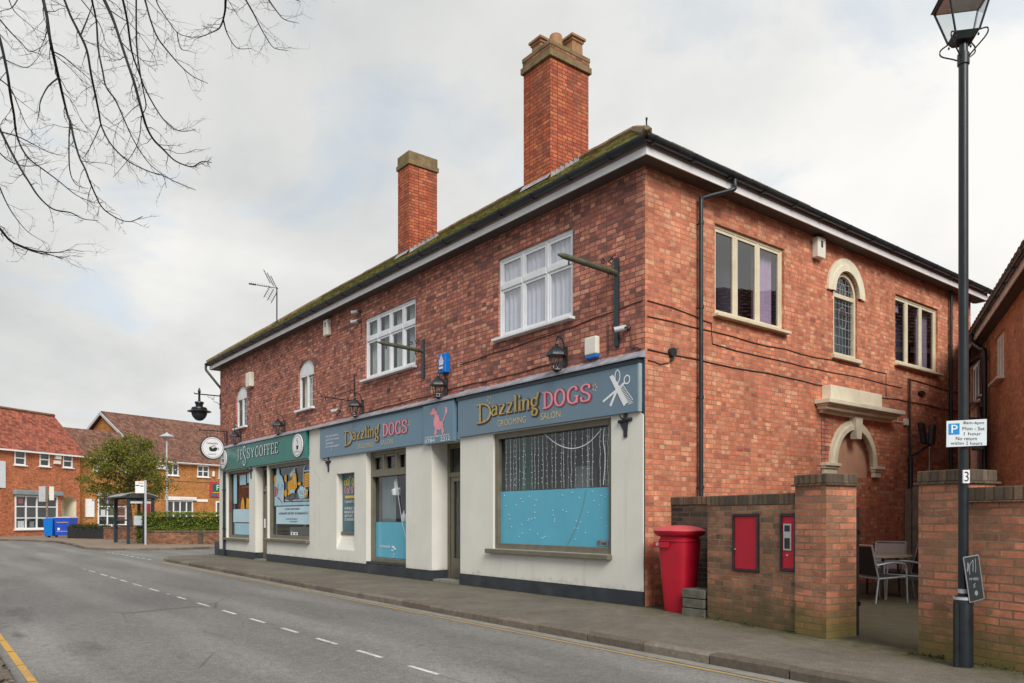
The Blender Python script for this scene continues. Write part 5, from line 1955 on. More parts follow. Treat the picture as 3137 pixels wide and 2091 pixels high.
# empty iron sign brackets
def sbracket(u, ztop, zbot, zarm, reach, arm_r, label, rusty):
    t = thing('sign_bracket', FR.p(u, zbot, 0), label, 'sign bracket', 'empty iron sign brackets on the front wall')
    m = MB()
    m.fbox(FR, u - .045, u + .045, zbot, ztop, 0, .05)
    m.build('wall_bar', 'gutter', t, bevel=.006)
    m = MB()
    m.tube([FR.p(u, zarm - .02, .05), FR.p(u, zarm + .02, reach - .12), FR.p(u, zarm + .02, reach)], [arm_r, arm_r * .95, arm_r * .3], 8)
    m.build('arm', rusty, t)
    m = MB().mat('iron')
    def sp(d0, z0, r_, turns=1.4, sgn=1):
        return [FR.p(u, z0 + r_ * (1 - k / 22) * math.sin(2 * PI * turns * k / 16), d0 + sgn * r_ * (1 - k / 22) * math.cos(2 * PI * turns * k / 16)) for k in range(17)]
    m.tube(sp(.16, zarm + .16, .07), .010, 5)
    m.build('scroll', None, t)
    m = MB().mat('iron')
    m.tube(sp(.34, zarm + .11, .05), .009, 5)
    m.tube([FR.p(u, zarm + .28, .05), FR.p(u, zarm + .24, .12), FR.p(u, zarm + .12, .22)], .010, 5)
    m.tube([FR.p(u, zarm - .04, reach - .22), FR.p(u, zarm - .10, reach - .22)], .014, 5)
    m.tube([FR.p(u, zarm - .06, .22), FR.p(u, zarm - .13, .22)], .012, 5)
    m.build('scroll', None, t)
    return t


sbracket(-.59, 5.62, 4.18, 5.40, 1.30, .05, 'heavy empty sign bracket with thick greenish arm near the street corner', 'iron_green')
sbracket(-6.59, 5.40, 4.52, 5.16, 1.18, .045, 'heavy empty sign bracket reaching across the four-light window', 'iron_green')
t = thing('sign_bracket', FR.p(-9.99, 4.40, 0), 'thin rusty scroll bracket left of the four-light window', 'sign bracket', 'empty iron sign brackets on the front wall')
m = MB()
u = -9.99
m.tube([FR.p(u, 4.40, .02), FR.p(u, 5.09, .02)], .018, 6)
m.build('wall_bar', 'iron', t)
m = MB().mat('iron')
m.tube([FR.p(u, 4.42, .02), FR.p(u, 4.45, .95)], .014, 6)
m.tube([FR.p(u, 4.98, .02), FR.p(u, 4.55, .62)], .009, 5)
m.tube(crom([FR.p(u, 4.72, .04), FR.p(u, 4.66, .2), FR.p(u, 4.50, .55)], 4), .009, 5)
for d0, z0 in ((.80, 4.52), (.60, 4.50)):
    m.tube([FR.p(u, z0 + .05 * math.sin(2 * PI * k / 10), d0 + .05 * math.cos(2 * PI * k / 10)) for k in range(11)], .009, 5)
m.tube([FR.p(u, 4.68 + .05 * math.sin(2 * PI * k / 10), .12 + .05 * math.cos(2 * PI * k / 10)) for k in range(11)], .008, 5)
m.tube([FR.p(u, 4.44, .82), FR.p(u, 4.36, .82)], .012, 5)
m.build('scroll_arm', None, t)

# alarm boxes, sensors, cameras
def abox(F, u0, u1, z0, z1, dep, mat, label, name='alarm_box', band=None, slot_=None):
    m = MB()
    m.fbox(F, u0, u1, z0 + (.06 if band else 0), z1, 0.0, dep)
    o = tag(m.build(name, mat, None, F.p((u0 + u1) / 2, z0, 0), bevel=.02), label, 'alarm box', 'alarm boxes on the brick walls')
    _world[o.as_pointer()] = F.p((u0 + u1) / 2, z0, 0)
    if band:
        b = MB()
        b.fbox(F, u0 + .005, u1 - .005, z0, z0 + .058, 0, dep - .01)
        b.build('light_strip', band, o, bevel=.015)
    if slot_:
        b = MB()
        b.frect(F, (u0 + u1) / 2 - .04, (u0 + u1) / 2 + .03, z1 - .2, z1 - .07, dep + .003)
        b.build('slot', 'ink', o, recalc=False)
    return o


abox(FR, -1.28, -1.0, 4.08, 4.44, .10, 'cream_box', 'white alarm box with blue base strip above the scissors sign', band='blue_box')
ab = abox(FR, -5.80, -5.53, 4.50, 4.92, .13, 'blue_box', 'bright blue alarm box with white emblem')
m = MB().mat('white')
for k, (x, h) in enumerate(((-.07, .13), (-.03, .19), (.01, .22), (.05, .16), (.08, .10))):
    stroke(m, FR, [(-5.68 + x * .75, 4.67), (-5.68 + x * 1.1, 4.67 + h)], .028, .028, .1345 + k * .0004, curve=False)
m.frect(FR, -5.77, -5.61, 4.59, 4.635, .1345)
m.build('emblem', None, ab, recalc=False)
abox(FR, -17.83, -17.42, 5.81, 6.29, .16, 'cream_box', 'plain cream alarm box between the two small arched windows')
abox(FR, -11.70, -11.42, 6.41, 6.84, .12, 'cream_box', 'narrow white alarm box with dark slot high under the front eave', slot_=1)
abox(SI, 4.80, 5.08, 6.48, 6.88, .14, 'cream_box', 'white alarm box high on the side wall beside the arched window', slot_=1)


def cctv(F, u, z, label, name='security_camera'):
    t = thing(name, F.p(u, z, 0), label, 'security camera', 'security cameras on the building')
    m = MB()
    m.lathe([(.001, .0), (.05, .0), (.05, .03), (.001, .03)], F.p(u, z, .02), 10)
    m.tube([F.p(u, z + .02, .0), F.p(u, z + .02, .10)], .018, 6)
    m.build('mount', 'iron', t)
    m = MB().mat('grey_metal')
    m.tube([F.p(u - .02, z + .03, .05), F.p(u - .14, z - .01, .20)], .045, 10)
    m.mat('ink')
    m.tube([F.p(u - .14, z - .01, .20), F.p(u - .147, z - .012, .209)], .036, 10)
    m.build('body', None, t)


cctv(FR, -9.67, 6.66, 'small dark camera under the eave, upper of two beside the four-light window')
cctv(FR, -9.70, 6.42, 'small dark camera, lower of two beside the four-light window')
cctv(FR, -10.86, 4.26, 'grey twin-lens camera on brick above the slot window sign')
cctv(FR, -.34, 4.42, 'small white camera beside the heavy bracket at the street corner')
t = thing('junction_box', SI.p(.61, 4.06, 0), 'black round cable junction box on the side wall near the corner', 'junction box')
m = MB()
m.X = None
m.tube([SI.p(.61, 4.07, 0), SI.p(.61, 4.07, .07)], .075, 12)
m.tube([SI.p(.66, 4.10, .04), SI.p(.72, 4.15, .06)], .014, 6)
m.tube([SI.p(.61, 4.00, .03), SI.p(.60, 3.93, .04)], .02, 6)
m.build('body', 'ink', t)
t = thing('vent_cover', SI.p(9.46, 4.3, 0), 'dark oval vent on the side wall under the far window', 'vent')
m = MB()
m.fprism(SI, ell(9.46, 4.30, .16, .055, 16)[:-1], 0, .05)
m.build('cover', 'ink', t, bevel=.01)
t = thing('vent_cover', FR.p(-8.2, 4.48, 0), 'small dark round vent in brick under the four-light window', 'vent')
m = MB()
m.fprism(FR, ell(-8.2, 4.48, .07, .05, 12)[:-1], 0, .02)
m.build('cover', 'ink', t)


def cable(F, pts, label, r_=.0085, seed=1):
    r = random.Random(seed)
    m = MB()
    P = []
    for i in range(len(pts) - 1):
        a, b = pts[i], pts[i + 1]
        n = max(2, int(math.hypot(b[0] - a[0], b[1] - a[1]) / .5))
        for k in range(n):
            t = k / n
            P.append(F.p(a[0] + (b[0] - a[0]) * t, a[1] + (b[1] - a[1]) * t + r.uniform(-.02, .02), r_ + .002))
    P.append(F.p(pts[-1][0], pts[-1][1], r_ + .002))
    m.tube(P, r_, 5)
    o = tag(m.build('wall_cable', 'cable_brown', None, P[0]), label, 'cable', 'black cables pinned along the walls')
    return o


cable(SI, [(.05, 4.80), (1.2, 4.78), (1.65, 4.70), (1.68, 4.36), (3.0, 4.33), (8.5, 4.33)], 'thin cable from the corner dropping beside the large side window', seed=2)
cable(SI, [(.05, 4.58), (4.4, 4.56), (7.78, 4.56), (7.78, 4.03)], 'thin cable running under the arched window then down towards the door hood', seed=3)
cable(SI, [(.05, 4.06), (4.4, 4.03), (8.8, 4.03), (11.6, 4.05)], 'long cable along the side wall just above the door hood', .010, 4)
cable(SI, [(.60, 3.96), (.55, 3.88), (.35, 3.84), (.06, 3.88)], 'short looped cable under the round junction box', seed=5)
cable(SI, [(8.8, 4.55), (11.6, 4.52)], 'cable running from the thin pipe to the rear end of the side wall', .010, 6)
cable(FR, [(-5.15, 4.62), (-2.2, 4.70), (-.6, 4.80), (-.05, 4.82)], 'cable across the front brick below the six-light window', seed=7)
cable(FR, [(-.80, 4.60), (-.80, 4.10)], 'short vertical cable beside the heavy bracket by the corner', .010, 8)
cable(FR, [(-.30, 4.36), (-.26, 4.12), (-.08, 4.06)], 'cable drooping from the corner camera to the sign flashing', .010, 9)
cable(FR, [(-9.62, 6.5), (-9.62, 6.1)], 'short cable under the two small eave cameras', .010, 10)
cable(FR, [(-9.4, 4.06), (-5.3, 4.14), (-2.0, 4.16)], 'cable along the front brick just above the blue signs', .010, 11)


def hook(u, z, label):
    m = MB()
    m.fbox(FR, u - .035, u + .035, z - .26, z + .14, .031, .055)
    m.tube([FR.p(u - .14, z, .05), FR.p(u + .14, z + .02, .05)], .032, 6)
    m.fprism(FR, [(u - .13, z - .02), (u + .05, z - .02), (u + .04, z - .17), (u - .02, z - .18)], .033, .05)
    m.tube([FR.p(u, z + .02, .05), FR.p(u, z + .05, .16), FR.p(u, z + .10, .17)], .014, 6)
    tag(m.build('basket_hook', 'iron', None, FR.p(u, z - .26, .03), bevel=.004), label, 'hook', 'black cross-shaped hooks below the signs')


hook(-.38, 2.95, 'black cross-shaped hook on the cream wall under the scissors emblem')
hook(-11.52, 2.92, 'black cross-shaped hook beside the slot window')
hook(-17.62, 2.98, 'black cross-shaped hook on the pier beside the coffee shop door')

# aerial behind the far hip
t = thing('television_aerial', (-19.3, 1.5, 8.45), 'grey grid television aerial on a mast above the mossy roof', 'aerial')
m = MB()
m.tube([(-19.3, 1.5, 8.4), (-19.3, 1.5, 9.86)], .024, 6)
m.build('mast', 'gutter', t)
a0 = Vector((-19.3, 1.5, 9.83))
fd = Vector((-.45, -.55, .12)).normalized()
sd_ = Vector((.75, -.65, 0)).normalized()
m = MB()
m.tube([a0 - fd * .05, a0 + fd * 1.05], .014, 5)
for k in range(9):
    p = a0 + fd * (.3 + k * .08)
    for s_ in (-1, 1):
        m.tube([p, p + Vector((0, 0, .05 * s_)) + sd_ * .07], .006, 4)
m.tube([a0 + fd * .8, a0 + fd * 1.05], .03, 5)
m.build('boom', 'iron', t)
m = MB()
for s_ in (-1, 1):
    for k in range(3):
        q = a0 + sd_ * (-.36 + .36 * k) + Vector((0, 0, .05 * s_)) + fd * .12
        m.tube([q, q + Vector((0, 0, .46 * s_)) + fd * .24], .013, 4)
    for k in range(5):
        q = a0 + Vector((0, 0, (.10 + .08 * k) * s_)) + fd * (.14 + .045 * k)
        m.tube([q - sd_ * .45, q + sd_ * .45], .006, 4)
m.build('reflector_grid', 'iron', t)
m = MB()
m.lathe([(.11, 0), (.12, .5), (.09, .52)], (XL - .17, -.02, 0), 10, power=4)
tag(m.build('drain_guard', 'plinth', None, (XL - .17, -.02, 0)), 'short black drain guard standing at the far foot of the building', 'drain guard')

# ------------------------------------------------------------ yard walls, pillars, post box
WF = face2((1.47, -.35), (5.6, -1.18))                    # street face of the yard wall
wu = WF.dr
t = thing('yard_wall', (2.2, -.4, 0), 'brown brick yard wall with two red panels let into it', 'wall')
m = MB().mat('brick_dirty')
P1a, P1b, P2a, P2b = rect(.50, .98, .69, 1.45), rect(1.33, 1.62, .74, 1.45), None, None
m.fpoly(WF, [rect(0, 1.60, -.03, 1.56), P1a, rect(1.33, 1.595, .74, 1.45)], 0)
m.reveal(WF, P1a, 0, -.06)
m.reveal(WF, rect(1.33, 1.595, .74, 1.45), 0, -.06)
m.quad(WF.p(0, -.03, 0), WF.p(0, 1.56, 0), WF.p(0, 1.56, -.23), WF.p(0, -.03, -.23))
m.quad(WF.p(0, -.03, -.23), WF.p(1.6, -.03, -.23), WF.p(1.6, 1.56, -.23), WF.p(0, 1.56, -.23))
m.build('wall', None, t, recalc=False)
m = MB()
m.fbox(WF, -.005, 1.595, 1.56, 1.70, -.235, .008)
m.build('coping', 'brick_cap', t, bevel=.012)
m = MB().mat('brick_black')  # return walls take a much darker brick than the street face
m.box(.01, 1.49, .62, .80, -.03, 1.60)
m.box(1.40, 1.58, -.13, .62, -.03, 1.56)
m.build('return_wall', None, t)
m = MB()
m.box(.005, 1.495, .61, .81, 1.60, 1.73)
m.build('coping', 'brick_cap', t, bevel=.012)


yw = t


def redpanel(u0, u1, z0, z1, label, win):
    m = MB()
    for a, b, c, e in ((u0, u0 + .03, z0, z1), (u1 - .03, u1, z0, z1), (u0 + .03, u1 - .03, z1 - .03, z1), (u0 + .03, u1 - .03, z0, z0 + .03)):
        m.fbox(WF, a, b, c, e, -.05, .022)
    t = m.build('red_panel', 'iron', yw, bevel=.004)
    t['label'] = label
    m = MB()
    m.fbox(WF, u0 + .031, u1 - .031, z0 + .031, z1 - .031, -.055, .006)
    m.build('door', 'red_paint', t, bevel=.004)
    if win:
        uc = (u0 + u1) / 2 - .01
        m = MB().mat('steel')
        m.fbox(WF, uc - .062, uc + .062, 1.0, 1.325, .007, .016)
        m.mat('ink')
        for a, b in ((1.23, 1.305), (1.02, 1.15)):
            m.frect(WF, uc - .042, uc + .042, a, b, .018)
        m.build('faceplate', None, t)
        m = MB()
        m.tube([WF.p(uc, .94, .006), WF.p(uc, .94, .02)], .014, 8)
        m.build('lock', 'steel', t)
    else:
        m = MB()
        m.tube([WF.p(u0 + .05, .98, .006), WF.p(u0 + .05, .98, .02)], .012, 8)
        m.build('lock', 'steel', t)


redpanel(.505, .975, .695, 1.445, 'wide plain red metal panel in a black frame, let into the yard wall', False)
redpanel(1.335, 1.59, .745, 1.445, 'narrow red panel with two small dark windows, let into the yard wall', True)


def pillar(label, u0, u1, d0, d1, zt, name='gate_pillar'):
    t = thing(name, WF.p((u0 + u1) / 2, 0, (d0 + d1) / 2), label, 'pillar')
    m = MB()
    m.fbox(WF, u0, u1, -.03, zt - .135, d0, d1)
    m.build('shaft', 'brick_yard', t)
    m = MB()
    m.fbox(WF, u0 - .035, u1 + .035, zt - .135, zt - .115, d0 - .035, d1 + .035)
    m.build('tile_creasing', 'brick_cap', t)
    m = MB()
    m.fbox(WF, u0 - .012, u1 + .012, zt - .115, zt, d0 - .012, d1 + .012)
    m.build('cap', 'brick_cap', t, bevel=.012)
    return t


pillar('reddish brick gate pillar beside the narrow red panel', 1.60, 2.06, -.46, .04, 1.91)
pillar('brown brick gate pillar behind the tall lamp post', 3.20, 3.68, -.46, .03, 1.87)
t = thing('boundary_wall', WF.p(5, 0, 0), 'mellow brick boundary wall with brick-on-edge coping, green at its foot', 'wall')
m = MB()
m.fbox(WF, 3.68, 9.0, -.03, 1.54, -.23, 0)
m.build('wall', 'brick_yard', t)
m = MB()
m.fbox(WF, 3.68, 9.0, 1.54, 1.558, -.27, .04)
m.fbox(WF, 3.68, 9.0, 1.558, 1.69, -.24, .012)
m.build('coping', 'brick_cap', t, bevel=.01)
t = thing('gate_post', (3.52, -.19, 0), 'thin dark metal gate post beside the reddish pillar', 'post')
m = MB()
m.box(3.495, 3.545, -.215, -.165, -.02, 1.53)
m.build('post', 'post_navy', t, bevel=.006)
m = MB()
m.box(3.545, 3.57, -.20, -.18, .35, .40)
m.box(3.545, 3.57, -.20, -.18, 1.2, 1.25)
m.build('hinge', 'post_navy', t)

m = MB()
rw = random.Random(17)
for k in range(70):
    u = rw.choice((rw.uniform(0, 1.6), rw.uniform(3.7, 5.4), rw.uniform(3.7, 5.4), rw.uniform(3.1, 3.7)))
    dd = (.44 if False else .0) + abs(rw.gauss(0, .05)) + (.02 if u > 3.1 else .01)
    for j in range(rw.randint(4, 14)):
        leaf(m, WF.p(u + rw.gauss(0, .03), abs(rw.gauss(0, .022)) + .006, dd + abs(rw.gauss(0, .02))), rw.uniform(.012, .035), rw)
for k in range(34):
    u = rw.uniform(-5, 0)
    for j in range(rw.randint(3, 8)):
        leaf(m, FR.p(u + rw.gauss(0, .03), abs(rw.gauss(0, .012)) + .005, .06 + abs(rw.gauss(0, .018))), rw.uniform(.010, .026), rw)
tag(m.build('weeds', 'leaf_dark', None, WF.p(2, 0, 0), recalc=False), 'small weeds and moss tufts at the foot of the walls', 'weeds', None, 'stuff')

# red post box: rounded square body that tapers to the foot, flat domed hat
pc = Vector((.71, -.03, 0))
t = thing('post_box', pc, 'red tapering post box with flat domed lid in the recess beside the shop', 'post box')
m = MB()
m.lathe([(.205, 0.0), (.212, .02), (.262, .55), (.292, .98), (.296, 1.04)], pc, 40, sx=.93, sy=.78, power=4.2)
m.build('body', 'red_paint', t)
m = MB()
m.lathe([(.30, 1.04), (.318, 1.05), (.318, 1.075), (.295, 1.085), (.295, 1.115), (.335, 1.125), (.38, 1.155), (.395, 1.20), (.38, 1.205)], pc, 40, sx=.92, sy=.80, power=3.0)
m.build('collar', 'red_paint', t)
m = MB()
m.lathe([(.402, 1.202), (.396, 1.215), (.31, 1.25), (.19, 1.275), (.07, 1.285), (.01, 1.286)], pc, 40, sx=.92, sy=.80, power=2.8)
m.build('lid', 'red_top', t)
PF = Face((pc.x, pc.y - .228), (1, 0), (0, -1))
m = MB()
m.fprism(PF, [(-.31, .955), (.0, .955), (.02, 1.04), (-.27, 1.04)], -.04, .035)
m.build('slot_flap', 'red_paint', t, bevel=.006)
m = MB()
m.tube([PF.p(-.20, 1.005, .034), PF.p(-.20, 1.005, .045)], .028, 14)
m.build('lock_plate', 'steel', t)
t = thing('stone_block', (1.2, -.2, 0), 'short stack of mossy stone blocks between post box and yard wall', 'stone block')
for k in range(3):
    m = MB()
    a = .004 * (k % 2)
    m.fprism(Face((0, 0), (1, 0), (0, -1)), rect(1.0 + a * 3, 1.42 - a * 2, -.02 + .137 * k, .107 + .137 * k), .02 + a, .34)
    m.build('block', 'stone_block', t, bevel=.018)

# street lamp with its signs
LP = Vector((5.13, -1.28, 0))
fwd = Vector((-.787, .617, 0))
rgt = Vector((.617, .787, 0))
t = thing('lamp_post', LP, 'tall dark lamp post with a glazed square lantern in front of the boundary wall', 'lamp post')
m = MB()
m.lathe([(.082, -.05), (.082, .62), (.075, .66), (.070, .665), (.046, .67), (.046, .70), (.043, 1.2), (.041, 5.65), (.052, 5.66), (.052, 5.76), (.040, 5.77), (.036, 5.88)], LP, 20)
m.build('column', 'post_navy', t)
m = MB()
q = LP - fwd * .083
m.tube([LP + rgt * -.085 - fwd * .03 + Vector((0, 0, -.02)), LP + rgt * -.085 - fwd * .03 + Vector((0, 0, .6))], .028, 8)
m.build('service_duct', 'post_navy', t)
m = MB()
a4 = [(-1, -1), (1, -1), (1, 1), (-1, 1)]
zb_, zt_, hb, ht = 5.93, 6.29, .100, .195
lr = math.radians(40)
ex, ey = Vector((math.cos(lr), math.sin(lr), 0)), Vector((-math.sin(lr), math.cos(lr), 0))


def lc(i, h, z):
    return LP + ex * a4[i][0] * h + ey * a4[i][1] * h + Vector((0, 0, z))


m.hexa([lc(i, hb * .75, 5.87) for i in range(4)] + [lc(i, hb * 1.08, zb_) for i in range(4)])
for i in range(4):
    m.tube([lc(i, hb, zb_ - .01), lc(i, ht, zt_)], .010, 5)
    m.tube([lc(i, ht, zt_), lc((i + 1) % 4, ht, zt_)], .016, 5)
    m.tube(crom([lc(i, hb, 5.92), lc(i, hb * 1.5, 5.90), lc(i, hb * 1.45, 5.84), lc(i, hb * .7, 5.76), lc(i, hb * .35, 5.72)], 4), .007, 5)
    m.lathe([(.001, 5.865), (.011, 5.88), (.001, 5.90)], lc(i, hb * .95, 0), 6)
m.build('lantern_frame', 'iron', t)
m = MB()
for i in range(4):
    j = (i + 1) % 4
    m.quad(lc(i, hb * .96, zb_), lc(j, hb * .96, zb_), lc(j, ht * .97, zt_), lc(i, ht * .97, zt_))
m.build('lantern_glass', 'glass_clear', t, recalc=False)
m = MB()
m.hexa([lc(i, ht * 1.14, zt_ + .005) for i in range(4)] + [lc(i, ht * .45, zt_ + .24) for i in range(4)])
m.hexa([lc(i, ht * .32, zt_ + .24) for i in range(4)] + [lc(i, ht * .36, zt_ + .33) for i in range(4)])
m.build('lantern_roof', 'iron', t, bevel=.006)
m = MB()
m.hexa([lc(i, ht * .93, zt_ - .018) for i in range(4)] + [lc(i, ht * .93, zt_ - .004) for i in range(4)])
m.build('reflector', 'lamp_plate', t)
NP = Face(LP - fwd * .062 - rgt * .0, rgt, -fwd)
m = MB().mat('white')
m.fbox(NP, -.036, .024, 1.722, 1.845, -.02, -.002)
np_ = m.build('number_plate', None, t)
m = MB().mat('ink')
text(m, NP, '3', -.026, .014, 1.737, 1.83, .0005)
m.build('number', None, np_, recalc=False)

PS = Face(LP - fwd * .075 - rgt * .0, rgt, -fwd)
t = thing('parking_sign', PS.p(0, 2.06), 'white parking sign with blue P square fixed to the lamp post', 'sign')
m = MB()
tl = [(-.207, 2.055), (.168, 2.072), (.170, 2.318), (-.205, 2.298)]
m.fprism(PS, tl, 0, .008)
m.build('plate', 'park_white', t, bevel=.002)
m = MB().mat('park_blue')
m.fpoly(PS, [[(-.188, 2.17), (-.085, 2.174), (-.085, 2.278), (-.188, 2.273)]], .0095)
m.mat('white')
text(m, PS, 'P', -.162, -.105, 2.186, 2.262, .011)
m.mat('ink')
for sx_, a, b, z, h in (('8am-6pm', -.05, .14, 2.262, .034), ('Mon - Sat', -.058, .148, 2.213, .032), ('1 hour', -.045, .115, 2.166, .03), ('No return', -.12, .075, 2.120, .032), ('within 2 hours', -.168, .125, 2.078, .030)):
    text(m, PS, sx_, a, b, z, z + h, .0105)
m.build('lettering', None, t, recalc=False)
m = MB()
m.tube([PS.p(-.05, 2.18, -.005), PS.p(.05, 2.18, -.005)], .012, 6)
m.build('clip', 'post_navy', t)
t = thing('placard', PS.p(.05, .61), 'tilted black chalkboard placard strapped to the lamp post', 'placard')
PB = Face(LP - fwd * .085, rgt, -fwd)
m = MB()
m.fprism(PB, [(.004, .612), (.134, .648), (.082, 1.052), (-.056, 1.028)], .0, .012)
m.build('board', 'ink', t, bevel=.002)
m = MB()
for a, b in (((.004, .612), (.134, .648)), ((.134, .648), (.082, 1.052)), ((.082, 1.052), (-.056, 1.028)), ((-.056, 1.028), (.004, .612))):
    m.tube([PB.p(*a, .008), PB.p(*b, .008)], .006, 5)
m.build('frame', 'blind_grey', t)
m = MB().mat('blind_grey')
stroke(m, PB, [(-.02, .90), (-.015, .95), (-.018, .98)], .012, .01, .014)
stroke(m, PB, [(.0, .87), (-.002, .95), (.02, .99), (.03, 1.0), (.03, .9)], .006, .006, .0142)
stroke(m, PB, [(.05, 1.02), (.055, .93), (.052, .89)], .005, .005, .0144)
scribble(m, PB, .0, .08, .82, .85, .014, 91, (.95,))
scribble(m, PB, .035, .065, .75, .79, .014, 92, (.95,))
m.fpoly(PB, [ell(.062, .70, .016, .024, 10)[:-1]], .014)
m.build('chalk_lettering', None, t, recalc=False)
m = MB()
m.lathe([(.088, .63), (.088, .655)], LP, 16)
m.lathe([(.049, .69), (.049, .73)], LP, 16)
m.build('strap', 'grey_metal', t)


# ------------------------------------------------------------ yard furniture
def chair_proto(label, back='mesh_grey'):
    t = thing('garden_chair', (0, 0, 0), label, 'chair', 'aluminium chairs round the yard table')
    fx = .26
    m = MB()
    for s_ in (-1, 1):
        m.tube([(s_ * fx, -.24, .40), (s_ * fx, -.36, .94)], .015, 7)
    m.tube([(-fx, -.36, .94), (fx, -.36, .94)], .016, 7)
    m.tube([(-fx, -.24, .40), (fx, -.24, .40)], .014, 7)
    m.tube([(-fx, .24, .43), (fx, .24, .43)], .014, 7)
    for s_ in (-1, 1):
        m.tube([(s_ * fx, -.24, .40), (s_ * fx, .24, .43)], .015, 7)
    m.build('frame', 'alu', t)
    m = MB()
    m.hexa([(-fx + .02, -.25, .44), (fx - .02, -.25, .44), (fx - .02, -.24, .44), (-fx + .02, -.24, .44), (-fx + .02, -.358, .915), (fx - .02, -.358, .915), (fx - .02, -.348, .915), (-fx + .02, -.348, .915)])
    m.build('backrest', back, t)
    m = MB()
    m.hexa([(-fx + .02, -.22, .405), (fx - .02, -.22, .405), (fx - .02, .23, .432), (-fx + .02, .23, .432), (-fx + .02, -.22, .417), (fx - .02, -.22, .417), (fx - .02, .23, .444), (-fx + .02, .23, .444)])
    m.build('seat', 'mesh_grey', t)
    for s_ in (-1, 1):
        m = MB()
        m.tube(crom([(s_ * (fx + .02), -.29, .62), (s_ * (fx + .03), -.05, .66), (s_ * (fx + .03), .18, .65), (s_ * (fx + .02), .25, .58)], 4), .016, 7)
        m.build('armrest', 'alu', t)
        m = MB()
        m.tube([(s_ * (fx + .02), .25, .58), (s_ * (fx + .02), .27, .0)], .015, 7)
        m.build('leg', 'alu', t)
        m = MB()
        m.tube([(s_ * fx, -.24, .40), (s_ * (fx + .01), -.30, .0)], .015, 7)
        m.build('leg', 'alu', t)
    return t


c0 = chair_proto('grey mesh chair seen from behind, nearest the gate opening')
dup(c0, Vector((1.86, 4.45, 0)), math.radians(127), 'grey mesh chair on the right of the yard table, partly behind the brown gate pillar')
pale = chair_proto('pale grey backed chair facing out from the wall behind the yard table', 'mesh_pale')
pale.location = (1.30, 5.15, 0)
pale.rotation_euler = (0, 0, math.radians(195))
c0.location = (1.93, 3.66, 0)
c0.rotation_euler = (0, 0, math.radians(-28))
t = thing('garden_table', (1.45, 4.4, 0), 'low brown topped metal table among the yard chairs', 'table')
m = MB()
m.lathe([(.56, .705), (.60, .715), (.60, .74), (.58, .745)], (1.45, 4.4, 0), 24)
m.build('table_top', 'table_top', t)
for k in range(4):
    a = PI / 4 + k * PI / 2
    m = MB()
    m.tube([(1.45 + .38 * math.cos(a), 4.4 + .38 * math.sin(a), .71), (1.45 + .42 * math.cos(a), 4.4 + .42 * math.sin(a), 0)], .02, 7)
    m.build('leg', 'post_navy', t)
t = thing('timber_fence', (.6, 8.65, 0), 'tall weathered timber board fence at the back of the yard', 'fence')
m = MB()
r = random.Random(8)
for k in range(22):
    a = .03 + k * .155
    m.box(a, a + .145, 8.6 + (k % 2) * .025, 8.62 + (k % 2) * .025, 0, 2.06 + r.uniform(-.02, .03))
m.build('boards', 'wood', t)
m = MB()
for z in (.5, 1.6):
    m.box(.03, 3.4, 8.65, 8.70, z, z + .09)
m.build('rail', 'wood', t)
t = thing('patio_heater', SI.p(9.1, 3.0, 0), 'black twin-headed floodlight on a forked arm by the thin wall pipe', 'floodlight')
m = MB()
m.tube([SI.p(8.84, 2.80, .06), SI.p(8.88, 2.86, .2), SI.p(8.95, 3.0, .3)], .022, 6)
m.tube([SI.p(8.84, 2.80, .06), SI.p(9.1, 2.95, .2), SI.p(9.4, 3.12, .3)], .022, 6)
m.build('arm', 'iron', t)
for uc, tl_ in ((8.96, -.05), (9.42, .07)):
    m = MB()
    m.hexa([SI.p(uc - .15 - tl_, 3.06, .26), SI.p(uc + .13 - tl_, 3.06, .22), SI.p(uc + .15 - tl_, 3.06, .30), SI.p(uc - .13 - tl_, 3.06, .36),
            SI.p(uc - .15 + tl_, 3.55, .22), SI.p(uc + .15 + tl_, 3.55, .18), SI.p(uc + .17 + tl_, 3.55, .28), SI.p(uc - .13 + tl_, 3.55, .34)])
    m.build('lamp_head', 'iron', t, bevel=.03)
t.name = 'floodlight'
m = MB()
m.fbox(SI, 8.58, 8.74, 3.49, 3.64, 0, .06)
m.tube([SI.p(8.1, 3.55, .03), SI.p(8.58, 3.55, .03)], .012, 5)
tag(m.build('socket_box', 'cream_box', None, SI.p(8.66, 3.49, 0), bevel=.01), 'small white socket box with its cable right of the door hood', 'socket box')
m = MB()
m.tube([SI.p(9.80, 3.25, .05), SI.p(9.84, 3.18, .03), SI.p(9.84, 2.2, .03)], .016, 6)
tag(m.build('conduit', 'cream_box', None, SI.p(9.84, 2.2, 0)), 'thin white conduit running down the rear of the side wall', 'conduit')

# ------------------------------------------------------------ neighbouring brick building on the right
NF = face2((2.93, 6.94), (-.62, 13.7))
t = thing('neighbour_building', NF.p(3, 0, 0), 'long brown brick building with white fascia at the edge beyond the yard', 'building')
S0, S1_ = -5.0, 14.0
n1, n2, n3 = rect(5.50, 6.95, 4.32, 5.38), rect(4.62, 4.95, 4.34, 5.40), rect(2.05, 3.08, 4.34, 5.32)
m = MB()
m.fpoly(NF, [rect(S0, S1_, -.03, 5.62), n1, n2, n3], 0)
for L in (n1, n2, n3):
    m.reveal(NF, L, 0, -.12)
p = NF.p
m.quad(p(S0, -.03, 0), p(S0, 5.6, 0), p(S0, 5.6, -7), p(S0, -.03, -7))
m.quad(p(S1_, -.03, 0), p(S1_, 5.6, 0), p(S1_, 5.6, -7), p(S1_, -.03, -7))
m.quad(p(S0, -.03, -7), p(S1_, -.03, -7), p(S1_, 5.6, -7), p(S0, 5.6, -7))
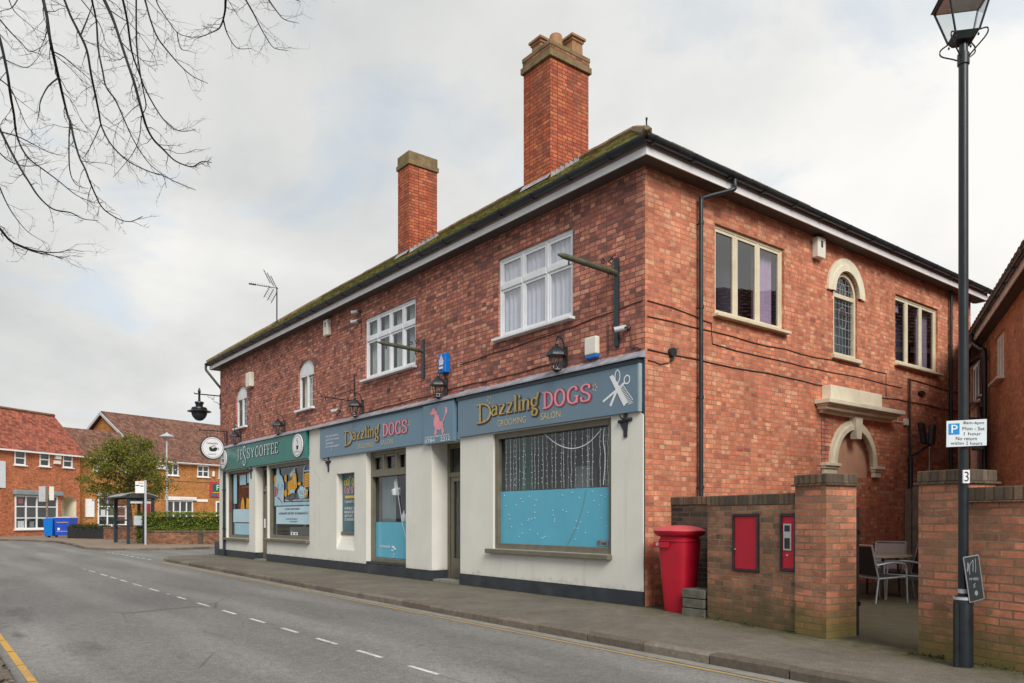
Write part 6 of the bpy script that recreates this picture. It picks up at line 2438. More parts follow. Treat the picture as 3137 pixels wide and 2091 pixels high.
m.fpoly(Face(p(S0, 0, 0), -NF.nr, -NF.dr), [[(0, 5.6), (7, 5.6), (3.5, 7.9)]], 0)
m.fpoly(Face(p(S1_, 0, 0), -NF.nr, NF.dr), [[(0, 5.6), (7, 5.6), (3.5, 7.9)]], 0)
m.build('wall', 'brick_neigh', t, recalc=False)
for (a, b, c, e), ml in (((5.50, 6.95, 4.32, 5.38), (6.0, 6.5)), ((4.62, 4.95, 4.34, 5.40), ()), ((2.05, 3.08, 4.34, 5.32), (2.4, 2.74))):
    w = window(NF, a, b, c, e, -.03, 'upvc', ml, None, fw=.05, sash=.04, par=t, depth=.5)
    drape(NF, a + .1, a + .3, c + .05, e - .05, -.2, w, 'curtain', 3)
m = MB()
m.fbox(NF, S0 - .1, S1_ + .1, 5.56, 5.74, .24, .262)
m.build('fascia', 'upvc', t)
m = MB()
m.quad(p(S0, 5.58, 0), p(S1_, 5.58, 0), p(S1_, 5.58, .24), p(S0, 5.58, .24))
m.build('soffit', 'soffit', t, recalc=False)
m = MB()
half_gutter(m, p(S0, 5.74, .325), p(S1_, 5.74, .325), .055)
m.build('gutter', 'gutter', t, recalc=False)
m = MB().mat('tile_brown')
n = int((S1_ - S0) / .3)
for k in range(n):
    for j in range(14):
        a, b = S0 + k * .3 + .004, S0 + (k + 1) * .3 - .004
        z0_, z1_ = 5.73 + .17 * j, 5.73 + .17 * (j + 1)
        d0_, d1_ = .36 - .276 * j, .36 - .276 * (j + 1)
        h = .05
        m.add([p(a, z0_ + h, d0_ + .03), p((a + b) / 2, z0_ + h + .025, d0_ + .03), p(b, z0_ + h, d0_ + .03), p(b, z1_ + .01, d1_), p((a + b) / 2, z1_ + .035, d1_), p(a, z1_ + .01, d1_), p(a, z0_, d0_ + .03), p(b, z0_, d0_ + .03)], [(0, 1, 4, 5), (1, 2, 3, 4), (6, 7, 2, 1, 0)])
m.quad(p(S0, 5.70, .34), p(S1_, 5.70, .34), p(S1_, 8.08, -3.52), p(S0, 8.08, -3.52))
m.quad(p(S0, 8.06, -3.5), p(S1_, 8.06, -3.5), p(S1_, 5.7, -7.3), p(S0, 5.7, -7.3))
m.build('roof', None, t, recalc=False)


def npipe(pts, r_, parent, name='downpipe'):
    m = MB()
    m.tube(crom(pts, 4), r_, 9)
    for z in (5.0, 3.0):
        m.lathe([(r_ * 1.3, z), (r_ * 1.3, z + .08)], (pts[-1][0], pts[-1][1], 0), 9)
    return m.build(name, 'gutter', parent)


npipe([p(4.3, 5.70, .32), p(4.3, 5.55, .31), p(4.0, 5.30, .16), p(3.92, 5.18, .10), p(3.92, 4.0, .10), p(3.92, 0, .10)], .055, t)
m = MB()
m.tube(crom([p(6.4, 5.42, .24), p(5.6, 5.22, .20), p(4.6, 5.18, .16), p(4.0, 5.12, .11)], 4), .05, 8)
m.lathe([(.07, 0), (.1, .28), (.1, .32)], p(6.5, 5.36, .24), 8, power=4)
m.build('branch_pipe', 'gutter', t)
t = thing('wall_floodlight', p(3.4, 3.0, .3), 'dark hooded floodlight on the drainpipe of the brown brick building', 'floodlight')
m = MB()
m.tube(crom([p(3.85, 3.3, .1), p(3.6, 3.5, .18), p(3.5, 3.8, .22), p(3.35, 3.9, .25)], 4), .02, 6)
m.tube([p(3.9, 3.3, .12), p(3.3, 3.15, .35)], .03, 6)
m.build('bracket', 'iron', t)
m = MB()
m.hexa([p(3.55, 2.92, .2), p(3.25, 2.92, .2), p(3.25, 2.92, .40), p(3.55, 2.92, .40), p(3.25, 3.42, .30), p(2.85, 3.42, .30), p(2.85, 3.50, .56), p(3.25, 3.50, .56)])
m.build('hood', 'blind_grey', t, bevel=.02)
m = MB()
m.hexa([p(3.22, 3.36, .26), p(2.75, 3.36, .26), p(2.75, 3.45, .60), p(3.22, 3.45, .60), p(3.22, 3.58, .26), p(2.72, 3.56, .26), p(2.72, 3.60, .58), p(3.22, 3.62, .58)])
m.build('cap', 'ink', t, bevel=.02)
cctv(NF, 4.35, 3.55, 'white camera on the drainpipe wall of the brown brick building')

# ------------------------------------------------------------ far side of the junction
def simple_window(F, u0, u1, z0, z1, parent, cols=1, rows=2, mat='upvc', d=.0, fw=.09, bar=.05, depth=.4, sill=True):
    m = MB().mat(mat)
    m.fbox(F, u0, u0 + fw, z0, z1, d - .06, d + .03)
    m.fbox(F, u1 - fw, u1, z0, z1, d - .06, d + .03)
    m.fbox(F, u0 + fw, u1 - fw, z1 - fw, z1, d - .06, d + .03)
    m.fbox(F, u0 + fw, u1 - fw, z0, z0 + fw, d - .06, d + .03)
    for k in range(1, cols):
        u = u0 + (u1 - u0) * k / cols
        m.fbox(F, u - bar, u + bar, z0 + fw, z1 - fw, d - .06, d + .025)
    for k in range(1, rows):
        z = z0 + (z1 - z0) * k / rows
        m.fbox(F, u0 + fw, u1 - fw, z - bar * .8, z + bar * .8, d - .06, d + .02)
    w = m.build('window', None, parent)
    m = MB()
    m.frect(F, u0 + .03, u1 - .03, z0 + .03, z1 - .03, d - .04)
    m.build('pane', 'glass', w, recalc=False)
    if sill:
        m = MB()
        m.fbox(F, u0 - .1, u1 + .1, z0 - .08, z0 - .002, d - .05, d + .14)
        m.build('sill', mat, w)
    interior(F, u0, u1, z0, z1, d - .065, depth, w)
    return w


# red-tiled house at the left edge
AF = face2((-60.2, -3.9), (-64.5, 2.0))
AL = 7.35
t = thing('red_house', AF.p(2, 0, 0), 'orange brick house with red clay tile roof behind the blue bins', 'house')
hs = [rect(1.22, 2.18, 5.42, 6.50), rect(3.42, 4.35, 5.46, 6.53), rect(5.62, 6.56, 5.50, 6.56)]
shop = rect(1.25, 5.12, .50, 3.12)
porch = arch_loop(5.52, 6.95, -.05, 2.75, .42, 8)
m = MB().mat('brick_far')
m.fpoly(AF, [rect(-9, AL, -.1, 6.6)] + hs + [shop, porch], 0)
for L in hs + [shop]:
    m.reveal(AF, L, 0, -.08)
q = AF.p
m.quad(q(AL, -.1, 0), q(AL, 6.6, 0), q(AL, 6.6, -7), q(AL, -.1, -7))
m.quad(q(-9, -.1, 0), q(-9, 6.6, 0), q(-9, 6.6, -7), q(-9, -.1, -7))
m.quad(q(-9, -.1, -7), q(AL, -.1, -7), q(AL, 6.6, -7), q(-9, 6.6, -7))
m.build('wall', None, t, recalc=False)
m = MB()
m.reveal(AF, porch, .01, -1.2)
m.quad(q(5.5, -.05, -1.2), q(6.95, -.05, -1.2), q(6.95, 3.2, -1.2), q(5.5, 3.2, -1.2))
m.build('porch', 'cream_stone', t, recalc=False)
m = MB()
m.fbox(AF, 5.6, 6.2, -.05, 2.3, -1.15, -1.1)
m.build('door', 'ink', t)
for (a, b, c, e) in ((1.22, 2.18, 5.42, 6.50), (3.42, 4.35, 5.46, 6.53), (5.62, 6.56, 5.50, 6.56)):
    simple_window(AF, a, b, c, e, t, 1, 2)
w = simple_window(AF, 1.25, 5.12, .50, 3.12, t, 4, 3, depth=1.2, fw=.12)
m = MB().mat('white')
m.frect(AF, 1.55, 2.1, .62, 1.15, -.06)
m.mat('deep_red')
m.frect(AF, 1.6, 2.0, 2.5, 2.85, -.06)
m.mat('blind_grey')
m.frect(AF, 2.6, 3.0, .65, 1.1, -.06)
m.build('notice', None, w, recalc=False)
m = MB()
m.fbox(AF, 1.05, 5.38, 3.14, 3.50, 0, .35)
m.build('blind_box', 'blind_grey', t, bevel=.05)
m = MB()
m.fbox(AF, -2.2, .43, 3.62, 5.62, .01, .08)
m.build('wall_board', 'park_white', t)
m = MB()
m.fbox(AF, 4.72, 5.25, 5.72, 6.0, 0, .2)
m.build('alarm_box', 'cream_box', t)
m = MB()
m.fbox(AF, 4.78, 5.3, 6.12, 6.42, 0, .2)
m.build('wall_vent', 'cream_box', t)
m = MB()
m.quad(q(-9.3, 6.55, .35), q(AL + .35, 6.55, .35), q(AL + .35, 10.05, -3.1), q(-9.3, 10.05, -3.1))
m.quad(q(-9.3, 6.55, -7.3), q(AL + .35, 6.55, -7.3), q(AL + .35, 10.05, -3.1), q(-9.3, 10.05, -3.1))
m.build('roof', 'tile_far', t, recalc=False)
m = MB().mat('brick_far')
m.add([q(AL, 6.55, 0), q(AL, 6.55, -7), q(AL, 9.95, -3.1)], [(0, 1, 2)])
m.build('gable', None, t, recalc=False)
m = MB().mat('upvc')
m.fbox(AF, -9.3, AL + .3, 6.42, 6.56, .05, .34)
m.build('fascia', None, t)
m = MB().mat('brick_low')
m.tube([q(-9.3, 10.08, -3.1), q(AL + .35, 10.08, -3.1)], .14, 6)
m.build('ridge_tile', None, t)

# amber brick wing and the long gabled range running to the right
BF = face2((-65.5, 2.3), (-70.4, 15.4))
q2 = BF.p
t = thing('amber_house', q2(3, 0, 0), 'low amber brick building with brown roof behind the olive tree', 'house')
m = MB().mat('brick_amber')
wb = [rect(.98, 1.75, 5.40, 6.50), rect(3.5, 4.45, 5.40, 6.50)]
sb = rect(1.38, 4.0, .70, 3.20)
m.fpoly(BF, [rect(-.3, 6.2, -.1, 6.6)] + wb + [sb], 0)
for L in wb + [sb]:
    m.reveal(BF, L, 0, -.08)
m.build('wall', None, t, recalc=False)
for (a, b, c, e) in ((.98, 1.75, 5.40, 6.50), (3.5, 4.45, 5.40, 6.50)):
    simple_window(BF, a, b, c, e, t, 2, 2, fw=.07)
w = simple_window(BF, 1.38, 4.0, .70, 3.20, t, 3, 3, depth=1.2, fw=.12)
m = MB().mat('white')
m.frect(BF, 1.7, 2.1, 1.6, 2.1, -.06)
m.mat('leaf_hedge')
m.frect(BF, 2.5, 2.95, 1.6, 2.2, -.06)
m.build('notice', None, w, recalc=False)
m = MB()
m.fbox(BF, .28, 1.04, 1.45, 3.0, .01, .12)
m.build('shutter', 'upvc', t)
m = MB()
m.fbox(BF, 1.2, 4.3, 3.25, 3.55, 0, .5)
m.build('blind_box', 'grey_metal', t, bevel=.1)
m = MB()
m.quad(q2(-1.2, 6.6, .4), q2(7.5, 6.6, .4), q2(7.5, 9.4, -4), q2(-1.2, 9.4, -4))
m.quad(q2(-1.2, 6.6, -8.4), q2(7.5, 6.6, -8.4), q2(7.5, 9.4, -4), q2(-1.2, 9.4, -4))
m.build('roof', 'tile_brown', t, recalc=False)
m = MB()
m.fbox(BF, -.1, 6.2, 6.46, 6.60, .02, .36)
m.build('fascia', 'upvc', t)
t = thing('gabled_house', q2(10, 0, 0), 'long amber brick building with big brown gabled roof behind the hedge', 'house')
m = MB().mat('brick_amber')
wc = [rect(8.0, 9.18, 5.38, 6.48), rect(11.24, 12.54, 5.38, 6.48), rect(13.7, 15.0, 5.35, 6.45)]
ws = rect(7.98, 10.75, .9, 3.02)
wd2 = rect(13.35, 15.0, .3, 3.05)
m.fpoly(BF, [rect(6.2, 26, -.1, 6.7)] + wc + [ws, wd2], .02)
for L in wc + [ws, wd2]:
    m.reveal(BF, L, .02, -.08)
m.add([q2(6.2, -.1, .02), q2(6.2, 6.7, .02), q2(6.2, 11.45, -7), q2(6.2, 6.7, -14), q2(6.2, -.1, -14)], [(0, 1, 2, 3, 4)])
m.build('wall', None, t, recalc=False)
for (a, b, c, e) in ((8.0, 9.18, 5.38, 6.48), (11.24, 12.54, 5.38, 6.48), (13.7, 15.0, 5.35, 6.45)):
    simple_window(BF, a, b, c, e, t, 2, 2, fw=.09, d=.02)
simple_window(BF, 7.98, 10.75, .9, 3.02, t, 4, 2, depth=1, fw=.1, d=.02)
simple_window(BF, 13.35, 15.0, .3, 3.05, t, 2, 2, fw=.14, d=.02)
m = MB()
m.quad(q2(5.8, 6.55, .5), q2(26, 6.55, .5), q2(26, 11.65, -7), q2(5.8, 11.65, -7))
m.quad(q2(5.8, 6.55, -14.5), q2(26, 6.55, -14.5), q2(26, 11.65, -7), q2(5.8, 11.65, -7))
m.build('roof', 'tile_brown', t, recalc=False)
m = MB()
gf = Face(q2(5.75, 0, 0), -BF.nr, -BF.dr)
for sg in (1, -1):
    m.fprism(gf, [(7 + sg * 7.5, 6.38), (7 + sg * 7.5, 6.62), (7, 11.58), (7, 11.28)], 0, .08)
m.build('bargeboard', 'grey_metal', t)
m = MB()
m.fbox(BF, 6.2, 26, 6.50, 6.64, .06, .46)
m.build('fascia', 'upvc', t)
m = MB()
m.fbox(BF, 7.72, 11.0, 3.06, 3.38, .03, .25)
sg = m.build('white_sign_board', 'upvc', t)
m = MB().mat('blind_grey')

m.frect(BF, 9.2, 10.8, 3.16, 3.2, .256)
m.build('sign_text', None, sg, recalc=False)
m = MB()
m.fbox(BF, 11.15, 12.4, 2.95, 3.2, .03, .08)
m.build('name_plate', 'upvc', t)
m = MB()
m.fbox(BF, 12.9, 13.05, 5.45, 6.0, .03, .3)  # white block stands for the dish on this wall, no lamp
m.build('wall_dish', 'upvc', t, bevel=.06)
m = MB()
m.fbox(BF, 6.9, 7.75, 5.9, 6.3, .03, .3)
m.build('alarm_box', 'upvc', t)
m = MB()
m.tube([q2(8.0, 4.9, .05), q2(15, 4.85, .05)], .03, 5)
m.build('wall_cable', 'wood', t)
m = MB().mat('deep_red')
m.fbox(BF, 12.65, 16.5, 3.45, 4.95, .05, .12)
m.mat('green_panel')
m.fbox(BF, 12.95, 16.2, 3.98, 4.75, .121, .16)
m.mat('orange_ink')
m.fbox(BF, 12.95, 16.2, 3.86, 3.95, .121, .15)
m.mat('poster_dark')
m.fbox(BF, 12.8, 13.5, 3.5, 3.8, .121, .15)
t2 = tag(m.build('shop_sign', None, None, q2(14, 3.45, .05)), 'far green and red shop sign at the edge of the coffee shop', 'shop sign')
m = MB().mat('white')
text(m, BF, 'Fresh', 13.35, 15.0, 4.12, 4.66, .17)
m.build('lettering', None, t2, recalc=False)

# low walls, planter, hedge
def lowwall(a, b, z1, thick, label, piers=()):
    F = face2(a, b)
    L = (Vector(b) - Vector(a)).length
    t = thing('low_wall', (a[0], a[1], 0), label, 'wall')
    m = MB()
    m.fbox(F, 0, L, -.05, z1 - .11, -thick, 0)
    m.build('wall', 'brick_low', t)
    m = MB()
    m.fbox(F, -.02, L + .02, z1 - .11, z1, -thick - .03, .03)
    m.build('coping', 'brick_cap', t)
    for u in piers:
        m = MB()
        m.fbox(F, u - .12, u + .12, -.05, z1 + .02, -thick - .03, .06)
        m.build('pier', 'brick_black', t)
    return F


HW = lowwall((-35.5, .65), (-30.9, 6.6), .73, .25, 'low brown brick wall in front of the hedge', (2.9,))
lowwall((-47.3, .75), (-41.6, 3.1), .80, .25, 'low reddish brick wall behind the bus shelter')
t = thing('hedge', (-35.5, 3.0, 0), 'clipped bright green hedge behind the low brown wall', 'hedge')
r = random.Random(21)
m = MB()
hl = HW.dr
hn = HW.nr
for k in range(7000):
    u = r.uniform(-.9, 7.6)
    zz_ = r.random()
    if zz_ < .12:
        u = -.85 + r.gauss(0, .06)
        d = -.75 - 1.1 * r.random()
        z = 1.62 * r.random()
    elif zz_ < .65:
        d = -.75 + r.gauss(0, .05)
        z = .55 + 1.08 * r.random()
    else:
        d = -.75 - 1.1 * r.random()
        z = 1.62 + r.gauss(0, .05)
    n_ = noise.noise(Vector((u * 1.6, z * 1.6, 3.3)))
    leaf(m, HW.p(u, z + .09 * n_ * (z > 1.2), d + .16 * n_), r.uniform(.06, .14), r)
m.build('foliage', 'leaf_hedge', t, recalc=False)
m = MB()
m.fbox(HW, -.6, 7.4, 0, 1.45, -1.7, -.92)  # plain dark box filling the hedge behind its leaves
m.build('dark_core', 'leaf_dark', t)
m = MB()
for k in range(2600):
    u = r.uniform(-.2, 7.2)
    leaf(m, HW.p(u, .74 + abs(r.gauss(0, .07)) + .1 * noise.noise(Vector((u, 7, 1))), -.30 - .4 * r.random()), r.uniform(.05, .12), r)
tag(m.build('ground_cover', 'leaf_hedge', None, HW.p(3, .7, -.5), recalc=False), 'bright low growth along the top of the low brown wall', 'ground cover', None, 'stuff')
t = thing('planter', (-50.0, .3, 0), 'black planter trough with trailing dark leaves left of the bus shelter', 'planter')
PLF = face2((-51.4, -.75), (-48.1, 1.0))
m = MB()
m.fbox(PLF, 0, 3.7, 0, .72, -.8, 0)
m.build('trough', 'soil', t, bevel=.05)
m = MB()
for k in range(1500):
    u = r.uniform(-.05, 3.7)
    leaf(m, PLF.p(u, .72 + abs(r.gauss(0, .12)) - (.25 * r.random() if r.random() < .3 else 0), r.uniform(-.85, .08)), r.uniform(.08, .16), r)
m.build('foliage', 'leaf_dark', t, recalc=False)

# bins
BN = face2((-54.7, -1.75), (-53.2, .1))
t = thing('wheelie_bin', BN.p(.35, 0, -.3), 'bright blue wheelie bin beside the larger royal blue container', 'bin')
m = MB()
m.hexa([BN.p(.06, .10, -.55), BN.p(.62, .10, -.55), BN.p(.62, .10, 0), BN.p(.06, .10, 0), BN.p(0, 1.26, -.72), BN.p(.70, 1.26, -.72), BN.p(.70, 1.26, .04), BN.p(0, 1.26, .04)])
m.build('body', 'bin_blue', t, bevel=.03)
m = MB()
m.hexa([BN.p(-.03, 1.262, -.78), BN.p(.73, 1.262, -.78), BN.p(.73, 1.262, .08), BN.p(-.03, 1.262, .08), BN.p(0, 1.40, -.70), BN.p(.70, 1.40, -.70), BN.p(.70, 1.34, .02), BN.p(0, 1.34, .02)])
m.build('lid', 'bin_blue', t, bevel=.02)
for u in (.08, .60):
    m = MB()
    m.tube([BN.p(u - .04, .12, -.55), BN.p(u + .04, .12, -.55)], .12, 12)
    m.build('wheel', 'soil', t)
BN2 = Face(BN.p(.78 - .76 * .66, 0, 0), BN.dr, BN.nr)
BN2.dr = BN2.dr * .66
t = thing('waste_container', BN2.p(1.5, 0, -.5), 'large royal blue waste container with orange stripes outside the red-roofed house', 'bin')
m = MB()
m.hexa([BN2.p(.84, .14, -.9), BN2.p(2.36, .14, -.9), BN2.p(2.36, .14, 0), BN2.p(.84, .14, 0), BN2.p(.78, 1.38, -1.05), BN2.p(2.42, 1.38, -1.05), BN2.p(2.42, 1.38, .06), BN2.p(.78, 1.38, .06)])
m.build('body', 'bin_royal', t, bevel=.03)
m = MB()
m.hexa([BN2.p(.76, 1.382, -1.08), BN2.p(2.44, 1.382, -1.08), BN2.p(2.44, 1.382, .09), BN2.p(.76, 1.382, .09), BN2.p(.85, 1.48, -.95), BN2.p(2.35, 1.48, -.95), BN2.p(2.38, 1.44, .05), BN2.p(.82, 1.44, .05)])
m.build('lid', 'grey_metal', t, bevel=.02)
m = MB().mat('orange_ink')
m.frect(BN2, 1.05, 2.3, 1.05, 1.09, .06)
m.frect(BN2, 1.05, 2.3, .42, .46, .03)
m.mat('white')
m.frect(BN2, 1.15, 1.4, .52, .68, .045)
m.build('stripe', None, t, recalc=False)
for u in (.95, 2.25):
    m = MB()
    m.tube([BN2.p(u - .03, .08, -.1), BN2.p(u + .03, .08, -.1)], .08, 10)
    m.build('wheel', 'soil', t)
t = thing('sign_post', (-55.7, -1.4, 0), 'grey backs of two road signs on a post behind the blue bins', 'sign')
m = MB()
m.tube([(-55.7, -1.4, 0), (-55.7, -1.4, 3.6)], .07, 8)
m.build('post', 'wood', t)
SPF = face2((-56.1, -1.95), (-55.3, -.85))
m = MB()
m.fbox(SPF, .15, .62, 2.55, 3.64, .06, .10)
m.build('sign_plate', 'grey_metal', t)
m = MB()
m.fbox(SPF, .80, 1.12, 2.65, 3.64, -.1, -.06)
m.build('sign_plate', 'cream_box', t)

# bus shelter and stop flag
t = thing('bus_shelter', (-38.0, .6, 0), 'dark framed glass bus shelter with curved roof on the far pavement', 'bus shelter')
SX0, SX1, SY0, SY1 = -39.6, -36.4, 0.0, 1.2
for x_, y_, w_ in ((SX0, SY0, .09), (SX1, SY0, .07), (SX1, .74, .045), (SX1, SY1, .075), (SX0, SY1, .075)):
    m = MB()
    m.box(x_ - w_, x_ + w_, y_ - w_, y_ + w_, -.02, 2.46)
    m.build('post', 'shelter', t)
for z in (.92, 1.22):
    m = MB()
    m.box(SX0 + .09, SX1 - .07, SY0 - .03, SY0 + .03, z, z + .08)
    m.build('rail', 'shelter', t)
for z in (.92, 2.30):
    m = MB()
    m.box(SX1 - .025, SX1 + .025, SY0 + .07, .695, z, z + .06)
    m.build('rail', 'shelter', t)
    m = MB()
    m.box(SX0 + .075, SX1 - .075, SY1 - .025, SY1 + .025, z, z + .06)
    m.build('rail', 'shelter', t)
m = MB()
m.quad((SX1, SY0 + .07, .98), (SX1, SY1 - .07, .98), (SX1, SY1 - .07, 2.3), (SX1, SY0 + .07, 2.3))
m.quad((SX0, SY1, .98), (SX1, SY1, .98), (SX1, SY1, 2.3), (SX0, SY1, 2.3))
m.quad((SX0 + .1, SY0, 1.3), (SX1 - .1, SY0, 1.3), (SX1 - .1, SY0, 2.4), (SX0 + .1, SY0, 2.4))
m.build('glass_panel', 'glass_clear', t, recalc=False)
m = MB().mat('park_white')
m.box(SX1 - .04, SX1 - .03, .28, .68, .99, 1.5)
m.mat('upvc')
m.box(SX1 - .03, SX1 - .02, .08, 1.12, 2.16, 2.29)
m.mat('deep_red')
m.box(SX1 - .04, SX1 - .03, .82, 1.08, 1.6, 2.15)
m.build('poster', None, t)
m = MB()
for k in range(8):
    a, b = k / 8, (k + 1) / 8
    za, zb2 = 2.50 + .24 * math.sin(PI * a) ** .8, 2.50 + .24 * math.sin(PI * b) ** .8
    ya, yb = -.45 + 1.9 * a, -.45 + 1.9 * b
    m.hexa([(SX0 - .1, ya, za), (SX1 + .15, ya, za), (SX1 + .15, yb, zb2), (SX0 - .1, yb, zb2), (SX0 - .1, ya, za + .03), (SX1 + .15, ya, za + .03), (SX1 + .15, yb, zb2 + .03), (SX0 - .1, yb, zb2 + .03)])
m.build('roof', 'shelter_roof', t)
m = MB()
for (x0_, x1_, y0_, y1_) in ((SX0 - .13, SX1 + .18, -.49, -.43), (SX0 - .13, SX1 + .18, 1.43, 1.49), (SX0 - .13, SX0 - .08, -.43, 1.43), (SX1 + .13, SX1 + .18, -.43, 1.43)):
    m.box(x0_, x1_, y0_, y1_, 2.44, 2.52)
m.build('roof_frame', 'shelter', t)
m = MB()
m.box(SX0 + .3, SX1 - .4, .75, 1.05, .45, .50)
m.build('bench', 'shelter', t)
t = thing('bus_stop_pole', (-34.5, .42, 0), 'pale grey bus stop pole with white flag panel', 'bus stop')
m = MB()
m.tube([(-34.5, .42, -.02), (-34.5, .42, 3.32)], .055, 10)
m.build('pole', 'grey_metal', t)
BSF = Face((-34.5, .42), (.617, .787), (.787, -.617))
m = MB()
m.fbox(BSF, -.52, -.06, 2.66, 3.27, -.02, .02)
fl = m.build('flag', 'upvc', t)
m = MB().mat('ink')
m.frect(BSF, -.50, -.30, 3.03, 3.08, .022)
m.frect(BSF, -.27, -.1, 3.0, 3.05, .022)
scribble(m, BSF, -.35, -.1, 3.15, 3.2, .022, 3, (.9,))
m.build('flag_print', None, fl, recalc=False)
t = thing('street_lamp', (-53.6, 6.15, 0), 'slim pale street lamp with saucer head beyond the olive tree', 'street lamp')
m = MB()
m.lathe([(.09, 0), (.08, 2), (.06, 7.5)], (-53.6, 6.15, 0), 10)
m.build('column', 'grey_metal', t)
m = MB()
m.lathe([(.12, 7.45), (.55, 7.50), (.56, 7.56), (.35, 7.66), (.12, 7.75), (.05, 7.85), (.01, 7.86)], (-53.6, 6.15, 0), 18)
m.build('lamp_head', 'grey_metal', t)

# olive-leaved tree
t = thing('olive_tree', (-47.0, 2.1, 0), 'rounded olive green tree in leaf behind the bus shelter', 'tree')
r = random.Random(31)
tc_ = Vector((-46.9, 2.2, 4.55))
m = MB().mat('bark_brown')
m.tube(crom([(-46.9, 2.2, 0), (-46.85, 2.25, 1.2), (-46.95, 2.15, 2.6), (-46.9, 2.2, 4.0), (-46.8, 2.3, 5.6)], 4), [.16] * 4 + [.14] * 4 + [.12] * 4 + [.07] * 5, 8)
m.build('trunk', None, t)
cl = []
for k in range(170):
    while True:
        v = Vector((r.uniform(-1, 1), r.uniform(-1, 1), r.uniform(-1, 1)))
        if .3 < v.length < 1:
            break
    bulge = 1 + .28 * noise.noise(v * 2.1 + Vector((3, 1, 8)))
    if v.z < -.2:
        bulge *= 1.06
    if noise.noise(v * 1.7 + Vector((9, 2, 4))) < -.28:
        continue
    cl.append(tc_ + Vector((v.x * 2.75, v.y * 2.75, v.z * 2.15)) * bulge)
m = MB().mat('bark_brown')
for c_ in cl[::2]:
    b0 = Vector((-46.9, 2.2, max(2.2, min(4.8, c_.z - .9))))
    m.tube([b0, b0.lerp(c_, .5) + Vector((0, 0, .12)), c_], [.05, .03, .012], 5)
m.build('limbs', None, t)
m = MB()
for c_ in cl:
    s_ = r.uniform(.30, .62)
    for k in range(int(230 * s_)):
        v = Vector((r.gauss(0, 1), r.gauss(0, 1), r.gauss(0, .75))) * s_ * .62
        leaf(m, c_ + v, r.uniform(.09, .21), r)
m.build('crown', 'leaf_olive', t, recalc=False)

# ------------------------------------------------------------ bare tree overhead (trunk stands out of frame on the near pavement)
t = thing('bare_tree', (-1.4, -10.2, 0), 'leafless tree whose thin black twigs hang over the road from above', 'tree')
FWD = Vector((-.787, .617, 0))
RGT = Vector((.617, .787, 0))


def hang(x, y, D):
    """a point of a bough: x, y are angles over the street (in thousandths), D metres out"""
    return CAM + (FWD + RGT * ((x / 1.844 - 1568.5) / 2347) + Vector((0, 0, (1585 - y / 1.844) / 2347))) * D


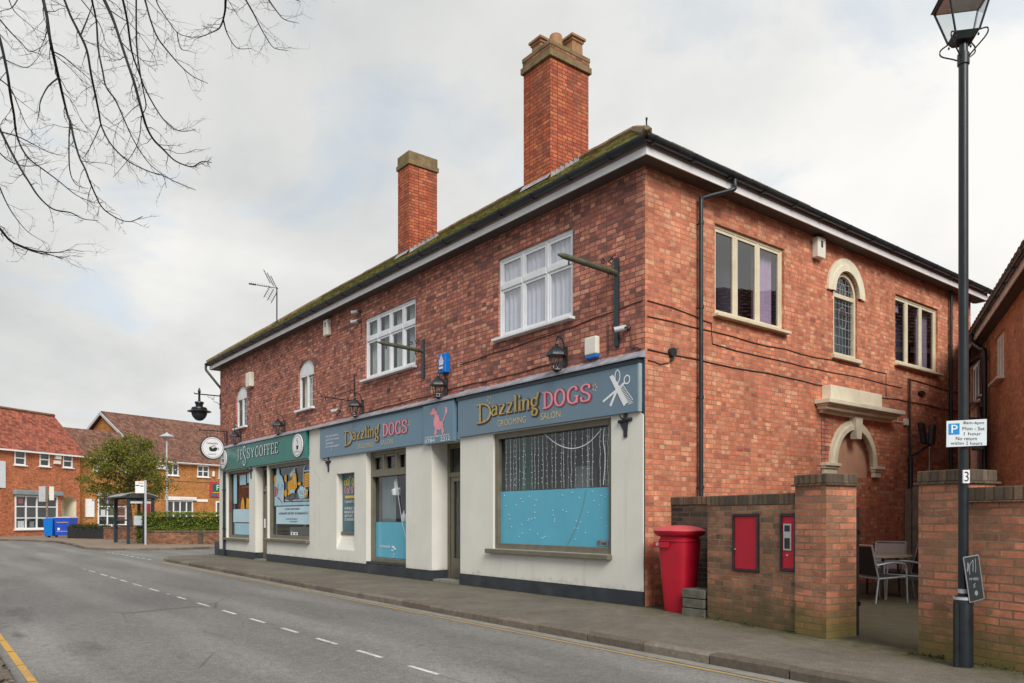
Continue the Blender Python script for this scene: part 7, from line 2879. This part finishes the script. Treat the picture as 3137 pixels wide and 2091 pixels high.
stems = [
    (6.6, .014, [(235, -60), (245, 0), (265, 90), (283, 220), (300, 300), (330, 430), (355, 540), (380, 640), (400, 700), (420, 790), (450, 890), (480, 950), (510, 1030), (540, 1100), (570, 1160), (610, 1200), (680, 1240), (740, 1250), (805, 1222)]),
    (7.2, .0125, [(340, -60), (365, 0), (400, 90), (440, 170), (490, 280), (515, 420), (540, 540), (560, 640), (570, 700), (600, 770), (640, 830), (700, 890), (760, 930), (850, 970), (920, 990), (1000, 1030), (1105, 1072)]),
    (6.4, .0145, [(560, -60), (590, 0), (640, 110), (680, 230), (720, 350), (760, 470), (800, 620), (830, 720), (870, 790), (920, 840), (980, 900), (1040, 930), (1090, 940), (1140, 912), (1195, 917)]),
    (7.0, .010, [(510, -60), (520, 0), (545, 120), (555, 270), (580, 400), (600, 490), (650, 560), (700, 670), (740, 760), (790, 850), (850, 930), (920, 990), (940, 1060)]),
    (7.5, .0115, [(680, -60), (695, 0), (720, 120), (745, 290), (790, 420), (820, 500), (880, 610), (930, 680), (990, 730), (1050, 740), (1105, 728)]),
    (7.1, .0105, [(800, -60), (820, 0), (850, 110), (890, 210), (950, 290), (1020, 370), (1090, 430), (1175, 470)]),
    (7.8, .0075, [(870, -60), (890, 20), (940, 100), (1000, 180), (1060, 205), (1120, 208)]),
    (7.8, .006, [(1000, 180), (1020, 270), (1060, 285), (1115, 300)]),
    (6.9, .0125, [(1285, -60), (1275, 0), (1270, 70), (1245, 150), (1200, 180), (1112, 215)]),
    (6.9, .007, [(1262, 110), (1285, 190), (1340, 270), (1430, 270)]),
    (7.4, .009, [(1360, -60), (1390, 0), (1430, 70), (1470, 150), (1510, 220), (1550, 270), (1625, 285)]),
    (7.3, .008, [(1490, -60), (1520, 0), (1570, 70), (1610, 110), (1690, 130)]),
    (7.0, .006, [(1600, -40), (1680, 0), (1700, 5)]),
    (6.7, .0125, [(-30, 120), (0, 220), (40, 400), (60, 540), (80, 650), (90, 740), (120, 830), (170, 900), (250, 960), (330, 1020), (430, 1100), (520, 1140)]),
    (7.1, .0125, [(-60, 620), (0, 730), (50, 830), (110, 940), (160, 1020), (220, 1110), (300, 1180), (400, 1200), (470, 1235), (555, 1245)]),
    (7.6, .008, [(-40, 960), (0, 1060), (40, 1150), (90, 1230), (160, 1310), (250, 1365)]),
    (6.8, .012, [(-80, 1210), (0, 1290), (60, 1360), (140, 1400), (210, 1425), (290, 1440), (355, 1462)]),
    (6.8, .007, [(90, 1375), (200, 1415), (320, 1425), (400, 1410), (468, 1420)]),
    (7.4, .008, [(770, -40), (772, 240), (790, 400), (812, 520), (825, 600), (800, 660), (790, 760), (760, 850), (700, 930), (640, 1000)]),
    (7.6, .008, [(-60, 40), (0, 110), (60, 180), (120, 240), (170, 290), (240, 260), (282, 215)]),
    (7.3, .007, [(10, 745), (100, 770), (200, 820), (280, 860), (365, 880)]),
    (6.65, .008, [(385, 650), (395, 700), (390, 800), (395, 960), (430, 1040), (500, 1065)]),
    (7.2, .006, [(570, 700), (540, 770), (500, 850), (465, 895)]),
    (6.65, .007, [(328, 440), (270, 490), (230, 570), (220, 640), (208, 695)]),
    (7.9, .006, [(-40, 300), (60, 350), (150, 380), (210, 330), (250, 260)]),
    (7.5, .007, [(455, 200), (500, 90), (520, 30), (530, -40)]),
    (7.0, .006, [(300, 290), (360, 320), (430, 380), (500, 440), (520, 480)]),
    (8.0, .0065, [(-40, 820), (40, 900), (130, 935), (230, 930), (290, 900)]),
    (8.2, .006, [(430, -40), (560, 130), (600, 250), (650, 300)]),
    (8.2, .006, [(40, -40), (80, 60), (180, 150), (215, 210)]),
    (8.0, .006, [(120, -40), (70, 40), (10, 60), (-40, 90)]),
    (7.7, .0065, [(-40, 420), (60, 500), (120, 640), (160, 720), (235, 790)]),
]
r = random.Random(45)
m = MB()


def twig(p, dr, L, r0, lev):
    n = 5
    pts = [p]
    d = dr.normalized()
    for k in range(n):
        d = (d + Vector((r.gauss(0, .16), r.gauss(0, .16), r.gauss(0, .16))) + Vector((0, 0, -.05 if lev == 0 else .04))).normalized()
        pts.append(pts[-1] + d * (L / n))
    m.tube(pts, [r0 * (1 - .75 * k / n) for k in range(n + 1)], 4, caps=False)
    if lev < 2:
        for k in range(1, n + 1):
            if r.random() < (.62 if lev == 0 else .4):
                s_ = Vector((r.gauss(0, 1), r.gauss(0, 1), r.gauss(0, 1)))
                s_ -= s_.dot(d) * d
                twig(pts[k], d * .75 + s_.normalized() * .75, L * r.uniform(.25, .5), r0 * .6, lev + 1)


for D, r0, pl in stems:
    n = len(pl)
    c = crom([hang(x, y, D + .25 * math.sin(i * .7 + D * 9)) for i, (x, y) in enumerate(pl)], 4)
    N_ = len(c)
    m.tube(c, [r0 * (1 - .78 * (i / (N_ - 1)) ** 1.1) for i in range(N_)], 6, caps=False)
    tot = sum((c[i + 1] - c[i]).length for i in range(N_ - 1))
    i = 3
    sgn = 1
    while i < N_ - 1:
        d = (c[i + 1] - c[i]).normalized()
        f_ = i / N_
        s_ = RGT * sgn * r.uniform(.5, 1.0) + FWD * r.uniform(-.9, .9) + Vector((0, 0, r.uniform(-.2, .35)))
        s_ -= s_.dot(d) * d
        twig(c[i], d * .8 + s_.normalized() * r.uniform(.45, .9), r.uniform(.12, .46) * (1.1 - .6 * f_), max(.0016, r0 * .34 * (1 - .5 * f_)), 0)
        sgn = -sgn if r.random() < .75 else sgn
        i += r.choice((2, 2, 3, 3))
m.build('twigs', 'bark', t, recalc=False)
m = MB()
base = Vector((-1.4, -10.2, 0))
top = Vector((-1.2, -9.6, 7.4))
m.tube(crom([base, base + Vector((.05, .05, 2.5)), base + Vector((.1, .25, 5.0)), top], 5), [.30] * 5 + [.25] * 5 + [.19] * 5 + [.14], 12)
m.build('trunk', 'bark_brown', t)
m = MB()
for D, r0, pl in stems:
    if pl[0][1] > 60 and pl[0][0] > -20 or r0 < .0062:
        continue
    e = hang(pl[0][0], pl[0][1], D + .25 * math.sin(D * 9))
    st = base.lerp(top, min(1, max(.55, (e.z - .6) / 7.4)))
    mid = st.lerp(e, .5) + Vector((0, 0, .55))
    m.tube(crom([st, mid, e], 6), [max(r0, .05 * (1 - k / 12) + r0 * k / 12) for k in range(13)], 6)
m.build('limb', 'bark', t)
